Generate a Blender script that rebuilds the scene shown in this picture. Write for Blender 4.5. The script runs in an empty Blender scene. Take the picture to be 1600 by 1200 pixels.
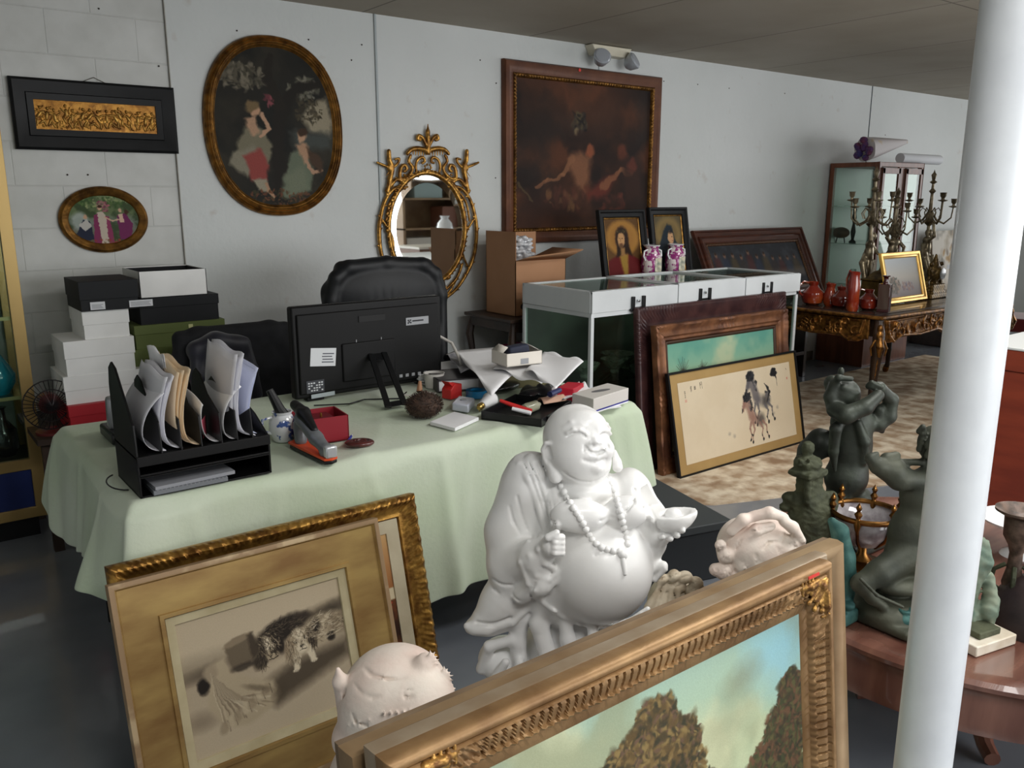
import bpy, bmesh, math, random
import numpy as np
from mathutils import Vector, Matrix, Euler
random.seed(7); RNG = np.random.default_rng(7)
SC = bpy.context.scene
COL = bpy.data.collections.new('antique_shop'); SC.collection.children.link(COL)

# ------------------------------------------------------------------ camera
FPX, PITCH, YAW, HCAM = 1310.0, math.radians(12.6), math.radians(37.4), 1.55
cam = bpy.data.cameras.new('camera'); camo = bpy.data.objects.new('camera', cam); COL.objects.link(camo)
cam.sensor_fit = 'HORIZONTAL'; cam.sensor_width = 36.0; cam.lens = 36.0*FPX/1600.0
cam.clip_start = 0.05; cam.clip_end = 100
camo.location = (0, 0, HCAM); camo.rotation_euler = (math.pi/2-PITCH, 0, -YAW)
SC.camera = camo

# ------------------------------------------------------------------ world, daylight, exposure
SC.view_settings.view_transform = 'Standard'; SC.view_settings.look = 'None'
SC.view_settings.gamma = 1.0; SC.view_settings.use_curve_mapping = False
SC.view_settings.exposure = 0.0
w = bpy.data.worlds.new('daylight'); SC.world = w; w.use_nodes = True
bg = w.node_tree.nodes['Background']; bg.inputs[0].default_value = (0.80, 0.90, 1.0, 1); bg.inputs[1].default_value = 0.42
def area_light(name, loc, rot, sx, sy, power, col):
    l = bpy.data.lights.new(name, 'AREA'); l.shape = 'RECTANGLE'; l.size = sx; l.size_y = sy
    l.energy = power; l.color = col
    o = bpy.data.objects.new(name, l); o.location = loc; o.rotation_euler = rot; COL.objects.link(o); return o
# daylight through the shop front (behind the camera and to its right) and through the right hand windows
area_light('shopfront_daylight', (5.2, -3.4, 1.45), (math.radians(90), 0, 0), 7.0, 2.0, 235, (0.985, 0.995, 1.0))
area_light('side_daylight', (11.6, 0.6, 1.6), (math.radians(90), 0, math.radians(90)), 4.5, 1.9, 115, (0.985, 0.995, 1.0))
# unseen overhead fill lights, added to brighten the statue, pole and floor
area_light('ceiling_fill', (0.7, -0.5, 2.52), (0, 0, 0), 1.2, 0.5, 40, (1.0, 0.99, 0.965))
area_light('ceiling_fill', (2.6, 0.5, 2.52), (0, 0, 0), 1.2, 0.5, 40, (1.0, 0.99, 0.965))
area_light('ceiling_fill', (4.5, 1.6, 2.52), (0, 0, 0), 1.2, 0.5, 30, (1.0, 0.99, 0.965))

# ------------------------------------------------------------------ pixel -> place helpers (photo frame 1600x1200)
_fw = np.array([math.sin(YAW)*math.cos(PITCH), math.cos(YAW)*math.cos(PITCH), -math.sin(PITCH)])
_rt = np.array([math.cos(YAW), -math.sin(YAW), 0.0]); _up = np.cross(_rt, _fw)
_fh = np.array([math.sin(YAW), math.cos(YAW), 0.0])
_O = np.array([0, 0, HCAM])
def ray(px, py): return _fw + _rt*(px-800)/FPX - _up*(py-600)/FPX
def at(px, py, X=None, Y=None, Z=None, d=None):
    r = ray(px, py)
    if d is not None: return _O + r*d
    if X is not None: return _O + r*X/r[0]
    if Y is not None: return _O + r*Y/r[1]
    return _O + r*(Z-HCAM)/r[2]

# ------------------------------------------------------------------ object helpers
def link(name, me, parent=None, mat=None):
    o = bpy.data.objects.new(name, me); COL.objects.link(o)
    if mat is not None:
        me.materials.clear(); me.materials.append(mat)
    if parent is not None: o.parent = parent
    return o
def tag(o, label, cat, group=None, kind=None):
    o['label'] = label; o['category'] = cat
    if group: o['group'] = group
    if kind: o['kind'] = kind
    return o
def thing(name, label, cat, loc=(0, 0, 0), rz=0.0, group=None):
    o = bpy.data.objects.new(name, None); COL.objects.link(o); o.empty_display_size = 0.05
    o.location = tuple(float(v) for v in loc); o.rotation_euler = (0, 0, rz)
    return tag(o, label, cat, group)
def struct(o): o['kind'] = 'structure'; return o
def copy_tree(o, parent=None):
    c = o.copy(); COL.objects.link(c)
    if parent is not None: c.parent = parent
    for ch in list(o.children): copy_tree(ch, c)
    return c
def smooth(me, ang=35):
    me.shade_smooth()
    if ang is not None: me.set_sharp_from_angle(angle=math.radians(ang))

class MB:
    """collects shapes into ONE mesh"""
    def __init__(s): s.v = []; s.f = []
    def add(s, vs, fs):
        n = len(s.v); s.v += [tuple(float(c) for c in v) for v in vs]; s.f += [tuple(n+i for i in f) for f in fs]; return s
    def box(s, x0, x1, y0, y1, z0, z1, M=None):
        vs = [(x, y, z) for x in (x0, x1) for y in (y0, y1) for z in (z0, z1)]
        if M is not None: vs = [tuple(M @ Vector(v)) for v in vs]
        return s.add(vs, [(0, 1, 3, 2), (4, 6, 7, 5), (0, 4, 5, 1), (2, 3, 7, 6), (0, 2, 6, 4), (1, 5, 7, 3)])
    def tube(s, pts, r, n=8, cap=True, closed=False):
        pts = [np.array(p, float) for p in pts]; m = len(pts)
        rs = r if hasattr(r, '__len__') else [r]*m
        vs = []; fs = []; prev = None
        for i, p in enumerate(pts):
            if closed: t = pts[(i+1) % m]-pts[i-1]
            else: t = pts[min(i+1, m-1)]-pts[max(i-1, 0)]
            t = t/(np.linalg.norm(t)+1e-9)
            if prev is None:
                a = np.array([0, 0, 1.0]) if abs(t[2]) < .9 else np.array([1.0, 0, 0])
                u = np.cross(t, a)
            else: u = prev-t*np.dot(prev, t)
            u = u/(np.linalg.norm(u)+1e-9); prev = u; v = np.cross(t, u)
            for k in range(n):
                a = 2*math.pi*k/n; vs.append(p+rs[i]*(u*math.cos(a)+v*math.sin(a)))
        for i in range(m if closed else m-1):
            j = (i+1) % m
            for k in range(n):
                fs.append((i*n+k, i*n+(k+1) % n, j*n+(k+1) % n, j*n+k))
        if cap and not closed:
            fs.append(tuple(range(n-1, -1, -1))); fs.append(tuple((m-1)*n+k for k in range(n)))
        return s.add(vs, fs)
    def lathe(s, prof, c=(0, 0, 0), n=32, sx=1, sy=1, M=None, wob=None, caps=True):
        vs = []; fs = []; m = len(prof)
        for i, (r, z) in enumerate(prof):
            for k in range(n):
                a = 2*math.pi*k/n; rr = r*(1 if wob is None else wob(a, i/(m-1)))
                p = Vector((rr*math.cos(a)*sx, rr*math.sin(a)*sy, z))
                if M is not None: p = M @ p
                vs.append((p.x+c[0], p.y+c[1], p.z+c[2]))
        for i in range(m-1):
            for k in range(n): fs.append((i*n+k, i*n+(k+1) % n, (i+1)*n+(k+1) % n, (i+1)*n+k))
        if caps and prof[0][0] > 1e-5: fs.append(tuple(range(n-1, -1, -1)))
        if caps and prof[-1][0] > 1e-5: fs.append(tuple((m-1)*n+k for k in range(n)))
        return s.add(vs, fs)
    def prism(s, poly, y0, y1, axis='y', M=None):
        n = len(poly); vs = []
        for y in (y0, y1):
            for a, b in poly:
                p = {'y': (a, y, b), 'z': (a, b, y), 'x': (y, a, b)}[axis]
                vs.append(tuple(M @ Vector(p)) if M is not None else p)
        fs = [tuple(range(n)), tuple(range(2*n-1, n-1, -1))]
        fs += [(i, n+i, n+(i+1) % n, (i+1) % n) for i in range(n)]
        return s.add(vs, fs)
    def grid(s, fn, nu, nv):
        vs = [fn(i/nu, j/nv) for j in range(nv+1) for i in range(nu+1)]
        fs = [(j*(nu+1)+i, j*(nu+1)+i+1, (j+1)*(nu+1)+i+1, (j+1)*(nu+1)+i) for j in range(nv) for i in range(nu)]
        return s.add(vs, fs)
    def ball(s, c, r, n=12, sc=(1, 1, 1)):
        prof = [(max(0, math.sin(math.pi*i/(n//2)))*r, -math.cos(math.pi*i/(n//2))*r*sc[2]) for i in range(n//2+1)]
        return s.lathe(prof, c, n, sc[0], sc[1])
    def build(s, name, mat, parent=None, bevel=0, seg=2, sm=35, loc=None):
        me = bpy.data.meshes.new(name); me.from_pydata(s.v, [], s.f); me.validate()
        bm = bmesh.new(); bm.from_mesh(me)
        bmesh.ops.remove_doubles(bm, verts=bm.verts, dist=1e-6)
        bmesh.ops.recalc_face_normals(bm, faces=bm.faces); bm.to_mesh(me); bm.free()
        if sm: smooth(me, sm)
        o = link(name, me, parent, mat)
        if bevel:
            b = o.modifiers.new('edge', 'BEVEL'); b.width = bevel; b.segments = seg; b.limit_method = 'ANGLE'; b.harden_normals = False
        if loc is not None: o.location = tuple(float(c) for c in loc)
        return o
def shell(o, t, off=0):
    m = o.modifiers.new('thickness', 'SOLIDIFY'); m.thickness = t; m.offset = off; return o

# ------------------------------------------------------------------ materials
def lin(c):
    c = np.asarray(c, float)/255.0
    return np.where(c <= 0.04045, c/12.92, ((c+0.055)/1.055)**2.4)
def c4(c): l = lin(c); return (float(l[0]), float(l[1]), float(l[2]), 1)
_M = {}
def mat(name, col, rough=0.6, metal=0.0, col2=None, nscale=8.0, ndet=4, nmix=(0.35, 0.65), bump=0.0, bscale=40.0,
        coat=0.0, trans=0.0, ior=1.45, spec=0.5, stretch=None, emis=None, sheen=0.0, alpha=1.0):
    if name in _M: return _M[name]
    m = bpy.data.materials.new(name); m.use_nodes = True; nt = m.node_tree; b = nt.nodes['Principled BSDF']
    b.inputs['Base Color'].default_value = c4(col); b.inputs['Roughness'].default_value = rough; b.inputs['Metallic'].default_value = metal
    b.inputs['Coat Weight'].default_value = coat; b.inputs['Transmission Weight'].default_value = trans; b.inputs['IOR'].default_value = ior
    b.inputs['Specular IOR Level'].default_value = spec; b.inputs['Sheen Weight'].default_value = sheen; b.inputs['Alpha'].default_value = alpha
    tc = None
    def coords():
        nonlocal tc
        if tc is None:
            t = nt.nodes.new('ShaderNodeTexCoord'); mp = nt.nodes.new('ShaderNodeMapping')
            nt.links.new(t.outputs['Object'], mp.inputs[0])
            if stretch: mp.inputs['Scale'].default_value = stretch
            tc = mp
        return tc.outputs[0]
    if col2 is not None:
        n = nt.nodes.new('ShaderNodeTexNoise'); n.inputs['Scale'].default_value = nscale; n.inputs['Detail'].default_value = ndet
        nt.links.new(coords(), n.inputs['Vector'])
        r = nt.nodes.new('ShaderNodeValToRGB'); r.color_ramp.elements[0].position = nmix[0]; r.color_ramp.elements[1].position = nmix[1]
        r.color_ramp.elements[0].color = c4(col); r.color_ramp.elements[1].color = c4(col2)
        nt.links.new(n.outputs['Fac'], r.inputs[0]); nt.links.new(r.outputs[0], b.inputs['Base Color'])
    if bump:
        n = nt.nodes.new('ShaderNodeTexNoise'); n.inputs['Scale'].default_value = bscale; n.inputs['Detail'].default_value = 5
        nt.links.new(coords(), n.inputs['Vector'])
        bp = nt.nodes.new('ShaderNodeBump'); bp.inputs['Strength'].default_value = bump; bp.inputs['Distance'].default_value = 0.01
        nt.links.new(n.outputs['Fac'], bp.inputs['Height']); nt.links.new(bp.outputs[0], b.inputs['Normal'])
    if emis: b.inputs['Emission Color'].default_value = c4(emis[0]); b.inputs['Emission Strength'].default_value = emis[1]
    _M[name] = m; return m
def glass_mat(name, tint=(235, 245, 240), rough=0.02):
    """thin clear glass: sharp reflections over a see-through body"""
    if name in _M: return _M[name]
    m = bpy.data.materials.new(name); m.use_nodes = True; nt = m.node_tree; nt.nodes.clear()
    o = nt.nodes.new('ShaderNodeOutputMaterial'); t = nt.nodes.new('ShaderNodeBsdfTransparent'); g = nt.nodes.new('ShaderNodeBsdfGlossy')
    lw_ = nt.nodes.new('ShaderNodeLayerWeight'); pw_ = nt.nodes.new('ShaderNodeMath'); pw_.operation = 'POWER'; pw_.inputs[1].default_value = 5.0; nt.links.new(lw_.outputs['Facing'], pw_.inputs[0])
    f = nt.nodes.new('ShaderNodeMath'); f.operation = 'MULTIPLY_ADD'; f.inputs[1].default_value = 0.94; f.inputs[2].default_value = 0.04; nt.links.new(pw_.outputs[0], f.inputs[0]); mx = nt.nodes.new('ShaderNodeMixShader')
    t.inputs[0].default_value = c4(tint); g.inputs['Roughness'].default_value = rough
    nt.links.new(f.outputs[0], mx.inputs[0]); nt.links.new(t.outputs[0], mx.inputs[1]); nt.links.new(g.outputs[0], mx.inputs[2])
    nt.links.new(mx.outputs[0], o.inputs[0]); _M[name] = m; return m
def paint_mat(name, rough=0.5, coat=0.0, metal=0.0, bump=0.0, spec=0.3):
    if name in _M: return _M[name]
    m = bpy.data.materials.new(name); m.use_nodes = True; nt = m.node_tree; b = nt.nodes['Principled BSDF']
    a = nt.nodes.new('ShaderNodeVertexColor'); a.layer_name = 'paint'
    nt.links.new(a.outputs[0], b.inputs['Base Color']); b.inputs['Roughness'].default_value = rough
    b.inputs['Coat Weight'].default_value = coat; b.inputs['Metallic'].default_value = metal; b.inputs['Specular IOR Level'].default_value = spec
    if bump:
        n = nt.nodes.new('ShaderNodeTexNoise'); n.inputs['Scale'].default_value = 180
        t = nt.nodes.new('ShaderNodeTexCoord'); nt.links.new(t.outputs['Object'], n.inputs['Vector'])
        bp = nt.nodes.new('ShaderNodeBump'); bp.inputs['Strength'].default_value = bump; bp.inputs['Distance'].default_value = .003
        nt.links.new(n.outputs['Fac'], bp.inputs['Height']); nt.links.new(bp.outputs[0], b.inputs['Normal'])
    _M[name] = m; return m

# ------------------------------------------------------------------ sculpting by distance fields (numpy surface nets)
class Sculpt:
    def __init__(s, lo, hi, vox):
        s.lo = np.array(lo, float); s.vox = vox
        s.n = np.ceil((np.array(hi, float)-s.lo)/vox).astype(int)+1
        s.F = np.full(s.n, 1.0, np.float32)
        s.ax = [(s.lo[i]+vox*np.arange(s.n[i])).astype(np.float32) for i in range(3)]
    def region(s, lo, hi, pad):
        a = np.clip(np.floor((np.array(lo)-pad-s.lo)/s.vox).astype(int), 0, s.n)
        b = np.clip(np.ceil((np.array(hi)+pad-s.lo)/s.vox).astype(int)+1, 0, s.n)
        if np.any(b <= a): return None
        sl = tuple(slice(a[i], b[i]) for i in range(3))
        return sl, s.ax[0][sl[0]][:, None, None], s.ax[1][sl[1]][None, :, None], s.ax[2][sl[2]][None, None, :]
    def apply(s, fn, lo, hi, k, op):
        r = s.region(lo, hi, k+3*s.vox)
        if r is None: return s
        sl, X, Y, Z = r; A = s.F[sl]; B = fn(X, Y, Z)
        if op == 'sub':
            B = -B
            if k > 0:
                h = np.maximum(k-np.abs(A-B), 0)/k; s.F[sl] = np.maximum(A, B)+h*h*k*0.25
            else: s.F[sl] = np.maximum(A, B)
        else:
            if k > 0:
                h = np.maximum(k-np.abs(A-B), 0)/k; s.F[sl] = np.minimum(A, B)-h*h*k*0.25
            else: s.F[sl] = np.minimum(A, B)
        return s
    def ell(s, c, r, k=0.01, R=None, op='add'):
        c = np.array(c, float); r = np.array(r, float) if hasattr(r, '__len__') else np.array([r]*3, float)
        R = np.eye(3) if R is None else np.array(R, float)   # rows: local axes in world
        m = r.max()
        def fn(X, Y, Z):
            x, y, z = X-c[0], Y-c[1], Z-c[2]
            q = [R[i, 0]*x+R[i, 1]*y+R[i, 2]*z for i in range(3)]
            k0 = np.sqrt(sum((q[i]/r[i])**2 for i in range(3)))+1e-9
            k1 = np.sqrt(sum((q[i]/r[i]**2)**2 for i in range(3)))+1e-9
            return (k0*(k0-1)/k1).astype(np.float32)
        return s.apply(fn, c-m, c+m, k, op)
    def cap(s, a, b, ra, rb=None, k=0.01, op='add'):
        a = np.array(a, float); b = np.array(b, float); rb = ra if rb is None else rb
        ab = b-a; L = max(float(ab@ab), 1e-12); m = max(ra, rb)
        def fn(X, Y, Z):
            x, y, z = X-a[0], Y-a[1], Z-a[2]
            h = np.clip((x*ab[0]+y*ab[1]+z*ab[2])/L, 0, 1)
            return (np.sqrt((x-h*ab[0])**2+(y-h*ab[1])**2+(z-h*ab[2])**2)-(ra+(rb-ra)*h)).astype(np.float32)
        return s.apply(fn, np.minimum(a, b)-m, np.maximum(a, b)+m, k, op)
    def path(s, pts, rs, k=0.01, op='add'):
        rs = rs if hasattr(rs, '__len__') else [rs]*len(pts)
        for i in range(len(pts)-1): s.cap(pts[i], pts[i+1], rs[i], rs[i+1], k, op)
        return s
    def box(s, c, h, k=0.01, rnd=0.005, R=None, op='add'):
        c = np.array(c, float); h = np.array(h, float)-rnd; R = np.eye(3) if R is None else np.array(R, float); m = float(np.linalg.norm(h)+rnd)
        def fn(X, Y, Z):
            x, y, z = X-c[0], Y-c[1], Z-c[2]
            q = [np.abs(R[i, 0]*x+R[i, 1]*y+R[i, 2]*z)-h[i] for i in range(3)]
            o = np.sqrt(sum(np.maximum(v, 0)**2 for v in q))+np.minimum(np.maximum(q[0], np.maximum(q[1], q[2])), 0)
            return (o-rnd).astype(np.float32)
        return s.apply(fn, c-m, c+m, k, op)
    def ripple(s, lo, hi, amp, fn):
        r = s.region(lo, hi, 0)
        if r is None: return s
        sl, X, Y, Z = r; s.F[sl] += (amp*fn(X, Y, Z)).astype(np.float32); return s
    def mesh(s, name, origin=(0, 0, 0)):
        F = s.F; S = F < 0; n = F.shape
        cnt = np.zeros(tuple(k-1 for k in n), np.int8)
        for a in (0, 1):
            for b in (0, 1):
                for c in (0, 1): cnt += S[a:n[0]-1+a, b:n[1]-1+b, c:n[2]-1+c]
        act = (cnt > 0) & (cnt < 8); I = np.argwhere(act); N = len(I)
        ids = np.full(act.shape, -1, np.int64); ids[act] = np.arange(N)
        acc = np.zeros((N, 3)); w = np.zeros(N)
        corners = [(0, 0, 0), (1, 0, 0), (0, 1, 0), (1, 1, 0), (0, 0, 1), (1, 0, 1), (0, 1, 1), (1, 1, 1)]
        vals = [F[I[:, 0]+c[0], I[:, 1]+c[1], I[:, 2]+c[2]].astype(float) for c in corners]
        for i in range(8):
            for j in range(i+1, 8):
                ci, cj = np.array(corners[i]), np.array(corners[j])
                if np.abs(ci-cj).sum() != 1: continue
                m = (vals[i] < 0) != (vals[j] < 0)
                t = vals[i][m]/(vals[i][m]-vals[j][m])
                acc[m] += ci+(cj-ci)*t[:, None]; w[m] += 1
        V = s.lo+s.vox*(I+acc/w[:, None])-np.array(origin, float)
        Q = []
        for ax in range(3):
            u, v = (ax+1) % 3, (ax+2) % 3
            a = [slice(None)]*3; b = [slice(None)]*3
            a[ax] = slice(0, n[ax]-1); b[ax] = slice(1, n[ax])
            ch = S[tuple(a)] != S[tuple(b)]; E = np.argwhere(ch)
            E = E[(E[:, u] > 0) & (E[:, v] > 0) & (E[:, u] < n[u]-1) & (E[:, v] < n[v]-1)]
            du = np.zeros(3, int); du[u] = 1; dv = np.zeros(3, int); dv[v] = 1
            q = np.stack([ids[tuple((E-du-dv).T)], ids[tuple((E-dv).T)], ids[tuple(E.T)], ids[tuple((E-du).T)]], 1)
            ins = S[tuple(E.T)]; q[~ins] = q[~ins][:, ::-1]; Q.append(q)
        Q = np.concatenate(Q); me = bpy.data.meshes.new(name)
        me.vertices.add(N); me.vertices.foreach_set('co', V.astype(np.float32).ravel())
        me.loops.add(len(Q)*4); me.loops.foreach_set('vertex_index', Q.astype(np.int32).ravel())
        me.polygons.add(len(Q)); me.polygons.foreach_set('loop_start', np.arange(0, len(Q)*4, 4, dtype=np.int32))
        me.polygons.foreach_set('loop_total', np.full(len(Q), 4, np.int32))
        me.update(calc_edges=True); me.validate(); me.shade_smooth(); return me
    def floor(s, z): s.F = np.maximum(s.F, (z-s.ax[2])[None, None, :]).astype(np.float32); return s
    def build(s, name, mat, parent=None, origin=(0, 0, 0), smooth_it=2, place=True):
        o = link(name, s.mesh(name, origin), parent, mat)
        if parent is None and place: o.location = tuple(float(c) for c in origin)
        if smooth_it:
            m = o.modifiers.new('soften', 'SMOOTH'); m.factor = 0.5; m.iterations = smooth_it
        return o
class Fig:
    """places sculpt strokes by photo pixel and depth along the view, radii given in photo pixels at the figure's depth"""
    def __init__(f, d0, vox, box):
        yr = box[1]+100; f.m = d0/FPX; f.h0 = d0*float(np.dot(ray(800, yr), _fh)); f.d0 = d0
        P = [f.p(x, y, dd) for x in (box[0], box[2]) for y in (box[1], box[3]) for dd in (-box[4], box[5])]
        f.S = Sculpt(np.min(P, 0), np.max(P, 0), vox)
    def p(f, x, y, dd=0.0):
        r = ray(x, y); return _O + r*(f.h0+dd)/float(np.dot(r, _fh))
    def frame(f, rot=0.0, turn=0.0):
        """rows: right, depth, up; rot turns in the picture plane (clockwise degrees), turn about the vertical"""
        a = math.radians(turn); r = _rt*math.cos(a)+_fh*math.sin(a); d = -_rt*math.sin(a)+_fh*math.cos(a)
        u = np.array([0, 0, 1.0]); b = math.radians(rot)
        r2 = r*math.cos(b)-u*math.sin(b); u2 = r*math.sin(b)+u*math.cos(b)
        return np.array([r2, d, u2])
    def e(f, x, y, dd, rx, ry, rz, k=6, rot=0.0, turn=0.0, op='add'):
        m = f.m; f.S.ell(f.p(x, y, dd), (rx*m, ry*m, rz*m), k*m, f.frame(rot, turn), op); return f
    def t(f, pts, rs, k=5, op='add'):
        """pts: (x, y, dd)"""
        rs = [r*f.m for r in rs] if hasattr(rs, '__len__') else [rs*f.m]*len(pts)
        f.S.path([f.p(*q) for q in pts], rs, k*f.m, op); return f

# ------------------------------------------------------------------ painting pictures into vertex colours
def vnoise(h, w, cells, seed=0, octs=4, stretch=1.0):
    r = np.random.default_rng(seed); out = np.zeros((h, w)); amp = 1; tot = 0
    for o in range(octs):
        cy = max(2, int(cells*2**o)); cx = max(2, int(cells*stretch*2**o*w/h))
        g = r.random((cy+2, cx+2)); y = np.linspace(0, cy, h); x = np.linspace(0, cx, w)
        yi = y.astype(int); xi = x.astype(int); fy = (y-yi)[:, None]; fx = (x-xi)[None, :]
        fy = fy*fy*(3-2*fy); fx = fx*fx*(3-2*fx)
        a = g[yi][:, xi]; b = g[yi][:, xi+1]; c = g[yi+1][:, xi]; d = g[yi+1][:, xi+1]
        out += amp*((a*(1-fx)+b*fx)*(1-fy)+(c*(1-fx)+d*fx)*fy); tot += amp; amp *= .5
    return out/tot
class Canvas:
    """x right 0..A, y down 0..1 (A = width/height)"""
    def __init__(s, A, h, base):
        s.h = h; s.w = int(round(h*A)); s.A = A; s.C = np.zeros((s.h, s.w, 3)); s.C[:] = np.array(base)/255.
        s.y = (np.arange(s.h)+.5)[:, None]/s.h; s.x = (np.arange(s.w)+.5)[None, :]/s.h; s.dy = 0.0
    def shift(s, dy): s.y = s.y+dy; s.dy += dy; return s
    def _bb(s, x0, y0, x1, y1, p):
        a = max(0, int((x0-p)*s.h)); b = min(s.w, int((x1+p)*s.h)+2); c = max(0, int((y0-p-s.dy)*s.h)); d = min(s.h, int((y1+p-s.dy)*s.h)+2)
        return (slice(c, d), slice(a, b)) if b > a and d > c else None
    def _mix(s, sl, m, col, al):
        m = (m*al)[..., None]; s.C[sl] = s.C[sl]*(1-m)+np.array(col)/255.*m
    def ell(s, x, y, rx, ry, col, rot=0, soft=.25, al=1.0):
        R = max(rx, ry)*(1+soft); sl = s._bb(x-R, y-R, x+R, y+R, 0)
        if sl is None: return s
        X = s.x[:, sl[1]]-x; Y = s.y[sl[0], :]-y; a = math.radians(rot)
        u = (X*math.cos(a)+Y*math.sin(a))/rx; v = (-X*math.sin(a)+Y*math.cos(a))/ry
        d = np.sqrt(u*u+v*v); s._mix(sl, np.clip((1+soft-d)/(2*soft), 0, 1), col, al); return s
    def poly(s, pts, col, soft=.004, al=1.0):
        pts = np.array(pts, float); x0, y0 = pts.min(0); x1, y1 = pts.max(0); sl = s._bb(x0, y0, x1, y1, soft)
        if sl is None: return s
        X = s.x[:, sl[1]]+0*s.y[sl[0], :]; Y = s.y[sl[0], :]+0*s.x[:, sl[1]]
        ins = np.zeros(X.shape, bool); D = np.full(X.shape, 9.)
        for i in range(len(pts)):
            ax, ay = pts[i-1]; bx, by = pts[i]
            if ay != by: ins ^= ((ay > Y) != (by > Y)) & (X < (bx-ax)*(Y-ay)/(by-ay)+ax)
            L = (bx-ax)**2+(by-ay)**2+1e-12; t = np.clip(((X-ax)*(bx-ax)+(Y-ay)*(by-ay))/L, 0, 1)
            D = np.minimum(D, np.hypot(X-ax-t*(bx-ax), Y-ay-t*(by-ay)))
        D = np.where(ins, -D, D); s._mix(sl, np.clip(.5-D/(2*soft), 0, 1), col, al); return s
    def line(s, pts, w, col, al=1.0, soft=.3):
        ws = w if hasattr(w, '__len__') else [w]*len(pts)
        for i in range(len(pts)-1):
            (ax, ay), (bx, by) = pts[i], pts[i+1]; wm = max(ws[i], ws[i+1])
            sl = s._bb(min(ax, bx), min(ay, by), max(ax, bx), max(ay, by), wm*1.5)
            if sl is None: continue
            X = s.x[:, sl[1]]+0*s.y[sl[0], :]; Y = s.y[sl[0], :]+0*X
            L = (bx-ax)**2+(by-ay)**2+1e-12; t = np.clip(((X-ax)*(bx-ax)+(Y-ay)*(by-ay))/L, 0, 1)
            r = ws[i]+(ws[i+1]-ws[i])*t; D = np.hypot(X-ax-t*(bx-ax), Y-ay-t*(by-ay))/np.maximum(r, 1e-6)
            s._mix(sl, np.clip((1+soft-D)/(2*soft), 0, 1), col, al)
        return s
    def dabs(s, n, x, y, rx, ry, cols, size, rot=None, al=.8, seed=1, hollow=0, soft=.4):
        r = np.random.default_rng(seed)
        for _ in range(n):
            a = r.random()*2*math.pi; q = math.sqrt(r.random()*(1-hollow)+hollow)
            z = size*(.5+r.random()); ro = r.random()*180 if rot is None else rot+r.normal()*15
            s.ell(x+rx*q*math.cos(a), y+ry*q*math.sin(a), z, z*.55, cols[r.integers(len(cols))], ro, soft, al)
        return s
    def wash(s, col, cells, lo, hi, al=1.0, seed=3, stretch=1.0):
        m = np.clip((vnoise(s.h, s.w, cells, seed, 4, stretch)-lo)/(hi-lo), 0, 1); s._mix((slice(None), slice(None)), m, col, al); return s
    def warp(s, amp, cells, seed=2):
        dx = (vnoise(s.h, s.w, cells, seed, 3)-.5)*2*amp*s.h*2; dy = (vnoise(s.h, s.w, cells, seed+50, 3)-.5)*2*amp*s.h*2
        I = np.clip(np.round(np.arange(s.h)[:, None]+dy).astype(int), 0, s.h-1); J = np.clip(np.round(np.arange(s.w)[None, :]+dx).astype(int), 0, s.w-1)
        s.C = s.C[I, J]; return s
    def grain(s, amp, seed=5):
        s.C = np.clip(s.C*(1+amp*(np.random.default_rng(seed).random((s.h, s.w, 1))-.5)), 0, 1); return s
    def vgrad(s, stops):
        ys = [a for a, _ in stops]
        for ch in range(3): s.C[:, :, ch] = np.interp(s.y, ys, [c[ch]/255. for _, c in stops])
        return s
def picture(cv, W, H, name, mat, parent, mask=None, y=0.0, z0=0.0, relief=None):
    """canvas -> coloured grid W x H in XZ facing -Y, centred on x, bottom at z0"""
    h, w = cv.h, cv.w
    xs = (np.arange(w)/(w-1)-.5)*W; zs = z0+(1-np.arange(h)/(h-1))*H
    X, Z = np.meshgrid(xs, zs); Y = np.full_like(X, y)
    if relief is not None: Y = Y-relief
    V = np.stack([X, Y, Z], -1).reshape(-1, 3)
    i = np.arange(h-1)[:, None]*w+np.arange(w-1)[None, :]; Q = np.stack([i, i+w, i+w+1, i+1], -1).reshape(-1, 4)
    if mask is not None:
        mk = mask(X, Z).reshape(-1); Q = Q[mk[Q].all(1)]
    me = bpy.data.meshes.new(name); me.vertices.add(len(V)); me.vertices.foreach_set('co', V.astype(np.float32).ravel())
    me.loops.add(len(Q)*4); me.loops.foreach_set('vertex_index', Q.astype(np.int32).ravel())
    me.polygons.add(len(Q)); me.polygons.foreach_set('loop_start', np.arange(0, len(Q)*4, 4, dtype=np.int32))
    me.polygons.foreach_set('loop_total', np.full(len(Q), 4, np.int32)); me.update(calc_edges=True)
    a = me.color_attributes.new('paint', 'FLOAT_COLOR', 'POINT')
    c = np.ones((h*w, 4), np.float32); c[:, :3] = lin(cv.C.reshape(-1, 3)*255); a.data.foreach_set('color', c.ravel())
    if relief is not None: me.shade_smooth()
    return link(name, me, parent, mat)

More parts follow.
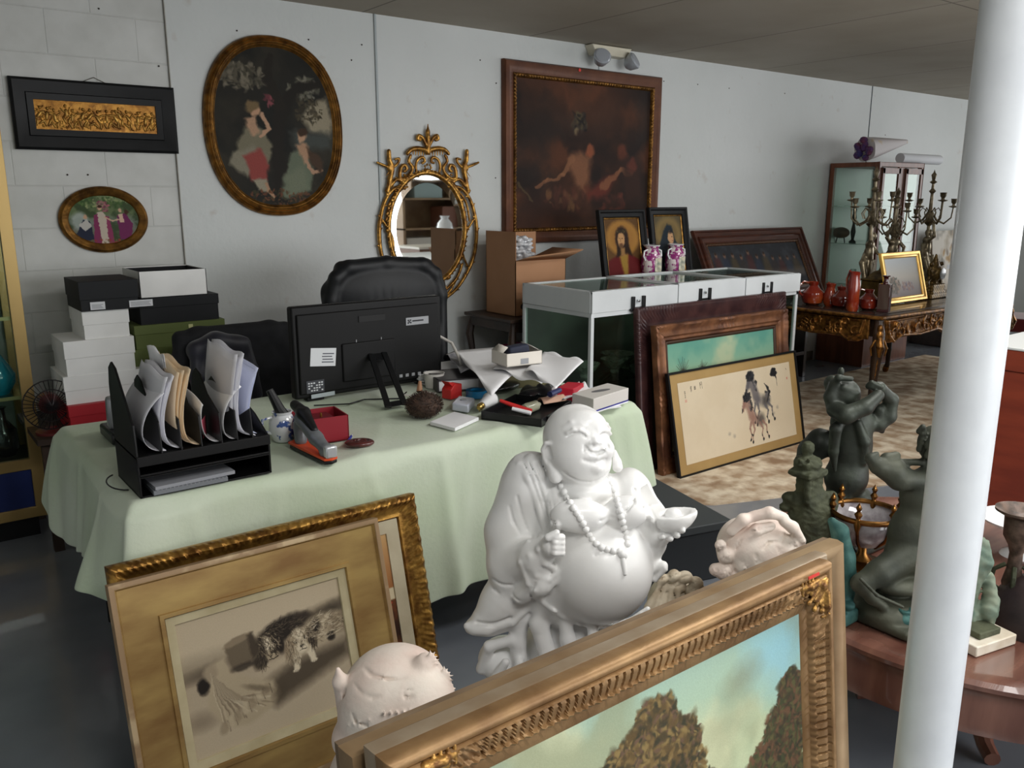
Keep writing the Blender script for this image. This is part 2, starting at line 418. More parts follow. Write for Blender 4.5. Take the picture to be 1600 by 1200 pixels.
# ------------------------------------------------------------------ picture frames
def moulding(name, W, H, prof, mat, parent, disp=None, step=0.01, z0=0.0):
    """mitred rectangular frame in XZ facing -Y; prof = [(inset, out)], out towards the viewer; disp(u, o, i, L) -> extra out"""
    vs = []; fs = []; m = len(prof)
    o = np.array([p[0] for p in prof]); q = np.array([p[1] for p in prof])
    for side in range(4):
        L = W if side % 2 == 0 else H; n = max(2, int(L/step)) if disp else 1; base = len(vs)
        for i in range(n+1):
            for j in range(m):
                u = o[j]+(L-2*o[j])*i/n; e = q[j]+(disp(u, o[j], j, L) if disp else 0)
                x, z = [(u-W/2, H-o[j]), (W/2-o[j], H-u), (W/2-u, o[j]), (-W/2+o[j], u)][side]
                vs.append((x, -e, z+z0))
        for i in range(n):
            for j in range(m-1):
                a = base+i*m+j; fs.append((a, a+1, a+m+1, a+m))
            fs.append((base+i*m+m-1, base+i*m, base+(i+1)*m, base+(i+1)*m+m-1))
    me = bpy.data.meshes.new(name); me.from_pydata(vs, [], fs)
    bm = bmesh.new(); bm.from_mesh(me); bmesh.ops.remove_doubles(bm, verts=bm.verts, dist=1e-5)
    bmesh.ops.recalc_face_normals(bm, faces=bm.faces); bm.to_mesh(me); bm.free()
    smooth(me, 50 if disp else 40); return link(name, me, parent, mat)
def oval_ring(name, rx, rz, prof, mat, parent, n=160, p=2.0, disp=None, cz=0.0):
    vs = []; fs = []; m = len(prof)
    for i in range(n):
        a = 2*math.pi*i/n; c, s_ = math.cos(a), math.sin(a)
        for j, (o, q) in enumerate(prof):
            cx = math.copysign(abs(c)**(2/p), c); sz = math.copysign(abs(s_)**(2/p), s_)
            e = q+(disp(a, o, j) if disp else 0)
            vs.append(((rx-o)*cx, -e, cz+(rz-o)*sz))
    for i in range(n):
        k = (i+1) % n
        for j in range(m): fs.append((i*m+j, i*m+(j+1) % m, k*m+(j+1) % m, k*m+j))
    me = bpy.data.meshes.new(name); me.from_pydata(vs, [], fs)
    bm = bmesh.new(); bm.from_mesh(me); bmesh.ops.recalc_face_normals(bm, faces=bm.faces); bm.to_mesh(me); bm.free()
    smooth(me, 45); return link(name, me, parent, mat)
def text(body, size, mat, parent, loc, rot=(math.pi/2, 0, 0), name='lettering', ext=0.0003):
    c = bpy.data.curves.new(name, 'FONT'); c.body = body; c.size = size; c.extrude = ext; c.materials.append(mat)
    tmp = bpy.data.objects.new(name, c); COL.objects.link(tmp); bpy.context.view_layer.update()
    me = bpy.data.meshes.new_from_object(tmp.evaluated_get(bpy.context.evaluated_depsgraph_get())); bpy.data.objects.remove(tmp)
    o = link(name, me, parent, mat); o.location = loc; o.rotation_euler = rot; return o

# ================================================================== THE ROOM
WY, CZ = 4.6, 2.578
# wall materials
def wall_mat():
    m = bpy.data.materials.new('painted_wall'); m.use_nodes = True; nt = m.node_tree; b = nt.nodes['Principled BSDF']
    L = nt.links.new; N = nt.nodes.new
    tc = N('ShaderNodeTexCoord'); b.inputs['Roughness'].default_value = .55
    n1 = N('ShaderNodeTexNoise'); n1.inputs['Scale'].default_value = 1.1; n1.inputs['Detail'].default_value = 5
    n2 = N('ShaderNodeTexNoise'); n2.inputs['Scale'].default_value = 9; n2.inputs['Detail'].default_value = 8
    L(tc.outputs['Object'], n1.inputs[0]); L(tc.outputs['Object'], n2.inputs[0])
    r = N('ShaderNodeValToRGB'); r.color_ramp.elements[0].position = .3; r.color_ramp.elements[1].position = .7
    r.color_ramp.elements[0].color = c4((203, 207, 205)); r.color_ramp.elements[1].color = c4((214, 217, 216)); L(n1.outputs['Fac'], r.inputs[0])
    r2 = N('ShaderNodeValToRGB'); r2.color_ramp.elements[0].position = .66; r2.color_ramp.elements[1].position = .80
    r2.color_ramp.elements[0].color = (0, 0, 0, 1); r2.color_ramp.elements[1].color = (.45, .45, .45, 1); L(n2.outputs['Fac'], r2.inputs[0])
    mx = N('ShaderNodeMix'); mx.data_type = 'RGBA'; L(r2.outputs[0], mx.inputs['Factor']); L(r.outputs[0], mx.inputs['A']); mx.inputs['B'].default_value = c4((176, 160, 146))
    L(mx.outputs['Result'], b.inputs['Base Color'])
    bp = N('ShaderNodeBump'); bp.inputs['Strength'].default_value = .25; bp.inputs['Distance'].default_value = .01
    n3 = N('ShaderNodeTexNoise'); n3.inputs['Scale'].default_value = 26; n3.inputs['Detail'].default_value = 6; L(tc.outputs['Object'], n3.inputs[0])
    L(n3.outputs['Fac'], bp.inputs['Height']); L(bp.outputs[0], b.inputs['Normal']); return m
def brick_mat():
    m = bpy.data.materials.new('painted_block'); m.use_nodes = True; nt = m.node_tree; b = nt.nodes['Principled BSDF']
    L = nt.links.new; N = nt.nodes.new; tc = N('ShaderNodeTexCoord'); b.inputs['Roughness'].default_value = .55
    sp = N('ShaderNodeSeparateXYZ'); cb = N('ShaderNodeCombineXYZ'); L(tc.outputs['Object'], sp.inputs[0]); L(sp.outputs['X'], cb.inputs['X']); L(sp.outputs['Z'], cb.inputs['Y'])
    br = N('ShaderNodeTexBrick'); br.inputs['Scale'].default_value = 1; br.inputs['Brick Width'].default_value = .4; br.inputs['Row Height'].default_value = .2
    br.inputs['Mortar Size'].default_value = .004; br.inputs['Mortar Smooth'].default_value = .6; L(cb.outputs[0], br.inputs['Vector'])
    n = N('ShaderNodeTexNoise'); n.inputs['Scale'].default_value = 5; n.inputs['Detail'].default_value = 9; L(tc.outputs['Object'], n.inputs[0])
    r = N('ShaderNodeValToRGB'); r.color_ramp.elements[0].position = .35; r.color_ramp.elements[1].position = .68
    r.color_ramp.elements[0].color = c4((200, 201, 197)); r.color_ramp.elements[1].color = c4((216, 217, 214)); L(n.outputs['Fac'], r.inputs[0])
    L(r.outputs[0], b.inputs['Base Color'])
    ma = N('ShaderNodeMath'); ma.operation = 'MULTIPLY_ADD'; ma.inputs[1].default_value = -1.0; L(br.outputs['Fac'], ma.inputs[0])
    L(n.outputs['Fac'], ma.inputs[2]); bp = N('ShaderNodeBump'); bp.inputs['Strength'].default_value = .5; bp.inputs['Distance'].default_value = .006
    L(ma.outputs[0], bp.inputs['Height']); L(bp.outputs[0], b.inputs['Normal']); return m
M_wall = wall_mat(); M_block = brick_mat()
XS = 1.345                                     # where block work meets plaster board
b = MB(); b.box(XS, 13, WY, WY+.12, 0, CZ); wb = struct(b.build('wall_back', M_wall))
b = MB(); b.box(-1.5, XS-.004, WY+.012, WY+.13, 0, CZ); struct(b.build('wall_back_block', M_block))
b = MB(); b.box(-1.62, -1.5, -4, WY+.13, 0, CZ); struct(b.build('wall_left', M_wall))
b = MB(); b.box(12, 12.12, 3.0, WY, 0, CZ).box(12, 12.12, -4, -1.9, 0, CZ).box(12, 12.12, -1.9, 3.0, 0, .5).box(12, 12.12, -1.9, 3.0, 2.5, CZ); struct(b.build('wall_right', M_wall))
b = MB(); b.box(-1.62, 1.6, -4.12, -4, 0, CZ).box(8.8, 12.1, -4.12, -4, 0, CZ).box(1.6, 8.8, -4.12, -4, 0, .35).box(1.6, 8.8, -4.12, -4, 2.45, CZ); struct(b.build('wall_front', M_wall))
# hair crack / seam boards and nails on the back wall
b = MB(); b.box(XS-.004, XS, WY-.001, WY+.01, 0, CZ); struct(b.build('trim_1', mat('seam_dirt', (150, 144, 134), .8, col2=(170, 168, 160), nscale=14)))
X2 = at(1358, 190, Y=WY)[0]
b = MB(); b.box(X2, X2+.012, WY-.002, WY+.01, 0, CZ); struct(b.build('trim_2', mat('seam_dark', (40, 52, 60), .8)))
mn = mat('nail_rust', (52, 44, 40), .6, .3)
for px, py in [(750, 94), (775, 130), (1037, 127), (1090, 132), (1139, 138), (774, 278), (549, 94), (565, 70), (370, 48), (482, 62), (1383, 211), (1226, 146), (249, 103), (138, 273), (106, 273), (155, 13)]:
    p = at(px, py, Y=WY)
    b = MB(); b.lathe([(.0035, 0), (.0045, .004), (0, .007)], n=8, M=Matrix.Rotation(math.pi/2, 4, 'X'))
    o = b.build('nail', mn, wb); o.location = (p[0], WY+.001 if p[0] > XS else WY+.013, p[2])
# surface conduit
cx = at(588, 120, Y=WY)[0]
b = MB(); b.box(cx-.008, cx+.008, WY-.010, WY, 0, CZ); o = b.build('conduit', mat('conduit_grey', (176, 184, 186), .4), bevel=.004)
tag(o, 'thin white vertical cable conduit on the wall left of the gilt mirror', 'conduit')
# ceiling
def ceil_mat():
    m = bpy.data.materials.new('ceiling_panel'); m.use_nodes = True; nt = m.node_tree; b = nt.nodes['Principled BSDF']
    L = nt.links.new; N = nt.nodes.new; tc = N('ShaderNodeTexCoord'); b.inputs['Roughness'].default_value = .8
    br = N('ShaderNodeTexBrick'); br.offset = 0; br.inputs['Scale'].default_value = 1; br.inputs['Brick Width'].default_value = 1.22; br.inputs['Row Height'].default_value = 2.44
    br.inputs['Mortar Size'].default_value = .006; br.inputs['Color1'].default_value = c4((172, 164, 150)); br.inputs['Color2'].default_value = c4((166, 159, 146)); br.inputs['Mortar'].default_value = c4((118, 112, 102))
    L(tc.outputs['Object'], br.inputs['Vector'])
    n = N('ShaderNodeTexNoise'); n.inputs['Scale'].default_value = 1.6; n.inputs['Detail'].default_value = 6; L(tc.outputs['Object'], n.inputs[0])
    mx = N('ShaderNodeMix'); mx.data_type = 'RGBA'; mx.blend_type = 'MULTIPLY'; mx.inputs['Factor'].default_value = .35
    r = N('ShaderNodeValToRGB'); r.color_ramp.elements[0].position = .35; r.color_ramp.elements[1].position = .65; r.color_ramp.elements[0].color = c4((205, 198, 184)); L(n.outputs['Fac'], r.inputs[0])
    L(br.outputs['Color'], mx.inputs['A']); L(r.outputs[0], mx.inputs['B']); L(mx.outputs['Result'], b.inputs['Base Color'])
    return m
b = MB(); b.box(-1.62, 12.12, -4.12, WY+.13, CZ, CZ+.1); struct(b.build('ceiling', ceil_mat()))
# floor: sealed grey concrete
b = MB(); b.box(-1.62, 12.12, -4.12, WY+.13, -.1, 0)
struct(b.build('floor', mat('sealed_concrete', (108, 113, 121), .25, col2=(134, 139, 146), nscale=1.4, bump=.04, bscale=12, spec=.6, coat=.2)))
b = MB(); b.box(-1.5, 7.2, WY-.002, WY+.012, 0, .09); struct(b.build('baseboard_back', mat('dirty_base', (92, 86, 78), .6, col2=(130, 124, 114), nscale=6)))
# steel pole
pp = at(1514, 600, d=1.5)
b = MB(); b.lathe([(.052, 0), (.052, CZ)], n=48); po = b.build('steel_pole', mat('pole_white', (226, 230, 234), .32, col2=(216, 220, 225), nscale=9, bump=.10, bscale=14), loc=(pp[0], pp[1], 0))
tag(po, 'round white painted steel pole between floor and ceiling at the right', 'pole')
for px, py in [(1566, 520), (1566, 542), (1563, 555)]:
    q = at(px, py, d=1.5); b = MB(); b.ball((0, 0, 0), .0045, 8, (1, 1, .8)); o = b.build('paint_drip', mat('pole_white', (226, 230, 234)), po)
    v = np.array([q[0]-pp[0], q[1]-pp[1]]); v = v/np.linalg.norm(v)*.053; o.location = (v[0], v[1], q[2])
# emergency light on the wall under the ceiling
p = at(952, 76, Y=WY-.05)
t = thing('emergency_light', 'cream emergency light with two clear lamp heads high on the back wall', 'light', (p[0], WY, CZ-.07))
b = MB(); b.prism([(-.19, .065), (.19, .065), (.15, .0), (-.15, .0)], -.085, 0); b.build('housing', mat('cream_plastic', (222, 216, 196), .4), t, bevel=.006)
for s_, dx in ((-1, -.13), (1, .16)):
    M = Matrix.Translation((dx, -.11, -.03)) @ Euler((math.radians(62), 0, math.radians(25*s_)), 'XYZ').to_matrix().to_4x4()
    b = MB(); b.lathe([(.02, -.05), (.045, -.03), (.06, .015), (.062, .03)], n=20, M=M); h = b.build('lamp_head', mat('lamp_grey', (190, 196, 204), .3, .2), t)
    b = MB(); b.lathe([(.058, .03), (.05, .04), (0, .048)], n=20, M=M); b.build('lens', mat('lamp_lens', (225, 230, 238), .1, trans=.5), h)
b = MB(); b.box(-.004, .004, -.006, 0, -.20, 0); b.build('wire', mat('conduit_grey', (176, 184, 186)), t, loc=(-.05, 0, 0))

# ================================================================== DESK WITH CLOTH
DX0, DX1, DY0, DY1, DZ = .455, 2.375, 2.265, 3.27, .75
t = thing('folding_table', 'folding work table hidden under the pale green cloth', 'table', ((DX0+DX1)/2, (DY0+DY1)/2, 0))
hx, hy = (DX1-DX0)/2-.02, (DY1-DY0)/2-.02
mt = mat('table_grey', (70, 70, 72), .6); b = MB(); b.box(-hx, hx, -hy, hy, DZ-.04, DZ-.006); b.build('tabletop', mt, t, bevel=.004)
for sx in (-1, 1):
    for sy in (-1, 1):
        b = MB(); b.tube([(sx*(hx-.08), sy*(hy-.06), 0), (sx*(hx-.08), sy*(hy-.06), DZ-.04)], .014, 10); b.build('leg', mat('leg_black', (28, 28, 30), .4, .5), t)
def cloth_mesh():
    nx, ny = 130, 70; vs = []; fs = []
    def top(x, y):
        e = min(x-DX0, DX1-x, y-DY0, DY1-y)
        z = DZ+.004+.0015*math.sin(5*x+3*y)*math.sin(7*y-3*x+1)+.0012*math.sin(13*x-9*y)
        z += .0045*max(0, math.sin(9.3*x+2.2*math.sin(3*y+x)+1.1))**14*max(0, 1-(y-DY0)/.45)+.003*max(0, math.sin(6.1*x-7*y+2*math.sin(4*x)))**16
        r = .028
        if e < r: z -= r-math.sqrt(max(0, r*r-(r-e)**2))
        return z
    idx = {}
    for j in range(ny+1):
        for i in range(nx+1):
            u, v = i/nx, j/ny
            u = .5-.5*math.cos(math.pi*u)*(1) if False else u
            x = DX0+(DX1-DX0)*u; y = DY0+(DY1-DY0)*v
            # rounded plan corners
            idx[i, j] = len(vs); vs.append([x, y, top(x, y)])
    for j in range(ny):
        for i in range(nx): fs.append((idx[i, j], idx[i+1, j], idx[i+1, j+1], idx[i, j+1]))
    ring = [(i, 0) for i in range(nx)]+[(nx, j) for j in range(ny)]+[(i, ny) for i in range(nx, 0, -1)]+[(0, j) for j in range(ny, 0, -1)]
    m = len(ring); per = []; s = 0; prev = None
    for (i, j) in ring:
        p = vs[idx[i, j]]
        if prev is not None: s += math.hypot(p[0]-prev[0], p[1]-prev[1])
        per.append(s); prev = p
    nd = 26; prevrow = [idx[q] for q in ring]
    def hem(s):       # length of drop along the border, front first
        Lx, Ly = DX1-DX0, DY1-DY0
        if s < Lx:
            t = s/Lx; h = .26+.27*math.sin(math.pi*min(1, t/.75)) if t < .75 else .53-.24*((t-.75)/.25)**.8
            h = max(h, .50 if .25 < t < .8 else h)
            return h+.012*math.sin(t*17)
        if s < Lx+Ly: return .30+.05*math.sin((s-Lx)*6)
        if s < 2*Lx+Ly: return .17
        t = (s-2*Lx-Ly)/Ly; return .32+.03*math.sin(t*7)-.06*t
    hs = [hem(s) for s in per]
    hs2 = []
    for k in range(m):
        w = [hs[(k+d) % m] for d in range(-9, 10)]; hs2.append(sum(w)/len(w))
    for d in range(1, nd+1):
        row = []
        for k, (i, j) in enumerate(ring):
            x, y, z0 = vs[idx[i, j]]; s = per[k]; f = d/nd
            ox = -1 if i == 0 else (1 if i == nx else 0); oy = -1 if j == 0 else (1 if j == ny else 0)
            # fan the corner folds
            cd = min(math.hypot(x-cx_, y-cy_) for cx_ in (DX0, DX1) for cy_ in (DY0, DY1))
            cf = max(0, 1-cd/.16)
            amp = (.014+.058*f)*(.55+.45*math.sin(2.3*s+.7))
            wv = math.sin(10.5*s+1.3*math.sin(3.1*s)+.8*f)*.6+math.sin(21*s+2*f+1.1*math.sin(5*s))*.25
            tw = .5+.5*math.sin(4.2*s-2.6*f)
            out = .006+.030*f+amp*wv+.010*f*tw+.04*cf*f
            for s0, sl, a_ in ((.16, .05, .9), (.42, -.10, .6), (.70, .14, .8), (.98, .04, 1.2), (1.10, -.08, .7), (1.36, .10, 1.1), (1.58, -.12, .8), (1.74, .05, 1.3), (1.84, -.02, .9), (2.1, .05, 1), (2.35, -.05, 1), (2.62, .08, 1), (4.9, .06, 1.2), (5.25, -.05, 1.2), (5.6, .05, 1)):
                out += .016*a_*math.exp(-((s-s0-sl*f)/(.016+.02*f))**2)*(.25+f)
            n = math.hypot(ox, oy) or 1
            if cf > 0 and not (ox and oy):
                sx = -1 if x < (DX0+DX1)/2 else 1; sy = -1 if y < (DY0+DY1)/2 else 1
                ox2 = ox if ox else sx*cf*.8; oy2 = oy if oy else sy*cf*.8; n = math.hypot(ox2, oy2); ux, uy = ox2/n, oy2/n
            else: ux, uy = ox/n, oy/n
            zz = z0-hs2[k]*f
            row.append(len(vs)); vs.append([x+ux*out, y+uy*out, zz])
        for k in range(m):
            k2 = (k+1) % m; fs.append((prevrow[k2], prevrow[k], row[k], row[k2]))
        prevrow = row
    me = bpy.data.meshes.new('tablecloth'); me.from_pydata(vs, [], fs); me.update(); me.shade_smooth(); return me
M_cloth = mat('green_cloth', (206, 216, 196), .6, col2=(188, 204, 174), nscale=2.2, bump=.12, bscale=70, sheen=.2)
clo = link('tablecloth', cloth_mesh(), None, M_cloth); shell(clo, .0015)
s2 = clo.modifiers.new('s', 'SUBSURF'); s2.levels = 1; s2.render_levels = 1
tag(clo, 'pale mint green tablecloth draped over the long desk', 'tablecloth')
DT = DZ+.009       # resting height on the cloth

# ================================================================== PICTURES
M_pic = paint_mat('oil_painting', .6, bump=.10, spec=.18); M_pic_matt = paint_mat('print_matt', .7)
gilt = mat('aged_gilt', (150, 106, 48), .42, .75, col2=(92, 62, 30), nscale=22, ndet=6, bump=.25, bscale=90)
gilt_b = mat('bright_gilt', (198, 152, 76), .38, .8, col2=(120, 82, 38), nscale=30, ndet=6, bump=.2, bscale=80)
black_wood = mat('ebonised_wood', (12, 13, 15), .5, col2=(20, 21, 23), nscale=12, spec=.35)

# ---- black framed gilt frieze
x0, x1, z0, z1 = .622, 1.352, 1.765, 2.087
t = thing('relief_plaque', 'long black frame with a gilt relief frieze of figures, hung at upper left', 'relief', ((x0+x1)/2, WY+.01, z0))
W, H = x1-x0, z1-z0
moulding('frame', W, H, [(0, 0), (0, .022), (.012, .030), (.062, .012), (.066, .018), (.094, .012), (.096, 0)], black_wood, t)
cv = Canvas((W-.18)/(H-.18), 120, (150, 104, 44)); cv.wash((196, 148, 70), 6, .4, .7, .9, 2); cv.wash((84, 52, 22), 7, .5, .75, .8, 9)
r = np.random.default_rng(4); hh, ww = cv.h, cv.w; D = np.zeros((hh, ww)); A = cv.A
def bump_(x, y, rx, ry, a, amp):
    X = cv.x-x; Y = cv.y-y; c_, s_ = math.cos(a), math.sin(a); u = (X*c_+Y*s_)/rx; v = (-X*s_+Y*c_)/ry
    q = u*u+v*v; global D; D = np.maximum(D, .6*amp*np.clip(1-q, 0, 1)**.75)
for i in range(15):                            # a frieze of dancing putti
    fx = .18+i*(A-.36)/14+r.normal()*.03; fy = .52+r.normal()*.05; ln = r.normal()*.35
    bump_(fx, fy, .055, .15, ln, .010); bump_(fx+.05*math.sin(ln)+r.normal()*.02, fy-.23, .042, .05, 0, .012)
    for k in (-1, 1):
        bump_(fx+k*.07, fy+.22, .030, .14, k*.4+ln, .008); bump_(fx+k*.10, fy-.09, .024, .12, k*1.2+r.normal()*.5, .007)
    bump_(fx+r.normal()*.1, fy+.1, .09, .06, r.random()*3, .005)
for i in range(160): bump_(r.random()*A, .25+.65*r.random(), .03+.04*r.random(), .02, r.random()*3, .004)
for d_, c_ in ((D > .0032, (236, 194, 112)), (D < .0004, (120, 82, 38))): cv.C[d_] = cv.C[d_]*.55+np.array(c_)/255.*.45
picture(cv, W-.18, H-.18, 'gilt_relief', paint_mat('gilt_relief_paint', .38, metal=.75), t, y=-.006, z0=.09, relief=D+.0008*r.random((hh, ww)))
b = MB(); b.tube([(-.05, -.004, H), (0, -.006, H+.022), (.05, -.004, H)], .0015, 6); b.build('hanging_wire', mat('wire_steel', (120, 112, 100), .4, .8), t)

# ---- small oval picture
c = at(160, 343, Y=WY); L_ = at(91, 343, Y=WY); R_ = at(231, 343, Y=WY); T_ = at(160, 291, Y=WY); B_ = at(160, 395, Y=WY)
rx, rz = (R_[0]-L_[0])/2, (T_[2]-B_[2])/2; cz = (T_[2]+B_[2])/2
t = thing('oval_picture', 'small sideways oval gilt picture of ladies in a garden', 'picture', ((R_[0]+L_[0])/2, WY+.01, cz))
oval_ring('frame', rx, rz, [(0, 0), (0, .014), (.006, .022), (.014, .026), (.024, .022), (.034, .016), (.040, .014), (.046, .008), (.046, 0)], gilt, t, disp=lambda a, o, j: .0012*math.sin(a*3)*math.sin(a*7))
cv = Canvas(rx/rz, 170, (70, 84, 58)); A = cv.A
cv.vgrad([(0, (120, 132, 96)), (.35, (96, 112, 74)), (.55, (120, 128, 120)), (1, (92, 84, 58))]); cv.wash((50, 66, 38), 5, .45, .65, .8, 5)
cv.dabs(160, A*.5, .1, A*.45, .16, [(60, 86, 44), (88, 112, 60), (150, 160, 110)], .03, seed=3)
cv.ell(A*.16, .52, .14, .18, (176, 184, 180), al=.8); cv.dabs(50, A*.5, .22, .12, .12, [(170, 100, 112), (120, 60, 80)], .02, seed=6)
cv.poly([(A*.10, .78), (A*.2, .5), (A*.3, .52), (A*.34, .9), (A*.16, .92)], (34, 40, 60)); cv.poly([(A*.14, .6), (A*.26, .48), (A*.32, .62), (A*.22, .72)], (190, 186, 180)); cv.ell(A*.24, .44, .035, .045, (200, 160, 130))
cv.poly([(A*.40, .36), (A*.47, .33), (A*.52, .4), (A*.55, 1), (A*.36, 1)], (196, 182, 166)); cv.poly([(A*.36, .4), (A*.41, .38), (A*.44, .98), (A*.33, .98)], (128, 48, 88)); cv.poly([(A*.52, .42), (A*.57, .44), (A*.62, .98), (A*.54, 1)], (140, 56, 92)); cv.ell(A*.45, .27, .032, .045, (206, 168, 140)); cv.ell(A*.45, .235, .036, .03, (60, 36, 24))
cv.poly([(A*.68, .42), (A*.8, .36), (A*.9, .6), (A*.86, .95), (A*.7, .9)], (112, 40, 86)); cv.poly([(A*.7, .4), (A*.76, .38), (A*.78, .56), (A*.72, .56)], (214, 180, 158)); cv.ell(A*.73, .31, .03, .04, (204, 166, 138)); cv.ell(A*.82, .35, .04, .05, (70, 44, 30))
cv.line([(A*.5, .45), (A*.62, .52), (A*.7, .5)], .014, (206, 170, 146)); cv.dabs(60, A*.5, .95, A*.4, .06, [(150, 60, 50), (110, 90, 60)], .02, seed=9)
cv.warp(.008, 26, 3); wx, wz = (rx-.042)*2, (rz-.042)*2
picture(cv, wx, wz, 'painting', M_pic, t, mask=lambda X, Z: (X/(wx/2))**2+((Z)/(wz/2))**2 < 1.0, y=-.009, z0=-wz/2)

# ---- large oval picture
L_ = at(317, 198, Y=WY); R_ = at(532, 198, Y=WY); T_ = at(428, 57, Y=WY); B_ = at(443, 337, Y=WY)
rx, rz = (R_[0]-L_[0])/2, (T_[2]-B_[2])/2; cz = (T_[2]+B_[2])/2
t = thing('oval_picture', 'large upright oval gilt picture of two women under a dark tree', 'picture', ((R_[0]+L_[0])/2, WY, cz))
def reed(a, o, j):
    s = 0
    for q in (math.pi*.25, math.pi*.75, math.pi*1.25, math.pi*1.75, math.pi/2, 3*math.pi/2):
        d = (a-q+math.pi) % (2*math.pi)-math.pi
        if abs(d) < .055: s = .003+.0015*math.cos(d*180)
    return s
oval_ring('frame', rx, rz, [(0, 0), (0, .018), (.004, .030), (.010, .035), (.014, .031), (.018, .037), (.024, .039), (.028, .034), (.032, .037), (.038, .034), (.042, .028), (.046, .029), (.054, .018), (.060, .014), (.060, 0)], gilt, t, n=220, p=2.25, disp=reed)
cv = Canvas(rx/rz, 340, (34, 32, 26)); A = cv.A
cv.wash((50, 46, 36), 4, .4, .65, .8, 5); cv.wash((20, 21, 18), 5, .45, .7, .8, 8)
cv.dabs(120, A*.25, .2, .16, .08, [(120, 112, 96), (90, 84, 70), (62, 58, 46)], .018, seed=2); cv.dabs(60, A*.75, .24, .12, .07, [(128, 124, 110), (88, 86, 72)], .015, seed=4)
cv.poly([(A*.72, .42), (A*.80, .34), (A*.95, .30), (A*1.0, .45), (A*.97, .54), (A*.78, .52)], (148, 138, 116), .02); cv.dabs(90, A*.78, .38, .10, .09, [(52, 46, 34), (74, 66, 48)], .012, seed=5)
cv.poly([(A*.62, .52), (A*.98, .53), (A*.98, .62), (A*.66, .64)], (66, 70, 66), .03)
cv.line([(A*.52, .98), (A*.50, .6), (A*.56, .38), (A*.70, .24), (A*.92, .2)], [.06, .05, .045, .03, .02], (30, 26, 20)); cv.line([(A*.55, .36), (A*.45, .2), (A*.48, .06)], [.04, .03, .02], (34, 29, 22))
cv.poly([(A*.16, .62), (A*.25, .5), (A*.38, .5), (A*.46, .62), (A*.42, .74), (A*.18, .76)], (118, 112, 92), .012)
cv.poly([(A*.13, .66), (A*.3, .62), (A*.40, .68), (A*.24, .82), (A*.1, .74)], (132, 126, 108), .014)
cv.poly([(A*.22, .68), (A*.36, .64), (A*.42, .74), (A*.39, .83), (A*.27, .84)], (142, 66, 60), .012)
cv.poly([(A*.28, .83), (A*.38, .82), (A*.40, .90), (A*.32, .90)], (150, 142, 122), .008); cv.line([(A*.38, .86), (A*.44, .94)], .012, (168, 132, 104))
cv.poly([(A*.25, .46), (A*.34, .44), (A*.36, .52), (A*.30, .56)], (176, 140, 112), .01); cv.ell(A*.33, .405, .033, .038, (188, 148, 118)); cv.ell(A*.31, .375, .05, .034, (116, 96, 66), -25); cv.line([(A*.36, .55), (A*.44, .5), (A*.38, .43)], .012, (184, 146, 118))
cv.dabs(26, A*.45, .33, .04, .03, [(134, 70, 76), (100, 50, 56)], .014, seed=11)
cv.poly([(A*.62, .66), (A*.74, .62), (A*.80, .74), (A*.78, .9), (A*.52, .95), (A*.54, .82)], (100, 108, 90), .012); cv.poly([(A*.55, .8), (A*.72, .74), (A*.76, .88), (A*.56, .94)], (112, 118, 98), .02)
cv.poly([(A*.66, .6), (A*.76, .59), (A*.80, .68), (A*.72, .72)], (170, 134, 106), .01); cv.ell(A*.715, .555, .03, .036, (184, 146, 116)); cv.ell(A*.72, .525, .033, .022, (60, 42, 28)); cv.line([(A*.72, .68), (A*.80, .78), (A*.88, .77)], .012, (172, 136, 110)); cv.poly([(A*.76, .62), (A*.9, .7), (A*.88, .8), (A*.78, .72)], (70, 52, 38), .012)
cv.dabs(120, A*.45, .94, .3, .05, [(84, 62, 40), (60, 58, 36), (110, 66, 44)], .01, seed=12)
cv.warp(.009, 22, 4); cv.grain(.10); wx, wz = (rx-.055)*2, (rz-.055)*2
picture(cv, wx, wz, 'painting', M_pic, t, mask=lambda X, Z: np.abs(X/(wx/2))**2.25+np.abs(Z/(wz/2))**2.25 < 1.0, y=-.015, z0=-wz/2)

# ---- very large dark painting
x0, x1, z0, z1 = 3.428, 4.905, 1.235, 2.418; W, H = x1-x0, z1-z0
t = thing('wall_painting', 'very large dark brown figure painting in a wide wooden frame on the wall', 'painting', ((x0+x1)/2, WY, z0))
fw_ = .105
fr_m = mat('red_brown_gilt', (104, 62, 38), .42, .25, col2=(82, 46, 28), nscale=7, bump=.1)
moulding('frame', W, H, [(0, 0), (0, .030), (.010, .042), (.030, .044), (.050, .034), (.078, .030), (.080, .022)], fr_m, t)
moulding('inner_moulding', W-.156, H-.156, [(0, .010), (0, .034), (.008, .040), (.020, .036), (.027, .020), (.028, .008)], gilt, t, disp=lambda u, o, j, L: .004*(1 if (u*42) % 1 < .5 else 0) if j in (2, 3) else 0, step=.006, z0=.078)
cv = Canvas((W-.2)/(H-.2), 420, (56, 34, 24)); A = cv.A
cv.wash((88, 52, 34), 3, .42, .62, .9, 4); cv.wash((30, 22, 20), 3, .48, .66, .9, 14); cv.wash((40, 34, 32), 4, .5, .7, .7, 24)
cv.ell(A*.55, .12, A*.3, .22, (96, 58, 38), 10, .6, .6); cv.ell(A*.12, .3, .16, .3, (42, 32, 28), 0, .6, .6); cv.ell(A*.55, .92, A*.5, .10, (74, 48, 36), 0, .5, .55)
cv.dabs(60, A*.45, .26, .06, .06, [(28, 24, 24), (84, 72, 50), (60, 52, 44)], .025, seed=7, al=.7); cv.ell(A*.42, .32, .012, .02, (150, 132, 96), 0, .5, .6)
sk = (142, 96, 68); rd = (112, 50, 38)
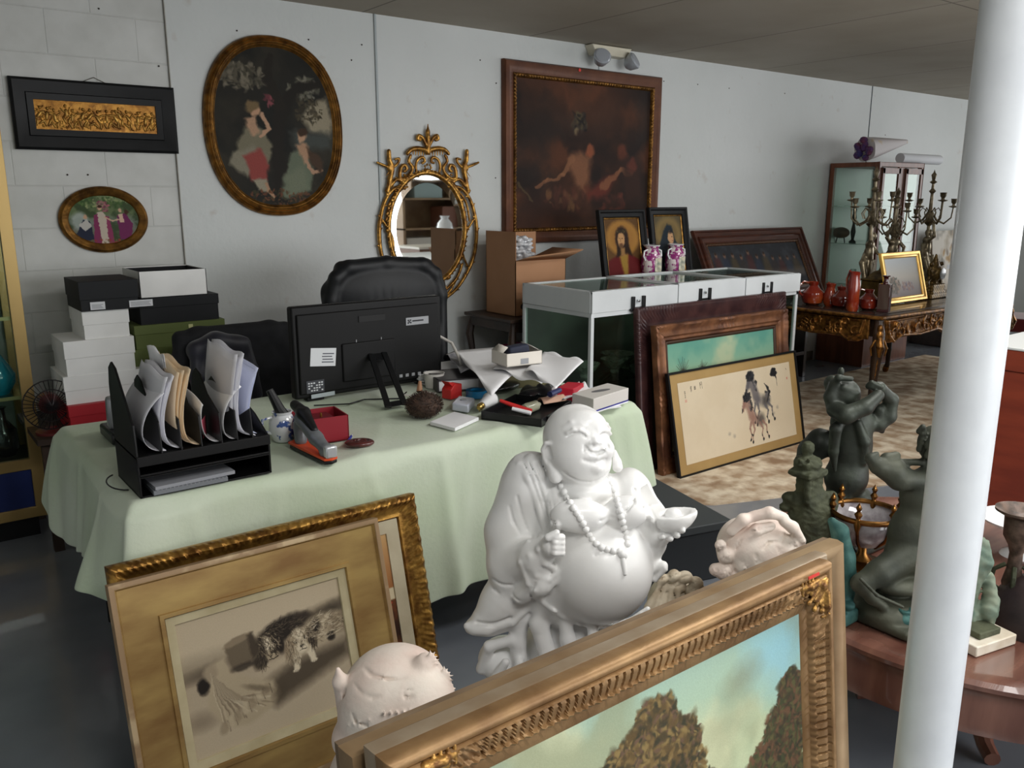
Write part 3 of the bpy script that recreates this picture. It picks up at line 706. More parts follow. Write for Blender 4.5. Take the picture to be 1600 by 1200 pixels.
cv.poly([(A*.38, .52), (A*.45, .46), (A*.54, .48), (A*.53, .66), (A*.50, .76), (A*.44, .72), (A*.38, .6)], sk, .03, .8); cv.ell(A*.53, .45, .045, .04, (150, 84, 56), 20, .3, .85)
cv.line([(A*.40, .52), (A*.33, .64), (A*.22, .68), (A*.15, .72)], [.025, .02, .016, .014], (138, 94, 66), .8); cv.poly([(A*.50, .76), (A*.62, .66), (A*.74, .62), (A*.66, .78), (A*.54, .8)], rd, .03, .8)
cv.line([(A*.64, .7), (A*.76, .6), (A*.86, .6)], [.03, .02, .016], (136, 90, 62), .75); cv.ell(A*.78, .46, .05, .05, (112, 58, 40), 0, .4, .7); cv.poly([(A*.78, .5), (A*.93, .5), (A*.97, .8), (A*.8, .84)], (58, 36, 28), .04, .8); cv.ell(A*.86, .54, .05, .05, (118, 58, 44), 0, .4, .6)
cv.poly([(A*.08, .78), (A*.3, .7), (A*.5, .86), (A*.3, .96), (A*.1, .94)], (50, 32, 26), .06, .8); cv.dabs(40, A*.35, .8, .2, .06, [(118, 84, 54), (92, 52, 40), (60, 38, 30)], .03, seed=9, al=.45); cv.dabs(30, A*.72, .84, .14, .07, [(104, 54, 42), (70, 40, 32)], .03, seed=10, al=.5)
cv.line([(A*.03, .7), (A*.12, .82)], .01, (96, 84, 56), .5); cv.warp(.014, 14, 4); cv.grain(.12)
picture(cv, W-.2, H-.2, 'painting', M_pic, t, y=-.018, z0=.1)
b = MB(); b.lathe([(.011, 0), (.011, .002), (0, .003)], n=16, M=Matrix.Rotation(math.pi/2, 4, 'X')); b.build('red_sticker', mat('sticker_red', (220, 60, 50), .5), t, loc=((at(899, 108, Y=WY)[0]-(x0+x1)/2), -.045, H-.02))

# ---- leaning frame helper
def leaner(name, label, cat, X0, X1, yb, yt, zt, group=None, zb=0.0, skew=0.0):
    """an Empty at the bottom centre of a panel leaning back from (yb, zb) to (yt, zt); returns empty, width, height"""
    W = X1-X0; H = math.hypot(yt-yb, zt-zb); t = thing(name, label, cat, ((X0+X1)/2, yb, zb), skew, group)
    t.rotation_euler = (-math.atan2(yt-yb, zt-zb), 0, skew); return t, W, H
def carve(u, L, per): return math.sin(2*math.pi*u/per)

# ---- front left pair: dogs print in a wide flat gilt frame, carved frame behind
t, W, H = leaner('framed_picture', 'carved gilt frame with street scene showing behind the dogs picture', 'picture', .375, 1.262, 2.025, 2.185, .640)
def leafy(u, o, j, L):
    v = min(u, L-u)
    return .0055*max(0, math.sin(2*math.pi*v/.034))*(1 if j in (2, 3) else 0)+.003*math.sin(2*math.pi*v/.017+1)*(1 if j in (1, 4) else 0)
moulding('frame', W, H, [(0, 0), (0, .030), (.006, .040), (.016, .046), (.026, .040), (.034, .026), (.052, .020), (.060, .022), (.064, .014), (.066, 0)], gilt_b, t, disp=leafy, step=.004)
moulding('liner', W-.130, H-.130, [(0, 0), (0, .016), (.040, .012), (.042, 0)], mat('cream_liner', (196, 186, 160), .7, col2=(176, 164, 138), nscale=10), t, z0=.065)
cv = Canvas((W-.21)/(H-.21), 200, (66, 42, 30)); A = cv.A
cv.vgrad([(0, (196, 158, 108)), (.4, (150, 96, 56)), (.5, (60, 36, 26)), (1, (34, 24, 20))]); cv.wash((120, 70, 40), 6, .5, .7, .8, 3)
for k in range(7): cv.poly([(A*(.06+.14*k), .12), (A*(.13+.14*k), .10), (A*(.13+.14*k), .36), (A*(.06+.14*k), .38)], (216, 190, 140) if k % 2 else (186, 140, 88)); cv.poly([(A*(.08+.14*k), .18), (A*(.115+.14*k), .17), (A*(.115+.14*k), .32), (A*(.08+.14*k), .33)], (70, 66, 44))
cv.poly([(0, .40), (A, .37), (A, .45), (0, .47)], (206, 192, 160)); cv.dabs(100, A*.5, .48, A*.5, .05, [(180, 60, 40), (220, 170, 90), (60, 70, 60)], .012, seed=2)
picture(cv, W-.21, H-.21, 'painting', M_pic, t, y=-.008, z0=.105)

t, W, H = leaner('framed_picture', 'wide flat gilt frame with a sepia print of two resting dogs', 'picture', .362, 1.098, 1.955, 2.125, .615)
moulding('frame', W, H, [(0, 0), (0, .030), (.004, .036), (.014, .034), (.018, .026), (.104, .020), (.106, .026), (.116, .026), (.120, .012), (.121, 0)],
         mat('flat_gilt', (186, 156, 98), .42, .4, col2=(142, 108, 66), nscale=5, ndet=8, nmix=(.35, .7), stretch=(1, 1, 3)), t)
moulding('edge_strip', W+.002, H+.002, [(0, .002), (0, .0335), (.001, .0365), (.010, .0372), (.0135, .036), (.0135, .03)], mat('rubbed_edge', (160, 132, 100), .5, .2, col2=(200, 176, 140), nscale=9, nmix=(.56, .66)), t, z0=-.001)
moulding('slip', W-.238, H-.238, [(0, .004), (0, .018), (.022, .012), (.024, .004)], mat('slip_cream', (198, 186, 152), .6, col2=(180, 166, 130), nscale=12), t, z0=.119)
w_, h_ = W-.284, H-.284
cv = Canvas(w_/h_, 380, (186, 170, 146)); A = cv.A
cv.vgrad([(0, (184, 168, 142)), (.22, (192, 176, 150)), (.38, (150, 136, 114)), (.5, (176, 160, 136)), (1, (192, 176, 150))])
cv.ell(A*.80, .235, .34, .045, (92, 80, 64), -8, .8, .8); cv.ell(A*.92, .24, .14, .05, (58, 50, 40), -12, .7, .8); cv.ell(A*.16, .40, .26, .045, (92, 80, 66), -6, .6, .75)
cv.poly([(A*.40, .66), (A*.62, .54), (A, .50), (A, .62), (A*.7, .74), (A*.5, .82)], (66, 56, 44), .05, .85); cv.ell(A*.62, .50, .22, .03, (190, 174, 148), -8, .6, .7); cv.ell(A*.06, .74, .12, .06, (120, 106, 88), 0, .7, .6)
rr = np.random.default_rng(3)
def fur(x, y, rx, ry, n, cols, ln, ang, spread=25, w=.0035, al=.6):
    for _ in range(n):
        a = rr.random()*6.283; q = math.sqrt(rr.random()); px_ = x+rx*q*math.cos(a); py_ = y+ry*q*math.sin(a); t_ = math.radians(ang+rr.normal()*spread); l_ = ln*(.6+.8*rr.random())
        cv.line([(px_, py_), (px_+l_*math.cos(t_)*.5, py_+l_*math.sin(t_)*.5+.002), (px_+l_*math.cos(t_), py_+l_*math.sin(t_)+.004)], [w, w*.8, w*.3], cols[rr.integers(len(cols))], al)
DK, MD, LT, WH = (40, 33, 27), (96, 84, 68), (172, 156, 130), (214, 200, 174)
# far dark dog: back, shoulder, head resting on the ground
cv.ell(A*.60, .27, .20, .085, DK, -14, .25); cv.ell(A*.70, .24, .12, .05, (56, 47, 38), -10, .3); cv.ell(A*.50, .36, .115, .10, (62, 53, 42), -20, .2)
cv.ell(A*.45, .44, .055, .085, (70, 60, 48), 38, .25); cv.ell(A*.57, .36, .035, .085, DK, -8, .25)
cv.ell(A*.505, .36, .034, .075, WH, -16, .25); cv.ell(A*.515, .435, .048, .036, LT, -12, .25); cv.ell(A*.525, .415, .017, .012, (24, 20, 17), -10, .25)
for ex in (.478, .542): cv.ell(A*ex, .365-(ex-.478)*.35, .0125, .0125, (20, 17, 14), 0, .25); cv.ell(A*ex+.003, .361-(ex-.478)*.35, .0035, .0035, WH)
cv.line([(A*.495, .46), (A*.525, .468), (A*.55, .452)], .003, DK); fur(A*.50, .34, .10, .09, 160, [DK, MD, LT], .035, 60, 30); fur(A*.45, .44, .04, .07, 80, [DK, MD], .04, 100); fur(A*.61, .26, .17, .06, 150, [DK, MD, (30, 25, 20)], .045, -10)
# near white dog: body, patches, head and forelegs
cv.ell(A*.85, .36, .19, .115, LT, -8, .22); cv.ell(A*.95, .34, .085, .08, (130, 114, 92), 10, .3); cv.ell(A*.80, .33, .05, .07, DK, 20, .3); cv.ell(A*.90, .44, .035, .035, DK, 0, .3)
cv.line([(A*.68, .46), (A*.665, .53), (A*.65, .60)], [.036, .026, .024], WH); cv.line([(A*.74, .46), (A*.755, .52), (A*.765, .575)], [.034, .025, .022], WH); cv.ell(A*.648, .605, .030, .017, WH, -14, .25); cv.ell(A*.768, .58, .028, .016, WH, -8, .25)
for bx, by in ((.648, .612), (.768, .588)):
    for k in (-1, 0, 1): cv.line([(A*bx+.011*k, by-.004), (A*bx+.011*k, by+.012)], .0018, DK, .8)
cv.ell(A*.70, .40, .098, .098, LT, -6, .2); cv.ell(A*.625, .43, .038, .088, (142, 124, 100), 12, .25); cv.ell(A*.775, .385, .036, .085, (76, 64, 50), -14, .25)
cv.ell(A*.70, .385, .032, .09, WH, -4, .3); cv.ell(A*.705, .455, .050, .036, WH, -6, .25); cv.ell(A*.708, .440, .019, .013, (22, 18, 15), -6, .25)
for ex in (.667, .735): cv.ell(A*ex, .398-(ex-.667)*.2, .019, .019, (96, 80, 62), 0, .4, .7); cv.ell(A*ex, .40-(ex-.667)*.2, .0125, .0125, (18, 15, 12), 0, .25); cv.ell(A*ex+.003, .396-(ex-.667)*.2, .0035, .0035, WH)
cv.line([(A*.708, .455), (A*.708, .468), (A*.685, .475)], .0025, DK); cv.line([(A*.708, .468), (A*.732, .472)], .0025, DK)
fur(A*.70, .37, .085, .08, 150, [WH, LT, MD], .03, 80, 40, al=.5); fur(A*.625, .44, .03, .08, 90, [MD, (120, 104, 84), LT], .045, 95, 15); fur(A*.775, .39, .03, .08, 90, [DK, MD], .045, 80, 15); fur(A*.86, .35, .17, .10, 260, [WH, LT, MD, LT], .05, -15, 30, al=.5); fur(A*.665, .52, .03, .06, 50, [LT, MD], .03, 95, 12, al=.4)
# top hat lying on its side and shawl
cv.poly([(A*.25, .27), (A*.41, .215), (A*.44, .38), (A*.38, .44), (A*.27, .44)], (108, 95, 77), .010); cv.ell(A*.33, .245, .115, .028, (138, 122, 100), -12, .2); cv.poly([(A*.385, .23), (A*.42, .215), (A*.45, .37), (A*.40, .42)], (66, 56, 45), .012, .9); cv.ell(A*.33, .45, .14, .025, (52, 44, 36), -4, .4, .8)
cv.poly([(A*.16, .36), (A*.24, .33), (A*.27, .46), (A*.38, .56), (A*.50, .62), (A*.53, .74), (A*.46, .82), (A*.32, .88), (A*.18, .84), (A*.11, .68), (A*.12, .5)], (176, 160, 133), .02)
cv.ell(A*.10, .50, .042, .058, (34, 28, 23), 0, .25); cv.ell(A*.15, .42, .05, .06, (160, 144, 120), 0, .3)
for k in range(26):
    u = k/25.; cv.line([(A*(.15+.05*u), .42+.10*u), (A*(.16+.14*u), .58+.10*u), (A*(.18+.30*u), .80-.06*u+.05*math.sin(k*1.3))], [.004, .012, .005], [(206, 192, 165), (136, 120, 97), (186, 170, 143), (108, 94, 76)][k % 4], .6)
for k in range(7): cv.ell(A*(.18+.045*k), .84-.028*k, .035, .05, [(150, 134, 110), (190, 174, 146)][k % 2], 30, .3, .7); cv.line([(A*(.20+.045*k), .80-.028*k), (A*(.21+.045*k), .88-.028*k)], .003, (84, 72, 58), .6)
cv.ell(A*.53, .72, .05, .07, (78, 67, 53), 30, .6, .7); cv.ell(A*.40, .64, .10, .02, (90, 78, 62), 25, .5, .6)
cv.warp(.004, 30, 5); cv.grain(.05); picture(cv, w_, h_, 'print', M_pic_matt, t, y=-.006, z0=.142)

# ---- big landscape pile in front
pm0, pm1 = at(583, 1178, Y=.962), at(1292, 867, Y=.962); pf0, pf1 = at(603, 1178, Y=.918), at(1302, 880, Y=.918)
t, W, H = leaner('framed_picture', 'rearmost of the big gilt frames in front, with a broad taupe top edge', 'picture', .468, 1.768, .955, 1.045, .742)
moulding('frame', W, H, [(0, 0), (0, .022), (.004, .040), (.012, .042), (.030, .034), (.048, .020), (.052, .010), (.052, 0)], mat('gilt_taupe', (168, 142, 108), .42, .3, col2=(132, 104, 72), nscale=6, ndet=7), t)
b = MB(); b.box(-W/2+.002, W/2-.002, -.006, .016, .002, H-.001); b.build('backing', mat('stretcher_wood', (136, 116, 92), .8, col2=(112, 92, 70), nscale=8), t)
b = MB(); b.box(-W/2+.052, W/2-.052, -.012, -.006, .05, H-.05); b.build('canvas', mat('white_canvas', (214, 212, 206), .8), t)
t, W, H = leaner('framed_picture', 'middle one of the three big frames in front, its thin silver edge showing', 'picture', pm0[0], pm1[0], .905, .992, pm1[2])
moulding('frame', W, H, [(0, 0), (0, .026), (.003, .032), (.010, .033), (.014, .026), (.040, .016), (.040, 0)], mat('silver_edge', (168, 152, 130), .4, .3, col2=(146, 124, 98), nscale=9), t)
b = MB(); b.box(-W/2+.003, W/2-.003, -.004, .006, .003, H-.003); b.build('backing', mat('stretcher_wood', (136, 116, 92), .8), t)
t, W, H = leaner('framed_picture', 'front gilt frame with ribbed moulding around a landscape with autumn trees', 'picture', pf0[0], pf1[0], .860, .952, pf1[2])
g_rib = mat('ochre_gilt', (168, 134, 92), .45, .35, col2=(126, 94, 60), nscale=9, ndet=7, bump=.15, bscale=60)
prof = [(0, 0), (0, .020), (.003, .032), (.010, .036), (.018, .034), (.022, .028), (.026, .036), (.030, .030), (.036, .031), (.042, .029), (.050, .026), (.058, .022), (.062, .021), (.065, .026), (.069, .022), (.073, .014), (.094, .012), (.098, .008), (.098, 0)]
def ribs(u, o, j, L):
    v = min(u, L-u)
    if j == 6: return .003*(1 if (u/.037) % 1 < .12 else 0)
    if 7 <= j <= 12 and v > .16 and (u/.0185) % 1 < .24: return -.008
    if 7 <= j <= 12 and v <= .16: return .004*math.sin(v*160)*math.sin(o*260)+.003*math.sin(v*330+o*500)
    if j in (13, 14): return .0022*math.sin(u*420)+.0015*math.sin(u*173)
    return 0
moulding('frame', W, H, prof, g_rib, t, disp=ribs, step=.0016)
# carved acanthus corners
m_ac = mat('acanthus_gilt', (198, 152, 82), .4, .6, col2=(108, 72, 38), nscale=60, ndet=3)
for sx in (-1, 1):
    for sz in (0, 1):
        S = Sculpt((-.11, -.06, -.11), (.03, .01, .03), .0022)
        for k in range(9):
            a = math.radians(180+90*k/8.); L1 = .052+.018*(k % 2)
            e = (L1*math.cos(a), -.031, L1*math.sin(a)); S.cap((-.002, -.034, -.002), e, .006, .0035, .002); S.ell(e, (.007, .004, .007), .002)
        for (a1, b1) in (((-.03, 0), (-.092, -.002)), ((0, -.03), (-.002, -.092))):
            S.path([(a1[0], -.034, a1[1]), ((a1[0]+b1[0])/2, -.037, (a1[1]+b1[1])/2), (b1[0], -.028, b1[1])], [.009, .008, .003], .003)
            for q in range(4):
                f = .25+q*.2; c_ = np.array([a1[0]+(b1[0]-a1[0])*f, -.032, a1[1]+(b1[1]-a1[1])*f]); n_ = np.array([a1[1]-b1[1], 0, b1[0]-a1[0]]); n_ = n_/np.linalg.norm(n_)*.014
                S.cap(c_-n_, c_+n_, .0035, .0035, .002)
        S.ell((-.012, -.036, -.012), (.012, .008, .012), .003); S.ripple((-.11, -.06, -.11), (.03, .01, .03), .0007, lambda X, Y, Z: np.sin(X*900)*np.sin(Z*900))
        o = S.build('corner_leaf', m_ac, t, smooth_it=1); o.location = (sx*(W/2-.030), 0, (H-.030) if sz else .030); o.scale = (sx, 1, 1 if sz else -1)
w_, h_ = W-.192, H-.192
cv = Canvas(w_/h_, 460, (176, 200, 176)); A = cv.A
cv.vgrad([(0, (164, 190, 172)), (.35, (178, 196, 160)), (.7, (206, 206, 170)), (1, (196, 190, 150))])
cv.wash((146, 190, 192), 2.2, .54, .7, .6, 31, .6); cv.wash((206, 206, 168), 3, .5, .7, .8, 12); cv.wash((150, 156, 126), 3.5, .54, .72, .7, 13)
cv.poly([(A*.84, 0), (A, 0), (A, .4), (A*.8, .1)], (150, 202, 220), .09, .7); cv.ell(A*.78, .13, .1, .05, (136, 140, 116), -15, .7, .6); cv.ell(A*.72, .26, .12, .05, (158, 160, 130), -10, .7, .5)
T1 = [(96, 78, 50), (120, 98, 62), (76, 66, 46), (142, 120, 76), (60, 58, 44), (104, 82, 66)]
for (cx_, cy_, rx_, ry_, n_) in ((A*.51, .12, .10, .08, 260), (A*.45, .20, .15, .08, 380), (A*.55, .23, .15, .09, 420), (A*.48, .33, .27, .12, 900), (A*.52, .46, .30, .12, 900), (A*.46, .60, .22, .10, 600)):
    cv.dabs(n_//3, cx_, cy_, rx_*.8, ry_*.8, [(84, 70, 48), (70, 60, 42)], .03, seed=int(n_)+7, al=.9); cv.dabs(n_, cx_, cy_, rx_, ry_, T1, .012, seed=int(n_), al=.85)
cv.line([(A*.48, .6), (A*.47, .95)], .02, (70, 56, 40))
T2 = [(84, 66, 50), (70, 74, 50), (110, 80, 60), (60, 56, 44), (96, 92, 60)]
for (cx_, cy_, rx_, ry_, n_) in ((A*.96, .28, .07, .09, 260), (A*.93, .38, .12, .09, 420), (A*.90, .48, .17, .09, 560), (A*.86, .60, .25, .11, 800), (A*.78, .76, .36, .14, 1200)):
    cv.dabs(n_//3, cx_, cy_, rx_*.8, ry_*.8, [(76, 68, 50), (64, 58, 44)], .03, seed=int(n_)+3, al=.9); cv.dabs(n_, cx_, cy_, rx_, ry_, T2, .011, seed=int(n_)+1, al=.85)
cv.dabs(900, A*.5, 1.0, A*.5, .06, [(86, 90, 56), (120, 110, 66), (70, 74, 50)], .02, seed=44)
cv.dabs(260, A*.12, .92, .25, .1, [(112, 124, 84), (92, 104, 70), (140, 140, 96)], .014, seed=45)
cv.warp(.006, 30, 6); cv.grain(.05); picture(cv, w_, h_, 'painting', M_pic, t, y=-.010, z0=.096)
b = MB(); b.box(-.019, .019, -.043, -.041, -.004, .002); b.build('red_sticker', mat('sticker_red', (220, 60, 50), .5), t, loc=(W/2-.085, 0, H-.006))

# ---- pile of frames leaning against the show case
CY = 3.30       # show case front
t, W, H = leaner('framed_picture', 'dark maroon carved frame at the back of the pile against the show case', 'picture', 3.36, 4.74, 3.205, 3.285, .945)
mm = mat('maroon_frame', (52, 30, 32), .35, .1, col2=(74, 46, 44), nscale=14)
def dots(u, o, j, L):
    v = min(u, L-u); return .003*math.sin(u*260) if (j in (2, 4) and .05 < v < .32) else 0
moulding('frame', W, H, [(0, 0), (0, .02), (.006, .032), (.022, .036), (.05, .024), (.07, .026), (.09, .016), (.11, .02), (.118, .008), (.118, 0)], mm, t, disp=dots, step=.006)
b = MB(); b.box(-W/2+.11, W/2-.11, -.008, -.002, .11, H-.11); b.build('canvas', mat('dark_canvas', (60, 54, 46), .7), t)
t, W, H = leaner('framed_picture', 'ornate brown gilt frame with a teal sky landscape, second in the pile', 'picture', 3.42, 4.64, 3.105, 3.205, .848)
mg = mat('brown_gilt', (148, 100, 68), .42, .35, col2=(92, 58, 42), nscale=10, ndet=6, bump=.12)
def rococo(u, o, j, L):
    v = min(u, L-u, abs(u-L/2)+.02); e = max(0, 1-v/.16)
    return (.008*e*abs(math.sin(u*90))*(1 if 2 <= j <= 6 else 0))+(.006*math.sin(math.pi*2*u/(L/2))**2 if j in (1, 2) else 0)
moulding('frame', W, H, [(0, 0), (0, .024), (.004, .036), (.016, .040), (.03, .026), (.048, .022), (.066, .028), (.078, .018), (.09, .022), (.10, .010), (.104, 0)], mg, t, disp=rococo, step=.006)
moulding('liner', W-.20, H-.20, [(0, .002), (0, .016), (.008, .018), (.018, .010), (.019, .002)], mat('dark_liner', (70, 48, 34), .5, .2), t, z0=.10)
w_, h_ = W-.234, H-.234; cv = Canvas(w_/h_, 260, (120, 170, 150)); A = cv.A
cv.vgrad([(0, (104, 160, 142)), (.2, (132, 176, 150)), (.4, (170, 186, 150)), (.6, (150, 140, 100)), (1, (96, 84, 60))]); cv.wash((188, 194, 158), 3, .5, .7, .8, 3); cv.wash((86, 148, 134), 3, .52, .7, .7, 8)
for (bx, by, sc_) in ((A*.13, .30, 1.), (A*.30, .30, .6)):
    for k in range(9):
        a = math.radians(-90+(k-4)*13); L1 = .2*sc_*(.6+.4*random.random()); cv.line([(bx, by), (bx+.4*L1*math.cos(a), by+.5*L1*math.sin(a)), (bx+L1*math.cos(a)*.8, by+L1*math.sin(a))], [.005, .003, .0015], (70, 66, 56))
    cv.line([(bx, by+.1), (bx, by)], .006, (64, 56, 46))
picture(cv, w_, h_, 'painting', M_pic, t, y=-.006, z0=.117)
t, W, H = leaner('framed_picture', 'black edged ink picture of two galloping horses, front of the pile', 'picture', 3.465, 4.665, 2.99, 3.115, .585)
moulding('frame', W, H, [(0, -.012), (0, .010), (.003, .013), (.010, .013), (.013, .006), (.013, -.004)], black_wood, t)
mat_m = mat('gold_mount', (178, 146, 92), .6, col2=(168, 136, 84), nscale=5)
b = MB(); b.box(-W/2+.008, W/2-.008, -.002, .010, .008, H-.008); b.build('mount', mat_m, t)
w_, h_ = W-.15, H-.13; cv = Canvas(w_/h_, 420, (222, 206, 178)); A = cv.A; K = (26, 26, 30); Gk = (96, 92, 96); BR = (150, 112, 98)
cv.wash((214, 196, 166), 3, .45, .7, .5, 4)
S_ = cv
def horse(ox, oy, s, body, dark, seed):
    q = lambda *p: [(ox+s*a, oy+s*b_) for a, b_ in p]
    S_.poly(q((0, -.30), (.06, -.34), (.12, -.28), (.20, -.06), (.24, .10), (.14, .16), (.06, .06), (.02, -.10), (-.05, -.12), (-.06, -.17)), body, .03*s, .8)   # neck and chest
    S_.poly(q((-.02, -.30), (.05, -.33), (.03, -.22), (-.05, -.08), (-.09, -.06), (-.09, -.12)), body, .015*s, .9)       # head
    S_.ell(ox+.24*s, oy+.10*s, .16*s, .09*s, body, 20, .4, .55); S_.ell(ox+.38*s, oy+.12*s, .09*s, .10*s, dark, 20, .5, .55)
    for pts in ((( .10, .14), (.06, .24), (.09, .34), (.05, .42)), ((.16, .16), (.18, .26), (.12, .36), (.10, .46)), ((.34, .18), (.40, .28), (.36, .38), (.39, .46)), ((.42, .16), (.50, .24), (.50, .36), (.54, .44))):
        P_ = q(*pts); S_.line(P_, [.028*s, .018*s, .012*s, .010*s], body, .8); S_.ell(P_[-1][0], P_[-1][1], .02*s, .028*s, dark, 20, .3); S_.ell(P_[2][0], P_[2][1], .016*s, .02*s, dark, 0, .4, .8)
    S_.dabs(46, ox+.06*s, oy-.30*s, .09*s, .07*s, [dark, (50, 50, 54)], .03*s, rot=-30, al=.85, seed=seed, soft=.3); S_.dabs(22, ox+.14*s, oy-.16*s, .05*s, .12*s, [dark, Gk], .022*s, rot=60, al=.7, seed=seed+1)
    for d_ in ((-.03, -.34), (.02, -.37)): S_.line(q(d_, (d_[0]+.03, d_[1]+.06)), [.006*s, .012*s], dark)
    S_.line(q((-.10, -.06), (-.08, -.11)), .012*s, dark); S_.ell(ox-.03*s, oy-.24*s, .009*s, .009*s, dark)
horse(A*.60, .345, .84, Gk, K, 3); horse(A*.545, .58, .78, BR, K, 13)
cv.dabs(40, A*.84, .10, .05, .05, [K, (40, 40, 44)], .024, rot=-20, al=.9, seed=5); cv.line([(A*.81, .12), (A*.84, .08), (A*.86, .2), (A*.86, .28)], [.02, .03, .006, .003], K, .8)
cv.dabs(26, A*.76, .36, .05, .10, [K, Gk], .016, rot=75, al=.8, seed=6); cv.line([(A*.74, .22), (A*.78, .34), (A*.75, .46)], [.008, .02, .012], K, .7)
for q_ in ((.38, .76), (.42, .80), (.84, .57), (.80, .64)): cv.ell(A*q_[0], q_[1], .02, .018, (120, 114, 110), 0, .9, .45)
cv.warp(.005, 40, 8)
# inscription at upper left: three brushed characters, a small signature, red seals
for g, (gx, gy) in enumerate(((.185, .075), (.135, .085), (.105, .095))):
    gx = A*gx
    if g == 0: L3 = [((-.012, -.03), (-.012, .04)), ((-.012, -.03), (-.002, -.03)), ((.008, -.035), (.022, -.035)), ((.022, -.035), (.024, .045)), ((-.006, -.008), (.0, -.008)), ((.008, -.01), (.014, -.01)), ((-.006, -.03), (-.004, .005))]
    elif g == 1: L3 = [((-.012, .01), (.014, .004)), ((-.008, -.01), (-.008, .03)), ((.002, -.012), (.002, .03)), ((.012, -.01), (.012, .028)), ((-.012, .03), (.016, .026))]
    else: L3 = [((-.004, -.03), (-.012, 0)), ((-.006, -.01), (-.006, .04)), ((.0, -.02), (.012, -.025)), ((.004, -.02), (.006, .03))]
    for a_, b_ in L3: cv.line([(gx+a_[0], gy+a_[1]), (gx+b_[0], gy+b_[1])], .0028, (50, 44, 40), .95)
for a_, b_ in [((-.01, -.03), (.008, -.03)), ((0, -.04), (0, .0)), ((-.012, -.01), (.012, -.012)), ((-.006, .01), (.006, .01)), ((0, .01), (0, .05)), ((-.008, .04), (.006, .03))]: cv.line([(A*.052+a_[0], .15+a_[1]), (A*.052+b_[0], .15+b_[1])], .0026, (60, 52, 46), .95)
cv.poly([(A*.045, .215), (A*.062, .215), (A*.062, .25), (A*.045, .25)], (214, 160, 140), .004, .8); cv.poly([(A*.957, .20), (A*.968, .20), (A*.968, .23), (A*.957, .23)], (206, 120, 104), .004, .8)
cv.line([(A*.96, .08), (A*.965, .10)], .003, (60, 52, 46)); cv.grain(.03)
picture(cv, w_, h_, 'ink_painting', M_pic_matt, t, y=-.0035, z0=.065)

# ---- two black framed devotional pictures behind the show case
def dev(kind, label, X0, X1, zt, zb, yb):
    t, W, H = leaner('framed_picture', label, 'picture', X0, X1, yb, yb+.09, zt, zb=zb)
    moulding('frame', W, H, [(0, 0), (0, .022), (.004, .030), (.016, .030), (.024, .020), (.046, .016), (.050, .020), (.054, .012), (.054, 0)], black_wood, t)
    moulding('gilt_slip', W-.106, H-.106, [(0, .002), (0, .012), (.004, .014), (.009, .010), (.009, .002)], gilt_b, t, z0=.053)
    w_, h_ = W-.122, H-.122; cv = Canvas(w_/h_, 240, (96, 74, 44)); A = cv.A; cx = A*.5
    if kind == 0:
        cv.C[:] = np.array((92, 64, 34))/255.; cv.ell(cx, .33, A*.47, .30, (168, 122, 58), 0, .12); cv.ell(cx, .33, A*.40, .26, (150, 106, 50), 0, .3)
        cv.poly([(0, 1), (.02, .72), (cx-.1, .6), (cx+.12, .6), (A, .74), (A, 1)], (92, 24, 26), .02); cv.poly([(cx-.12, .62), (cx+.10, .6), (cx+.06, 1), (cx-.04, 1)], (150, 118, 52), .03)
        cv.ell(cx-.02, .34, .16, .21, (44, 28, 20), 8, .15); cv.poly([(cx-.14, .4), (cx+.12, .4), (cx+.2, .66), (cx+.08, .6), (cx-.10, .64), (cx-.19, .66)], (42, 28, 20), .02)
        cv.ell(cx-.04, .36, .085, .135, (186, 142, 96), 10, .15); cv.ell(cx-.05, .46, .05, .04, (78, 52, 34), 0, .4, .8); cv.line([(cx-.13, .24), (cx-.04, .205), (cx+.08, .24)], .014, (50, 40, 26)); cv.dabs(30, cx-.02, .215, .13, .03, [(40, 34, 22), (84, 70, 40)], .014, seed=4)
        for s_ in (-1, 1): cv.ell(cx-.045+s_*.035, .335, .013, .007, (50, 34, 24), 8)
        cv.line([(cx-.045, .33), (cx-.052, .39)], .006, (140, 100, 64)); cv.line([(cx-.07, .425), (cx-.03, .422)], .005, (120, 60, 50)); cv.poly([(cx-.07, .5), (cx+.03, .5), (cx+.03, .64), (cx-.08, .64)], (160, 120, 74), .02, .9)
    else:
        cv.C[:] = np.array((86, 76, 54))/255.; cv.ell(cx, .30, A*.46, .27, (140, 116, 70), 0, .2); cv.ell(cx, .30, A*.36, .22, (110, 92, 58), 0, .3)
        cv.poly([(.0, 1), (.03, .62), (cx-.12, .25), (cx-.02, .14), (cx+.09, .18), (cx+.15, .4), (A-.02, .7), (A, 1)], (28, 38, 46), .02)
        cv.ell(cx+.05, .38, .075, .12, (190, 148, 108), -8, .15); cv.poly([(cx-.03, .28), (cx+.08, .24), (cx+.12, .3), (cx+.03, .3)], (30, 26, 26), .02); cv.poly([(cx, .48), (cx+.08, .48), (cx+.08, .62), (cx-.05, .6)], (176, 132, 92), .02)
        cv.ell(cx+.085, .365, .013, .006, (60, 40, 28)); cv.line([(cx+.105, .36), (cx+.115, .40)], .007, (170, 128, 90)); cv.line([(cx+.08, .435), (cx+.11, .433)], .005, (140, 74, 60)); cv.poly([(cx+.0, .6), (cx+.12, .6), (A-.05, 1), (cx, 1)], (36, 48, 58), .03, .6)
    cv.warp(.006, 26, 7); picture(cv, w_, h_, 'painting', M_pic, t, y=-.007, z0=.061); return t
pA = at(930, 330, Y=4.12); pB = at(1003, 330, Y=4.12); pC = at(1009, 326, Y=4.14); pD = at(1069, 326, Y=4.14)
dev(0, 'black framed portrait of a bearded man with a golden halo', pA[0], pB[0], pA[2]+.005, .965, 4.03)
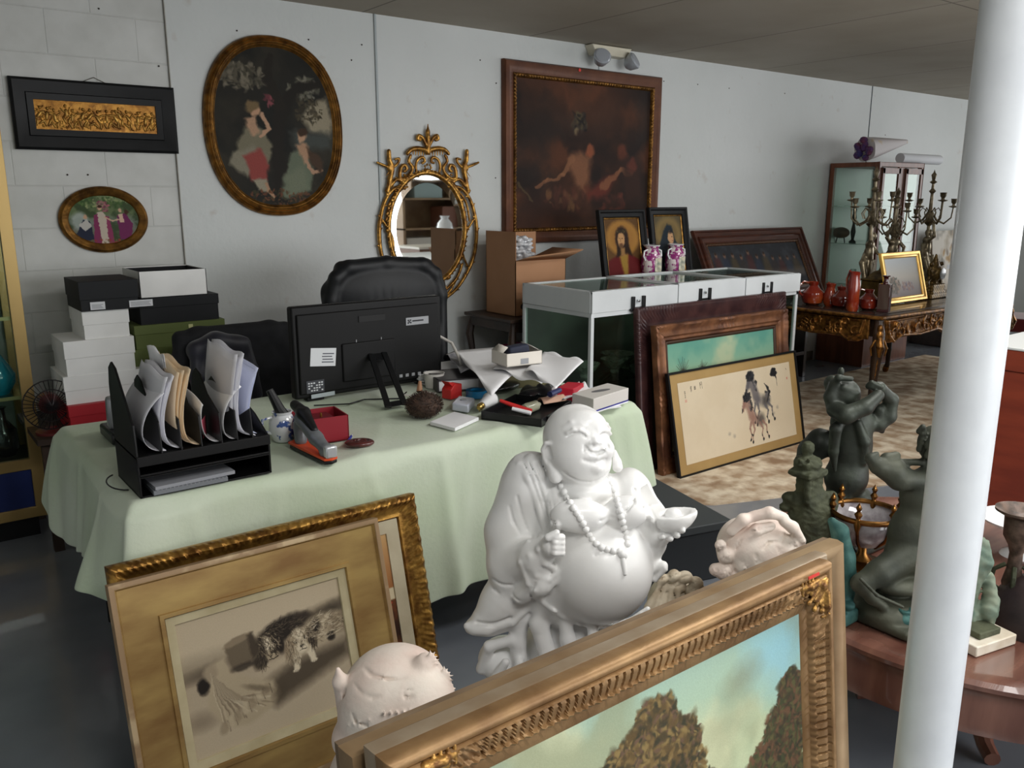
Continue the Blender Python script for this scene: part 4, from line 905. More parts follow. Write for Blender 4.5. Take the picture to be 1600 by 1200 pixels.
dev(1, 'black framed portrait of a veiled woman in profile', pC[0], pD[0], pC[2]+.005, .965, 4.05)
# ---- wide dark supper painting
p1 = at(1078, 362, Y=4.46); p2 = at(1246, 354, Y=4.46)
t, W, H = leaner('framed_picture', 'wide mahogany frame with a dark picture of seated figures, right of the vases', 'picture', p1[0], p2[0]+.03, 4.17, 4.46, p1[2], zb=.70)
mh = mat('mahogany_frame', (84, 44, 30), .3, .05, col2=(58, 28, 20), nscale=5, coat=.4, stretch=(1, 1, 6))
moulding('frame', W, H, [(0, 0), (0, .02), (.006, .030), (.018, .028), (.022, .018), (.05, .014), (.056, .026), (.07, .030), (.076, .02), (.10, .016), (.108, .022), (.118, .008), (.118, 0)], mh, t)
moulding('bead', W-.226, H-.226, [(0, .006), (0, .014), (.01, .018), (.02, .012), (.022, .004)], mat('bead_bronze', (84, 56, 34), .4, .5), t, z0=.113, disp=lambda u, o, j, L: .003*math.sin(u*300) if j == 2 else 0, step=.006)
w_, h_ = W-.27, H-.27; cv = Canvas(w_/h_, 170, (44, 46, 50)); A = cv.A; cv.wash((62, 64, 70), 4, .45, .7, .8, 3)
cv.poly([(0, .62), (A, .60), (A, .8), (0, .8)], (96, 92, 88), .05)
rr = np.random.default_rng(8)
for k in range(11):
    x_ = A*(.06+.086*k); y_ = .30+.05*rr.normal(); cv.poly([(x_-.15, .66), (x_-.09, y_+.09), (x_, y_+.02), (x_+.09, y_+.09), (x_+.15, .66)], [(84, 40, 36), (52, 60, 78), (92, 76, 50), (60, 50, 46)][k % 4], .05, .6); cv.ell(x_, y_, .042, .055, (132, 100, 80), 0, .4, .8); cv.ell(x_, y_-.035, .034, .03, (40, 28, 22), 0, .4, .8)
picture(cv, w_, h_, 'painting', M_pic, t, y=-.005, z0=.135)
# ---- gold framed oval portrait far right on the wall
p1 = at(1509, 209, Y=WY); p2 = at(1497, 348, Y=WY)
t = thing('wall_painting', 'gold framed oval portrait partly hidden behind the white pole', 'painting', (p1[0]+.55, WY, p2[2])); W, H = 1.05, p1[2]-p2[2]
moulding('frame', W, H, [(0, 0), (0, .03), (.01, .05), (.05, .04), (.08, .03), (.12, .012), (.12, 0)], mat('yellow_gilt', (214, 164, 82), .35, .6, col2=(170, 118, 56), nscale=5), t)
cv = Canvas((W-.22)/(H-.22), 200, (64, 62, 52)); A = cv.A; cv.ell(A*.5, .5, A*.47, .48, (150, 170, 160), 0, .02); cv.ell(A*.5, .5, A*.42, .44, (22, 24, 26), 0, .03)
cv.poly([(A*.2, .9), (A*.3, .5), (A*.6, .45), (A*.8, .92)], (150, 60, 50), .03); cv.ell(A*.48, .36, .10, .12, (200, 150, 120)); cv.ell(A*.46, .28, .12, .09, (40, 28, 22)); cv.ell(A*.25, .55, .1, .12, (120, 110, 60), 0, .4)
picture(cv, W-.22, H-.22, 'painting', M_pic, t, y=-.02, z0=.11)

# ================================================================== GILT MIRROR
MY = WY-.022
c0 = at(668, 358, Y=MY); 
def mp(px, py, dy=0.0): q = at(px, py, Y=MY); return np.array([q[0]-c0[0], -.004-dy, q[2]-c0[2]])
lx = (mp(724, 358)[0]-mp(612, 358)[0])/2; lz = (mp(668, 276)[2]-mp(668, 442)[2])/2
t = thing('wall_mirror', 'oval mirror in an ornate pierced gilt frame with birds, on the wall', 'mirror', (c0[0], MY, c0[2]))
S = Sculpt((mp(575, 300)[0], -.042, mp(668, 482)[2]), (mp(758, 300)[0], .024, mp(668, 186)[2]), .0033)
k_ = .0016; cxm = mp(668, 358)[0]
N_ = 72
ring = [np.array([cxm+(lx+.016)*math.cos(a), -.008, (lz+.016)*math.sin(a)]) for a in np.linspace(0, 2*math.pi, N_+1)]
S.path(ring, .013, .002); 
for i in range(N_):
    a = 2*math.pi*i/N_; n = np.array([math.cos(a), 0, math.sin(a)]); tt = np.array([-n[2], 0, n[0]]); b0 = np.array([cxm+(lx+.018)*n[0], -.014, (lz+.018)*n[2]])
    S.cap(b0-tt*.004, b0+n*.015+tt*.012, .0058, .0036, .0015); 
    if i % 6 == 0: S.ell(b0+n*.010, (.014, .009, .014), .003)
S.path([np.array([cxm+(lx+.003)*math.cos(a), -.006, (lz+.003)*math.sin(a)]) for a in np.linspace(0, 2*math.pi, N_+1)], .0042, .001)
def strand(pts, r, leaf=0): 
    P = [mp(x, y) for x, y in pts]
    # smooth the polyline
    Q = []
    for i in range(len(P)-1):
        p0, p1, p2, p3 = P[max(i-1, 0)], P[i], P[i+1], P[min(i+2, len(P)-1)]
        for u in (0, .25, .5, .75): Q.append(.5*((2*p1)+(-p0+p2)*u+(2*p0-5*p1+4*p2-p3)*u*u+(-p0+3*p1-3*p2+p3)*u**3))
    Q.append(P[-1]); r = r*1.5; leaf = leaf*1.25; rs = [r*(1-.25*abs(2*i/(len(Q)-1)-1)) for i in range(len(Q))] if r else r; S.path(Q, rs, k_)
    if leaf:
        for i in range(1, len(Q)-1, 3):
            d = Q[i+1]-Q[i-1]; d = d/(np.linalg.norm(d)+1e-9); n = np.array([d[2], 0, -d[0]])*(1 if (i//3) % 2 else -1); S.cap(Q[i], Q[i]+n*leaf+d*leaf*.8+np.array([0, -.004, 0]), r*.7, r*.25, .001)
for s_ in (-1, 1):
    X_ = lambda x: 668+s_*(x-668) if s_ > 0 else 668-(x-668)
    def m_(pts): return [(X_(x), y) for x, y in pts]
    strand(m_([(690, 470), (712, 452), (730, 425), (741, 395), (744, 360), (741, 335), (734, 312), (722, 296), (708, 290)]), .0085, .016)
    strand(m_([(732, 420), (722, 395), (724, 370), (735, 350), (742, 340)]), .006, .012)
    strand(m_([(700, 292), (716, 300), (728, 318), (733, 345)]), .006, .010)
    strand(m_([(692, 456), (712, 436), (722, 412)]), .007, .016); strand(m_([(680, 468), (700, 458), (716, 430)]), .005, .012)
    # bird-like leafy side finial
    strand(m_([(704, 288), (716, 280), (726, 290), (733, 298)]), .008, .012); strand(m_([(731, 300), (727, 280), (724, 262), (728, 250), (729, 236)]), .011)
    S.ell(mp(X_(727), 262), (.022, .014, .026), .004); strand(m_([(728, 262), (738, 258), (747, 254)]), .006); strand(m_([(724, 264), (715, 255), (713, 248), (719, 249)]), .006); S.cap(mp(X_(729), 250), mp(X_(728.5), 234), .010, .003, .003)
    for q in range(4): S.cap(mp(X_(727), 266+4*q), mp(X_(734-2*q), 276+5*q), .005, .002, .001)
    # scroll group between finial and crown
    strand(m_([(695, 243), (698, 252), (692, 262), (696, 272), (706, 280), (712, 276), (710, 262), (704, 258), (701, 264), (705, 268)]), .008, .009)
    for q in range(5): S.ell(mp(X_(703+1.5*q), 268+5*q), (.009, .008, .008), .002)
    strand(m_([(700, 282), (708, 290), (716, 300)]), .009, .014)
    # crown C scrolls
    strand(m_([(683, 276), (687, 262), (684, 250), (676, 246), (673, 252), (677, 255)]), .0065, .006)
    strand(m_([(700, 240), (694, 234), (684, 232), (672, 234), (668, 236)]), .010, .008)
    for q in range(6): S.cap(mp(X_(671+4*q), 236), mp(X_(671+4*q), 244-abs(q-2)*.8), .005, .003, .001)
    strand(m_([(668, 232), (672, 224), (676, 216), (682, 212), (684, 217), (680, 219)]), .008)
S.cap(mp(668, 238), mp(668, 214), .017, .013, .003); S.cap(mp(668, 214), mp(668, 194), .016, .003, .003); S.ell(mp(668, 207), (.016, .010, .024), .004)
S.ell(mp(668, 236), (.040, .012, .012), .005)
for k in range(7): a = k*.9; S.ell(mp(668+5*math.cos(a), 262+5*math.sin(a)), .008, .002)
strand([(655, 272), (662, 268), (668, 270), (675, 268), (682, 272)], .007, .008)
S.ripple(S.lo, S.lo+S.n*S.vox, .0006, lambda X, Y, Z: np.sin(X*520+Z*200)*np.sin(Z*480))
S.build('gilt_frame', mat('mirror_gilt', (196, 148, 72), .34, .8, col2=(112, 74, 34), nscale=30, ndet=5, bump=.15, bscale=120), t, smooth_it=1)
mm_ = mat('mirror_silver', (226, 230, 230), .02, 1.0)
b = MB(); n = 96
for j, (f_, y) in enumerate(((1.0, -.003), (.86, -.0037))): b.v += [(cxm+lx*f_*math.cos(2*math.pi*i/n), y, lz*f_*math.sin(2*math.pi*i/n)) for i in range(n)]
b.f += [(i, (i+1) % n, n+(i+1) % n, n+i) for i in range(n)]+[tuple(range(n, 2*n))]
b.build('mirror_glass', mm_, t, sm=None)
b = MB(); b.lathe([(0, 0), (1, 0), (1, .010), (0, .010)], n=64, M=Matrix.Translation((cxm, .0, 0)) @ Matrix.Diagonal((lx+.02, 1, lz+.02, 1)) @ Matrix.Rotation(-math.pi/2, 4, 'X')); b.build('backing', mat('backing_dark', (60, 50, 40), .8), t)
# hanger wire above the crown touches the wall
# furniture added behind the camera for the mirror; the rack hides the window light
t = thing('screen_rack', 'tall pale shelving rack added behind the viewpoint, hiding the window light in the mirror', 'shelf', (7.6, -2.3, 0)); Mrk = mat('rack_wood', (150, 124, 92), .6, col2=(130, 104, 76), nscale=5)
b = MB(); b.box(-1.1, -1.06, -.25, .25, 0, 2.0).box(1.06, 1.1, -.25, .25, 0, 2.0).box(-.02, .02, -.25, .25, 0, 2.0); [b.box(-1.1, 1.1, -.25, .25, z, z+.03) for z in (.1, .6, 1.05, 1.5, 1.97)]; b.box(-1.1, 1.1, -.25, -.235, 0, 2.0); b.build('rack', Mrk, t, bevel=.003)
for i, (x, z, w_, h_, c, lb) in enumerate(((-.75, .63, .5, .3, (190, 186, 176), 'pale box on the low shelf of the rack behind'), (-.1, 1.08, .5, .32, (120, 76, 56), 'brown box on the middle shelf of the rack behind'), (.5, 1.53, .6, .28, (206, 206, 200), 'white box on the upper shelf of the rack behind'), (-.6, 1.53, .5, .26, (150, 170, 170), 'grey green box at the upper left of the rack behind'), (.55, .63, .6, .32, (96, 60, 44), 'dark brown box on the low right shelf of the rack behind'))):
    b = MB(); b.box(-w_/2, w_/2, -.18, .18, 0, h_); o = b.build('storage_box', mat('rackbox%d' % i, c, .6), bevel=.004, loc=(7.6+x, -2.3, z)); tag(o, lb, 'box', 'boxes on the rack behind')
t = thing('side_chest', 'cream topped wooden chest standing behind the viewpoint', 'chest', (6.6, -.9, 0)); b = MB(); b.box(-.7, .7, -.3, .3, 0, .86); b.build('body', mat('chest_brown', (120, 84, 60), .5), t, bevel=.004); b = MB(); b.box(-.72, .72, -.32, .32, .86, .89); b.build('top', mat('cream_top', (216, 210, 196), .4), t)
b = MB(); b.lathe([(.09, 0), (.10, .01), (.04, .03), (.05, .10), (.12, .2), (.10, .3), (.05, .36), (.07, .40)], n=28); o = b.build('urn', mat('urn_glaze', (235, 238, 240), .12, coat=.6), loc=(6.5, -.9, .89)); tag(o, 'white footed urn on the cream topped chest behind', 'urn')

# ================================================================== STATUES
def _surf(f, x, y, lo=-.35, hi=.35):
    """depth offset of the first surface met along the view through a photo pixel"""
    S = f.S
    for k in range(240):
        dd = lo+(hi-lo)*k/240; q = ((f.p(x, y, dd)-S.lo)/S.vox+.5).astype(int)
        if np.all(q >= 0) and np.all(q < S.n) and S.F[tuple(q)] < 0: return dd
    return 0.0
Fig.s = _surf
M_marble = mat('white_marble', (243, 243, 243), .38, col2=(236, 235, 232), nscale=3, coat=.15, bump=.04, bscale=60)

# ---------------- laughing Buddha
f = Fig(2.03, .0034, (700, 600, 1110, 1345, .24, .27)); S = f.S
bx, by = 925, 884
f.e(905, 815, .03, 96, 78, 92, 10)                       # chest
f.e(935, 884, -.035, 86, 92, 90, 18)                     # belly
f.e(880, 900, .02, 74, 84, 78, 16)
f.e(822, 762, .03, 34, 44, 44, 12); f.e(984, 770, .02, 32, 44, 40, 12)       # shoulders
f.t([(822, 760, .03), (800, 830, .01), (800, 884, -.02)], [42, 42, 40], 14)  # sleeve of the bent arm
f.t([(800, 880, -.03), (836, 868, -.10), (862, 856, -.135)], [38, 24, 15], 10)
f.t([(812, 900, -.02), (785, 940, -.02), (762, 968, -.03)], [40, 34, 26], 14) # hanging sleeve
f.e(752, 975, -.03, 28, 26, 14, 8, rot=-14); f.e(790, 968, -.02, 44, 24, 17, 8, rot=-24)
f.t([(730, 978, -.05), (760, 985, -.06), (800, 972, -.06), (838, 938, -.05)], [6, 6, 6, 5], 6)
f.t([(838, 880, -.10), (842, 910, -.10), (815, 930, -.08)], [22, 20, 14], 8)
f.e(905, 1010, .03, 92, 84, 78, 14); f.e(880, 1130, .04, 104, 90, 120, 20); f.e(885, 1270, .04, 120, 100, 90, 20)   # robe down to the ground
f.t([(850, 930, -.06), (842, 975, -.06), (858, 1030, -.08), (870, 1090, -.08)], [10, 14, 15, 14], 8)
f.t([(880, 955, -.08), (888, 1000, -.09), (900, 1060, -.10)], [9, 12, 12], 7); f.t([(925, 975, -.09), (930, 1020, -.11), (936, 1080, -.11)], [8, 11, 11], 7)
f.t([(820, 950, -.03), (808, 1000, -.03), (815, 1050, -.04)], [12, 14, 12], 8)
f.e(790, 1030, .02, 46, 44, 38, 10); f.t([(752, 1045, -.01), (765, 1010, -.03), (800, 1000, -.04)], [9, 9, 8], 6); f.t([(770, 1065, -.05), (790, 1035, -.06)], [8, 7], 6); f.t([(800, 1065, -.06), (812, 1035, -.06)], [8, 7], 6)
f.e(790, 1130, .03, 56, 60, 90, 14); f.e(800, 1270, .03, 70, 80, 90, 14)
# pectorals and soft chest
f.e(905, 806, -.105, 44, 22, 26, 10); f.e(978, 800, -.085, 34, 22, 26, 10)
f.t([(868, 838, -.13), (895, 832, -.148), (918, 822, -.155)], 2.2, 3, 'sub'); f.e(884, 829, _surf(f, 884, 829), 2.6, 2.6, 2.6, 2)
# robe edge under the belly
pts = [(836, 922), (846, 938), (862, 950), (880, 962), (905, 972), (930, 978), (955, 977), (985, 970), (1012, 952)]
f.t([(x, y, _surf(f, x, y)+.004) for x, y in pts], 5, 3)
for x, y in ((866, 954), (905, 974), (1003, 960)): f.e(x, y, _surf(f, x, y), 6, 5, 3.5, 2, rot=30)
# far arm with the ingot
f.t([(990, 772, .02), (1016, 808, -.01), (1030, 838, -.04)], [30, 25, 17], 10)
f.t([(1000, 800, -.03), (1022, 850, -.02), (1020, 880, -.01)], [22, 18, 10], 8)
f.t([(1016, 868, -.02), (1022, 886, -.03), (1036, 884, -.04)], [13, 9, 8], 6); f.e(1020, 893, -.02, 20, 12, 8, 6, rot=-10); f.t([(1006, 902, -.03), (1024, 906, -.04), (1040, 890, -.05)], 3.5, 4)
f.e(1036, 836, -.055, 18, 14, 12, 5, rot=-15)           # palm
for x, y in ((1036, 842), (1048, 845), (1059, 840), (1067, 832)): f.t([(x-8, y-8, -.05), (x-1, y-3, -.085), (x, y-3, -.095)], [4.5, 4.6, 4.4], 1.2)
f.t([(1024, 830, -.05), (1022, 815, -.075)], [6, 5], 3)  # thumb
# ingot: boat shaped bowl with a mound
f.e(1053, 806, -.065, 33, 24, 25, 3, rot=-10); f.e(1025, 803, -.065, 9, 14, 12, 5); f.e(1080, 799, -.065, 9, 14, 12, 5)
f.S.box(f.p(1056, 782, -.065), (50*f.m, 40*f.m, 19*f.m), 1*f.m, .003, f.frame(-8), 'sub')
f.e(1054, 796, -.065, 27, 19, 13, 1.5, rot=-8, op='sub'); f.e(1052, 803, -.065, 13, 11, 10, 3)
# sash over the shoulder: pleats from shoulder to fist
for i in range(5):
    a = [(812+9.5*i, 716+2*abs(i-2), -.015), (826+8.5*i, 748, -.07), (840+7*i, 785, -.085), (850+5.2*i, 818, -.11), (854+4*i, 838, -.125)]
    a = [(x, y, _surf(f, x, y)+.002) for x, y, _ in a]; f.t(a, [7, 7.6, 7.2, 5.8, 4.8], 1.0)
f.e(832, 730, .03, 36, 36, 24, 14)
for i in range(4):
    a = [(817+9.5*i, 722), (830+8.5*i, 748), (843.5+7*i, 785), (852.6+5.2*i, 818), (856+4*i, 834)]; f.t([(x, y, _surf(f, x, y)) for x, y in a], [1.6, 1.9, 1.8, 1.5, 1.2], .8, 'sub')
for i in range(5): f.t([(812+9.5*i, 722+2*abs(i-2), .0), (809+9.5*i, 717+2*abs(i-2), .025), (806+9.5*i, 724+2*abs(i-2), .06)], 6.5, 1.5)
# fist of the bent arm
f.e(862, 852, -.142, 17, 17, 18, 6)
for k in range(4): f.t([(866, 838+8.5*k, -.165), (878, 839+8.2*k, -.155), (879, 841+8*k, -.140)], [5.4, 5.2, 4.6], 1.4)
f.t([(856, 840, -.165), (870, 832, -.165)], [6, 5], 2)
# cuff rings and folds of the near sleeve
for pts, r in (([(846, 836), (842, 858), (852, 880), (868, 890)], 5), ([(838, 838), (828, 868), (838, 898), (858, 906), (874, 894)], 4.5), ([(826, 846), (814, 878), (826, 912), (856, 920), (876, 902)], 4.5)):
    f.t([(x, y, _surf(f, x, y)+.003) for x, y in pts], r, 3)
for pts, r in (([(796, 792), (802, 815), (812, 832)], 1.6), ([(808, 776), (814, 802), (824, 828)], 1.6), ([(772, 905), (784, 914), (800, 914)], 2.2), ([(766, 915), (778, 926)], 2), ([(745, 973), (770, 976), (796, 966)], 3.5), ([(806, 910), (800, 930), (812, 940)], 2), ([(836, 912), (828, 928), (836, 940)], 2)):
    f.t([(x, y, _surf(f, x, y)) for x, y in pts], r, 3, 'sub')
for pts, r in (([(1004, 790), (1012, 815), (1004, 840)], 2), ([(1014, 790), (1024, 812), (1026, 825)], 1.8), ([(992, 765), (990, 785), (978, 800)], 2), ([(930, 868), (945, 862), (968, 865)], 1.5), ([(937, 814), (955, 808), (970, 812)], 1.2)):
    f.t([(x, y, _surf(f, x, y)) for x, y in pts], r, 3, 'sub')
# neck folds and the head
f.e(915, 760, -.01, 46, 44, 22, 10)
f.e(900, 684, 0, 52, 54, 53, 6); f.e(905, 712, -.012, 50, 50, 44, 12); f.e(918, 728, -.028, 34, 30, 27, 10)
f.e(888, 706, -.045, 27, 20, 22, 10, turn=-20); f.e(942, 702, -.046, 18, 18, 18, 8)     # cheeks
f.e(918, 660, -.040, 26, 14, 16, 16)
TH = math.radians(30); FX = 928
for pts, r, k in (([(882, 668), (893, 661), (906, 661), (916, 668)], 3.0, 4), ([(932, 668), (940, 661), (948, 663), (953, 670)], 2.6, 4)):      # brows
    f.t([(x, y, _surf(f, x, y)+.004) for x, y in pts], r, k)
for pts in ([(886, 682), (896, 677), (907, 677), (915, 682)], [(935, 681), (942, 677), (949, 678), (954, 683)]):                               # laughing eyes
    f.t([(x, y-5, _surf(f, x, y)+.001) for x, y in pts], 3.0, 3); f.t([(x, y, _surf(f, x, y)) for x, y in pts], 1.6, 1.2, 'sub')
f.e(929, 683, _surf(f, 929, 683)+.003, 6, 5, 5, 5)
f.e(930, 690, _surf(f, 930, 690)-.002, 6.4, 6.5, 5.6, 2.5); f.e(923, 692, _surf(f, 922, 692)+.001, 4.2, 4, 3.8, 2); f.e(937, 691, _surf(f, 937, 691)+.001, 4.0, 4, 3.6, 2)
for x in (925.5, 933.5): f.e(x, 694.5, _surf(f, x, 694.5), 1.5, 2, 1.2, .6, op='sub')
f.t([(914, 696, _surf(f, 914, 696)), (912, 704, _surf(f, 912, 704))], 1.6, 3, 'sub'); f.t([(946, 693, _surf(f, 946, 693)), (951, 701, _surf(f, 951, 701))], 1.5, 3, 'sub')
m_ = [(917, 701), (924, 707), (933, 709), (942, 705), (948, 698)]
f.t([(x, y-4, _surf(f, x, y-4)+.002) for x, y in m_], 2.6, 2); f.t([(x, y+6, _surf(f, x, y+6)+.001) for x, y in m_[1:4]], 3.6, 3)
f.t([(x, y+.6, _surf(f, x, y)) for x, y in m_], [1.3, 2.5, 3.1, 2.5, 1.2], 1, 'sub')
for x, y in ((916, 699), (950, 696)): f.e(x, y, _surf(f, x, y), 2.4, 2.4, 2.4, 2, op='sub')
f.t([(912, 719, _surf(f, 912, 719)), (930, 724, _surf(f, 930, 724)), (946, 717, _surf(f, 946, 717))], 1.5, 4, 'sub'); f.e(932, 731, _surf(f, 932, 731)+.010, 11, 10, 8, 6)
f.t([(880, 738, _surf(f, 880, 738)), (905, 753, _surf(f, 905, 753)), (930, 753, _surf(f, 930, 753)), (952, 738, _surf(f, 952, 738))], 2.0, 3, 'sub')
# ears with long lobes
ear = [(864, 716), (856, 702), (850, 698), (848, 706), (852, 720), (858, 730)]
f.e(857, 711, -.03, 10, 10, 18, 3, rot=-16, turn=25); f.t([(868, 702, -.05), (862, 693, -.052), (853, 692, -.048), (848, 703, -.04), (851, 718, -.04), (859, 732, -.045)], [3, 3.4, 3.6, 3.6, 3.4, 4], 1.2)
f.e(859, 708, -.052, 4.6, 6, 10, 2, rot=-16, op='sub'); f.t([(860, 726, -.045), (867, 741, -.05), (868, 745, -.05)], [5.5, 10, 10.5], 3)
f.t([(960, 706, .01), (964, 722, -.005), (965, 730, -.01)], [4, 7, 8.5], 3)
# floor plinth
z0b = f.p(880, 1300)[2]
S.box((f.p(880, 1200)[0]+.01, f.p(880, 1200)[1]+.03, .03), (.20, .16, .03), .01, .02)
org = (f.p(890, 900)[0], f.p(890, 900)[1], 0)
root = thing('buddha_statue', 'large white marble laughing Buddha statue holding an ingot, in front of the desk', 'statue', org)
S.floor(.001); o = S.build('figure', M_marble, root, origin=org, smooth_it=2)
# beads are their own part (a cord of round beads lying on the chest)
def bead_line(pts, n):
    P = np.array(pts, float); L = np.r_[0, np.cumsum(np.hypot(*np.diff(P, axis=0).T))]; u = np.linspace(0, L[-1], n)
    return np.stack([np.interp(u, L, P[:, 0]), np.interp(u, L, P[:, 1])], 1)
b = MB(); prev = None
for pts, n in (([(877, 760), (886, 778), (897, 796), (909, 814), (918, 832), (928, 848), (942, 857), (958, 861)], 15), ([(952, 748), (958, 764), (964, 782), (969, 800), (974, 820), (978, 836), (980, 850)], 13), ([(968, 862), (975, 868)], 2)):
    for x, y in bead_line(pts, n):
        c_ = f.p(x, y, _surf(f, x, y)-.001)-np.array(org); b.ball(c_, 5.6*f.m, 12)
cd = f.p(972, 866, _surf(f, 972, 866)-.003)-np.array(org); ce = f.p(977, 898, _surf(f, 977, 898)-.004)-np.array(org)
b.ball(cd, 7*f.m, 12); b.tube([cd, (cd+ce)/2, ce], [3.5*f.m, 4.5*f.m, 3*f.m], 10)
for _l in ([(877, 760), (886, 778), (897, 796), (909, 814), (918, 832), (928, 848), (942, 857), (958, 861), (968, 862)], [(952, 748), (958, 764), (964, 782), (969, 800), (974, 820), (978, 836), (980, 850), (975, 868)]): b.tube([f.p(x, y, _surf(f, x, y)+.001)-np.array(org) for x, y in bead_line(_l, 24)], .002, 6)
b.build('bead_necklace', M_marble, root, sm=80)

# ---------------- pink stone guardian lions
M_pink = mat('pink_stone', (226, 204, 192), .55, col2=(232, 222, 210), nscale=9, bump=.12, bscale=90)
def curls(f, x, y, dd, r, n=5, k=1.6):
    for i in range(n):
        f.S.path([f.p(x+(r-1.2*i)*math.cos(t)*.9, y+(r-1.2*i)*math.sin(t)*.9, dd-.002*i) for t in np.linspace(0, 5.2, 9)], (1.3)*f.m, k*f.m)
        r -= r/(n+1.5)
f = Fig(1.50, .0031, (510, 1000, 770, 1345, .15, .19)); m = f.m
f.e(618, 1088, .02, 86, 92, 78, 10); f.e(655, 1108, -.02, 58, 64, 62, 14); f.e(590, 1120, .01, 62, 70, 60, 12)
f.t([(545, 1098, .02), (532, 1065, .0), (528, 1046, -.005)], [20, 12, 4], 6); f.t([(545, 1100, -.01), (536, 1075, -.02)], [7, 4], 3, 'sub')
f.t([(548, 1110, .0), (556, 1080, -.01), (552, 1060, -.005)], [12, 9, 6], 5)
for pts in ([(568, 1043), (582, 1056), (605, 1062), (632, 1060)], [(553, 1070), (566, 1084), (582, 1090), (594, 1088)], [(548, 1112), (556, 1126), (574, 1134)]):
    f.t([(x, y, _surf(f, x, y)) for x, y in pts], [1.2, 2.6, 2.6, 1.2][:len(pts)], 2.5, 'sub')
for i in range(2): f.t([(638+(8-4*i)*math.cos(t), 1085+(8-4*i)*math.sin(t), _surf(f, 638+8*math.cos(t), 1085+8*math.sin(t))) for t in np.linspace(0, 5.4, 9)], 1.2, 1.5, 'sub')
for cx_, cy_, r_ in ((668, 1034, 16), (690, 1058, 15), (694, 1078, 15), (684, 1100, 15)):
    f.e(cx_-4, cy_+2, .0, r_, r_, r_, 12)
    for k in range(7):
        a = math.radians(-75+k*22); f.t([(cx_+4*math.cos(a), cy_+4*math.sin(a), -.008), (cx_+(r_+3)*math.cos(a), cy_+(r_+3)*math.sin(a), -.004)], [3.4, 1.4], 1.2)
for k in range(9): f.t([(600+10*k, 1112, -.085), (594+11*k, 1126, -.075)], [2.6, 1.6], 2)
f.e(560, 1150, -.01, 34, 46, 30, 8); f.e(545, 1150, 0, 26, 40, 26, 8)
for k in range(5): f.t([(545+8*k, 1132-2*k, _surf(f, 545+8*k, 1134)), (535+8*k, 1165, -.03)], 2.2, 2)
f.e(560, 1230, .02, 50, 70, 80, 16); f.e(640, 1200, .03, 74, 84, 90, 18); f.e(630, 1320, .04, 84, 84, 120, 20)
Slab = f.p(620, 1200)
f.S.box((Slab[0]+.03, Slab[1]+.02, .10), (.10, .10, .10), .02, .02)
Sx = Sculpt((Slab[0]-.16, Slab[1]-.14, -.005), (Slab[0]+.20, Slab[1]+.18, .56), .008)
def seated(S, c):     # the lion sitting on its block, head cut at the collar
    x, y = c
    S.box((x, y, .05), (.13, .11, .05), 0, .01)
    S.ell((x, y+.03, .22), (.11, .10, .15), .03); S.ell((x, y-.01, .38), (.095, .085, .13), .04)
    for s_ in (-1, 1): S.cap((x+s_*.055, y-.05, .36), (x+s_*.06, y-.075, .12), .036, .028, .02); S.ell((x+s_*.06, y-.095, .115), (.032, .045, .022), .01); S.ell((x+s_*.095, y+.0, .17), (.04, .08, .07), .02)
seated(Sx, (Slab[0]+.03, Slab[1]+.02))
org = (Slab[0]+.03, Slab[1]+.02, 0)
root = thing('stone_lion', 'pale pink stone lion with pointed ear behind the left end of the big frames', 'statue', org, group=None)
f.S.build('head', M_pink, root, origin=org); Sx.build('body', M_pink, root, origin=org)

f = Fig(2.14, .0037, (1100, 790, 1275, 1010, .15, .2)); m = f.m
f.e(1190, 862, .02, 62, 66, 58, 8); f.e(1228, 872, -.01, 32, 44, 44, 10); f.e(1160, 856, -.0, 40, 44, 48, 10)
for a, b_ in (((1142, 830), (1180, 806)), ((1180, 806), (1225, 808)), ((1158, 846), (1205, 822)), ((1225, 815), (1252, 845))):
    f.t([(a[0], a[1], -.045), ((a[0]+b_[0])/2, (a[1]+b_[1])/2-6, -.05), (b_[0], b_[1], -.04)], [8, 9, 7], 4)
for pts in ([(1150, 858), (1160, 838), (1186, 826), (1212, 824)], [(1192, 858), (1200, 848), (1216, 846)], [(1220, 850), (1226, 836), (1240, 834)]):
    f.t([(x, y, _surf(f, x, y)) for x, y in pts], 1.7, 2, 'sub')
for cx_, cy_, r_ in ((1126, 852, 9), (1134, 868, 13), (1130, 892, 14), (1162, 882, 16), (1186, 872, 10), (1222, 862, 9), (1240, 850, 8), (1252, 846, 7), (1150, 905, 14), (1118, 890, 10)):
    f.e(cx_, cy_, -.05, r_, r_, r_, 3)
    for k in range(5): f.t([(cx_-r_*.8+.2*r_*k, cy_-r_*.7, _surf(f, cx_-r_*.7+.3*r_*k, cy_-r_*.5)), (cx_-r_*.5+.32*r_*k, cy_+r_*.7, _surf(f, cx_-r_*.4+.3*r_*k, cy_+r_*.6))], 1.0, .8, 'sub')
f.e(1190, 960, .03, 60, 60, 70, 14)
q = f.p(1190, 900); c_ = (q[0]+.01, q[1]+.02)
Sx = Sculpt((c_[0]-.17, c_[1]-.16, -.005), (c_[0]+.17, c_[1]+.17, .56), .008); seated(Sx, c_); org = (c_[0], c_[1], 0)
root = thing('stone_lion', 'pink stone lion with a curly mane behind the right part of the big frames', 'statue', org)
f.S.build('head', M_pink, root, origin=org); Sx.build('body', M_pink, root, origin=org)

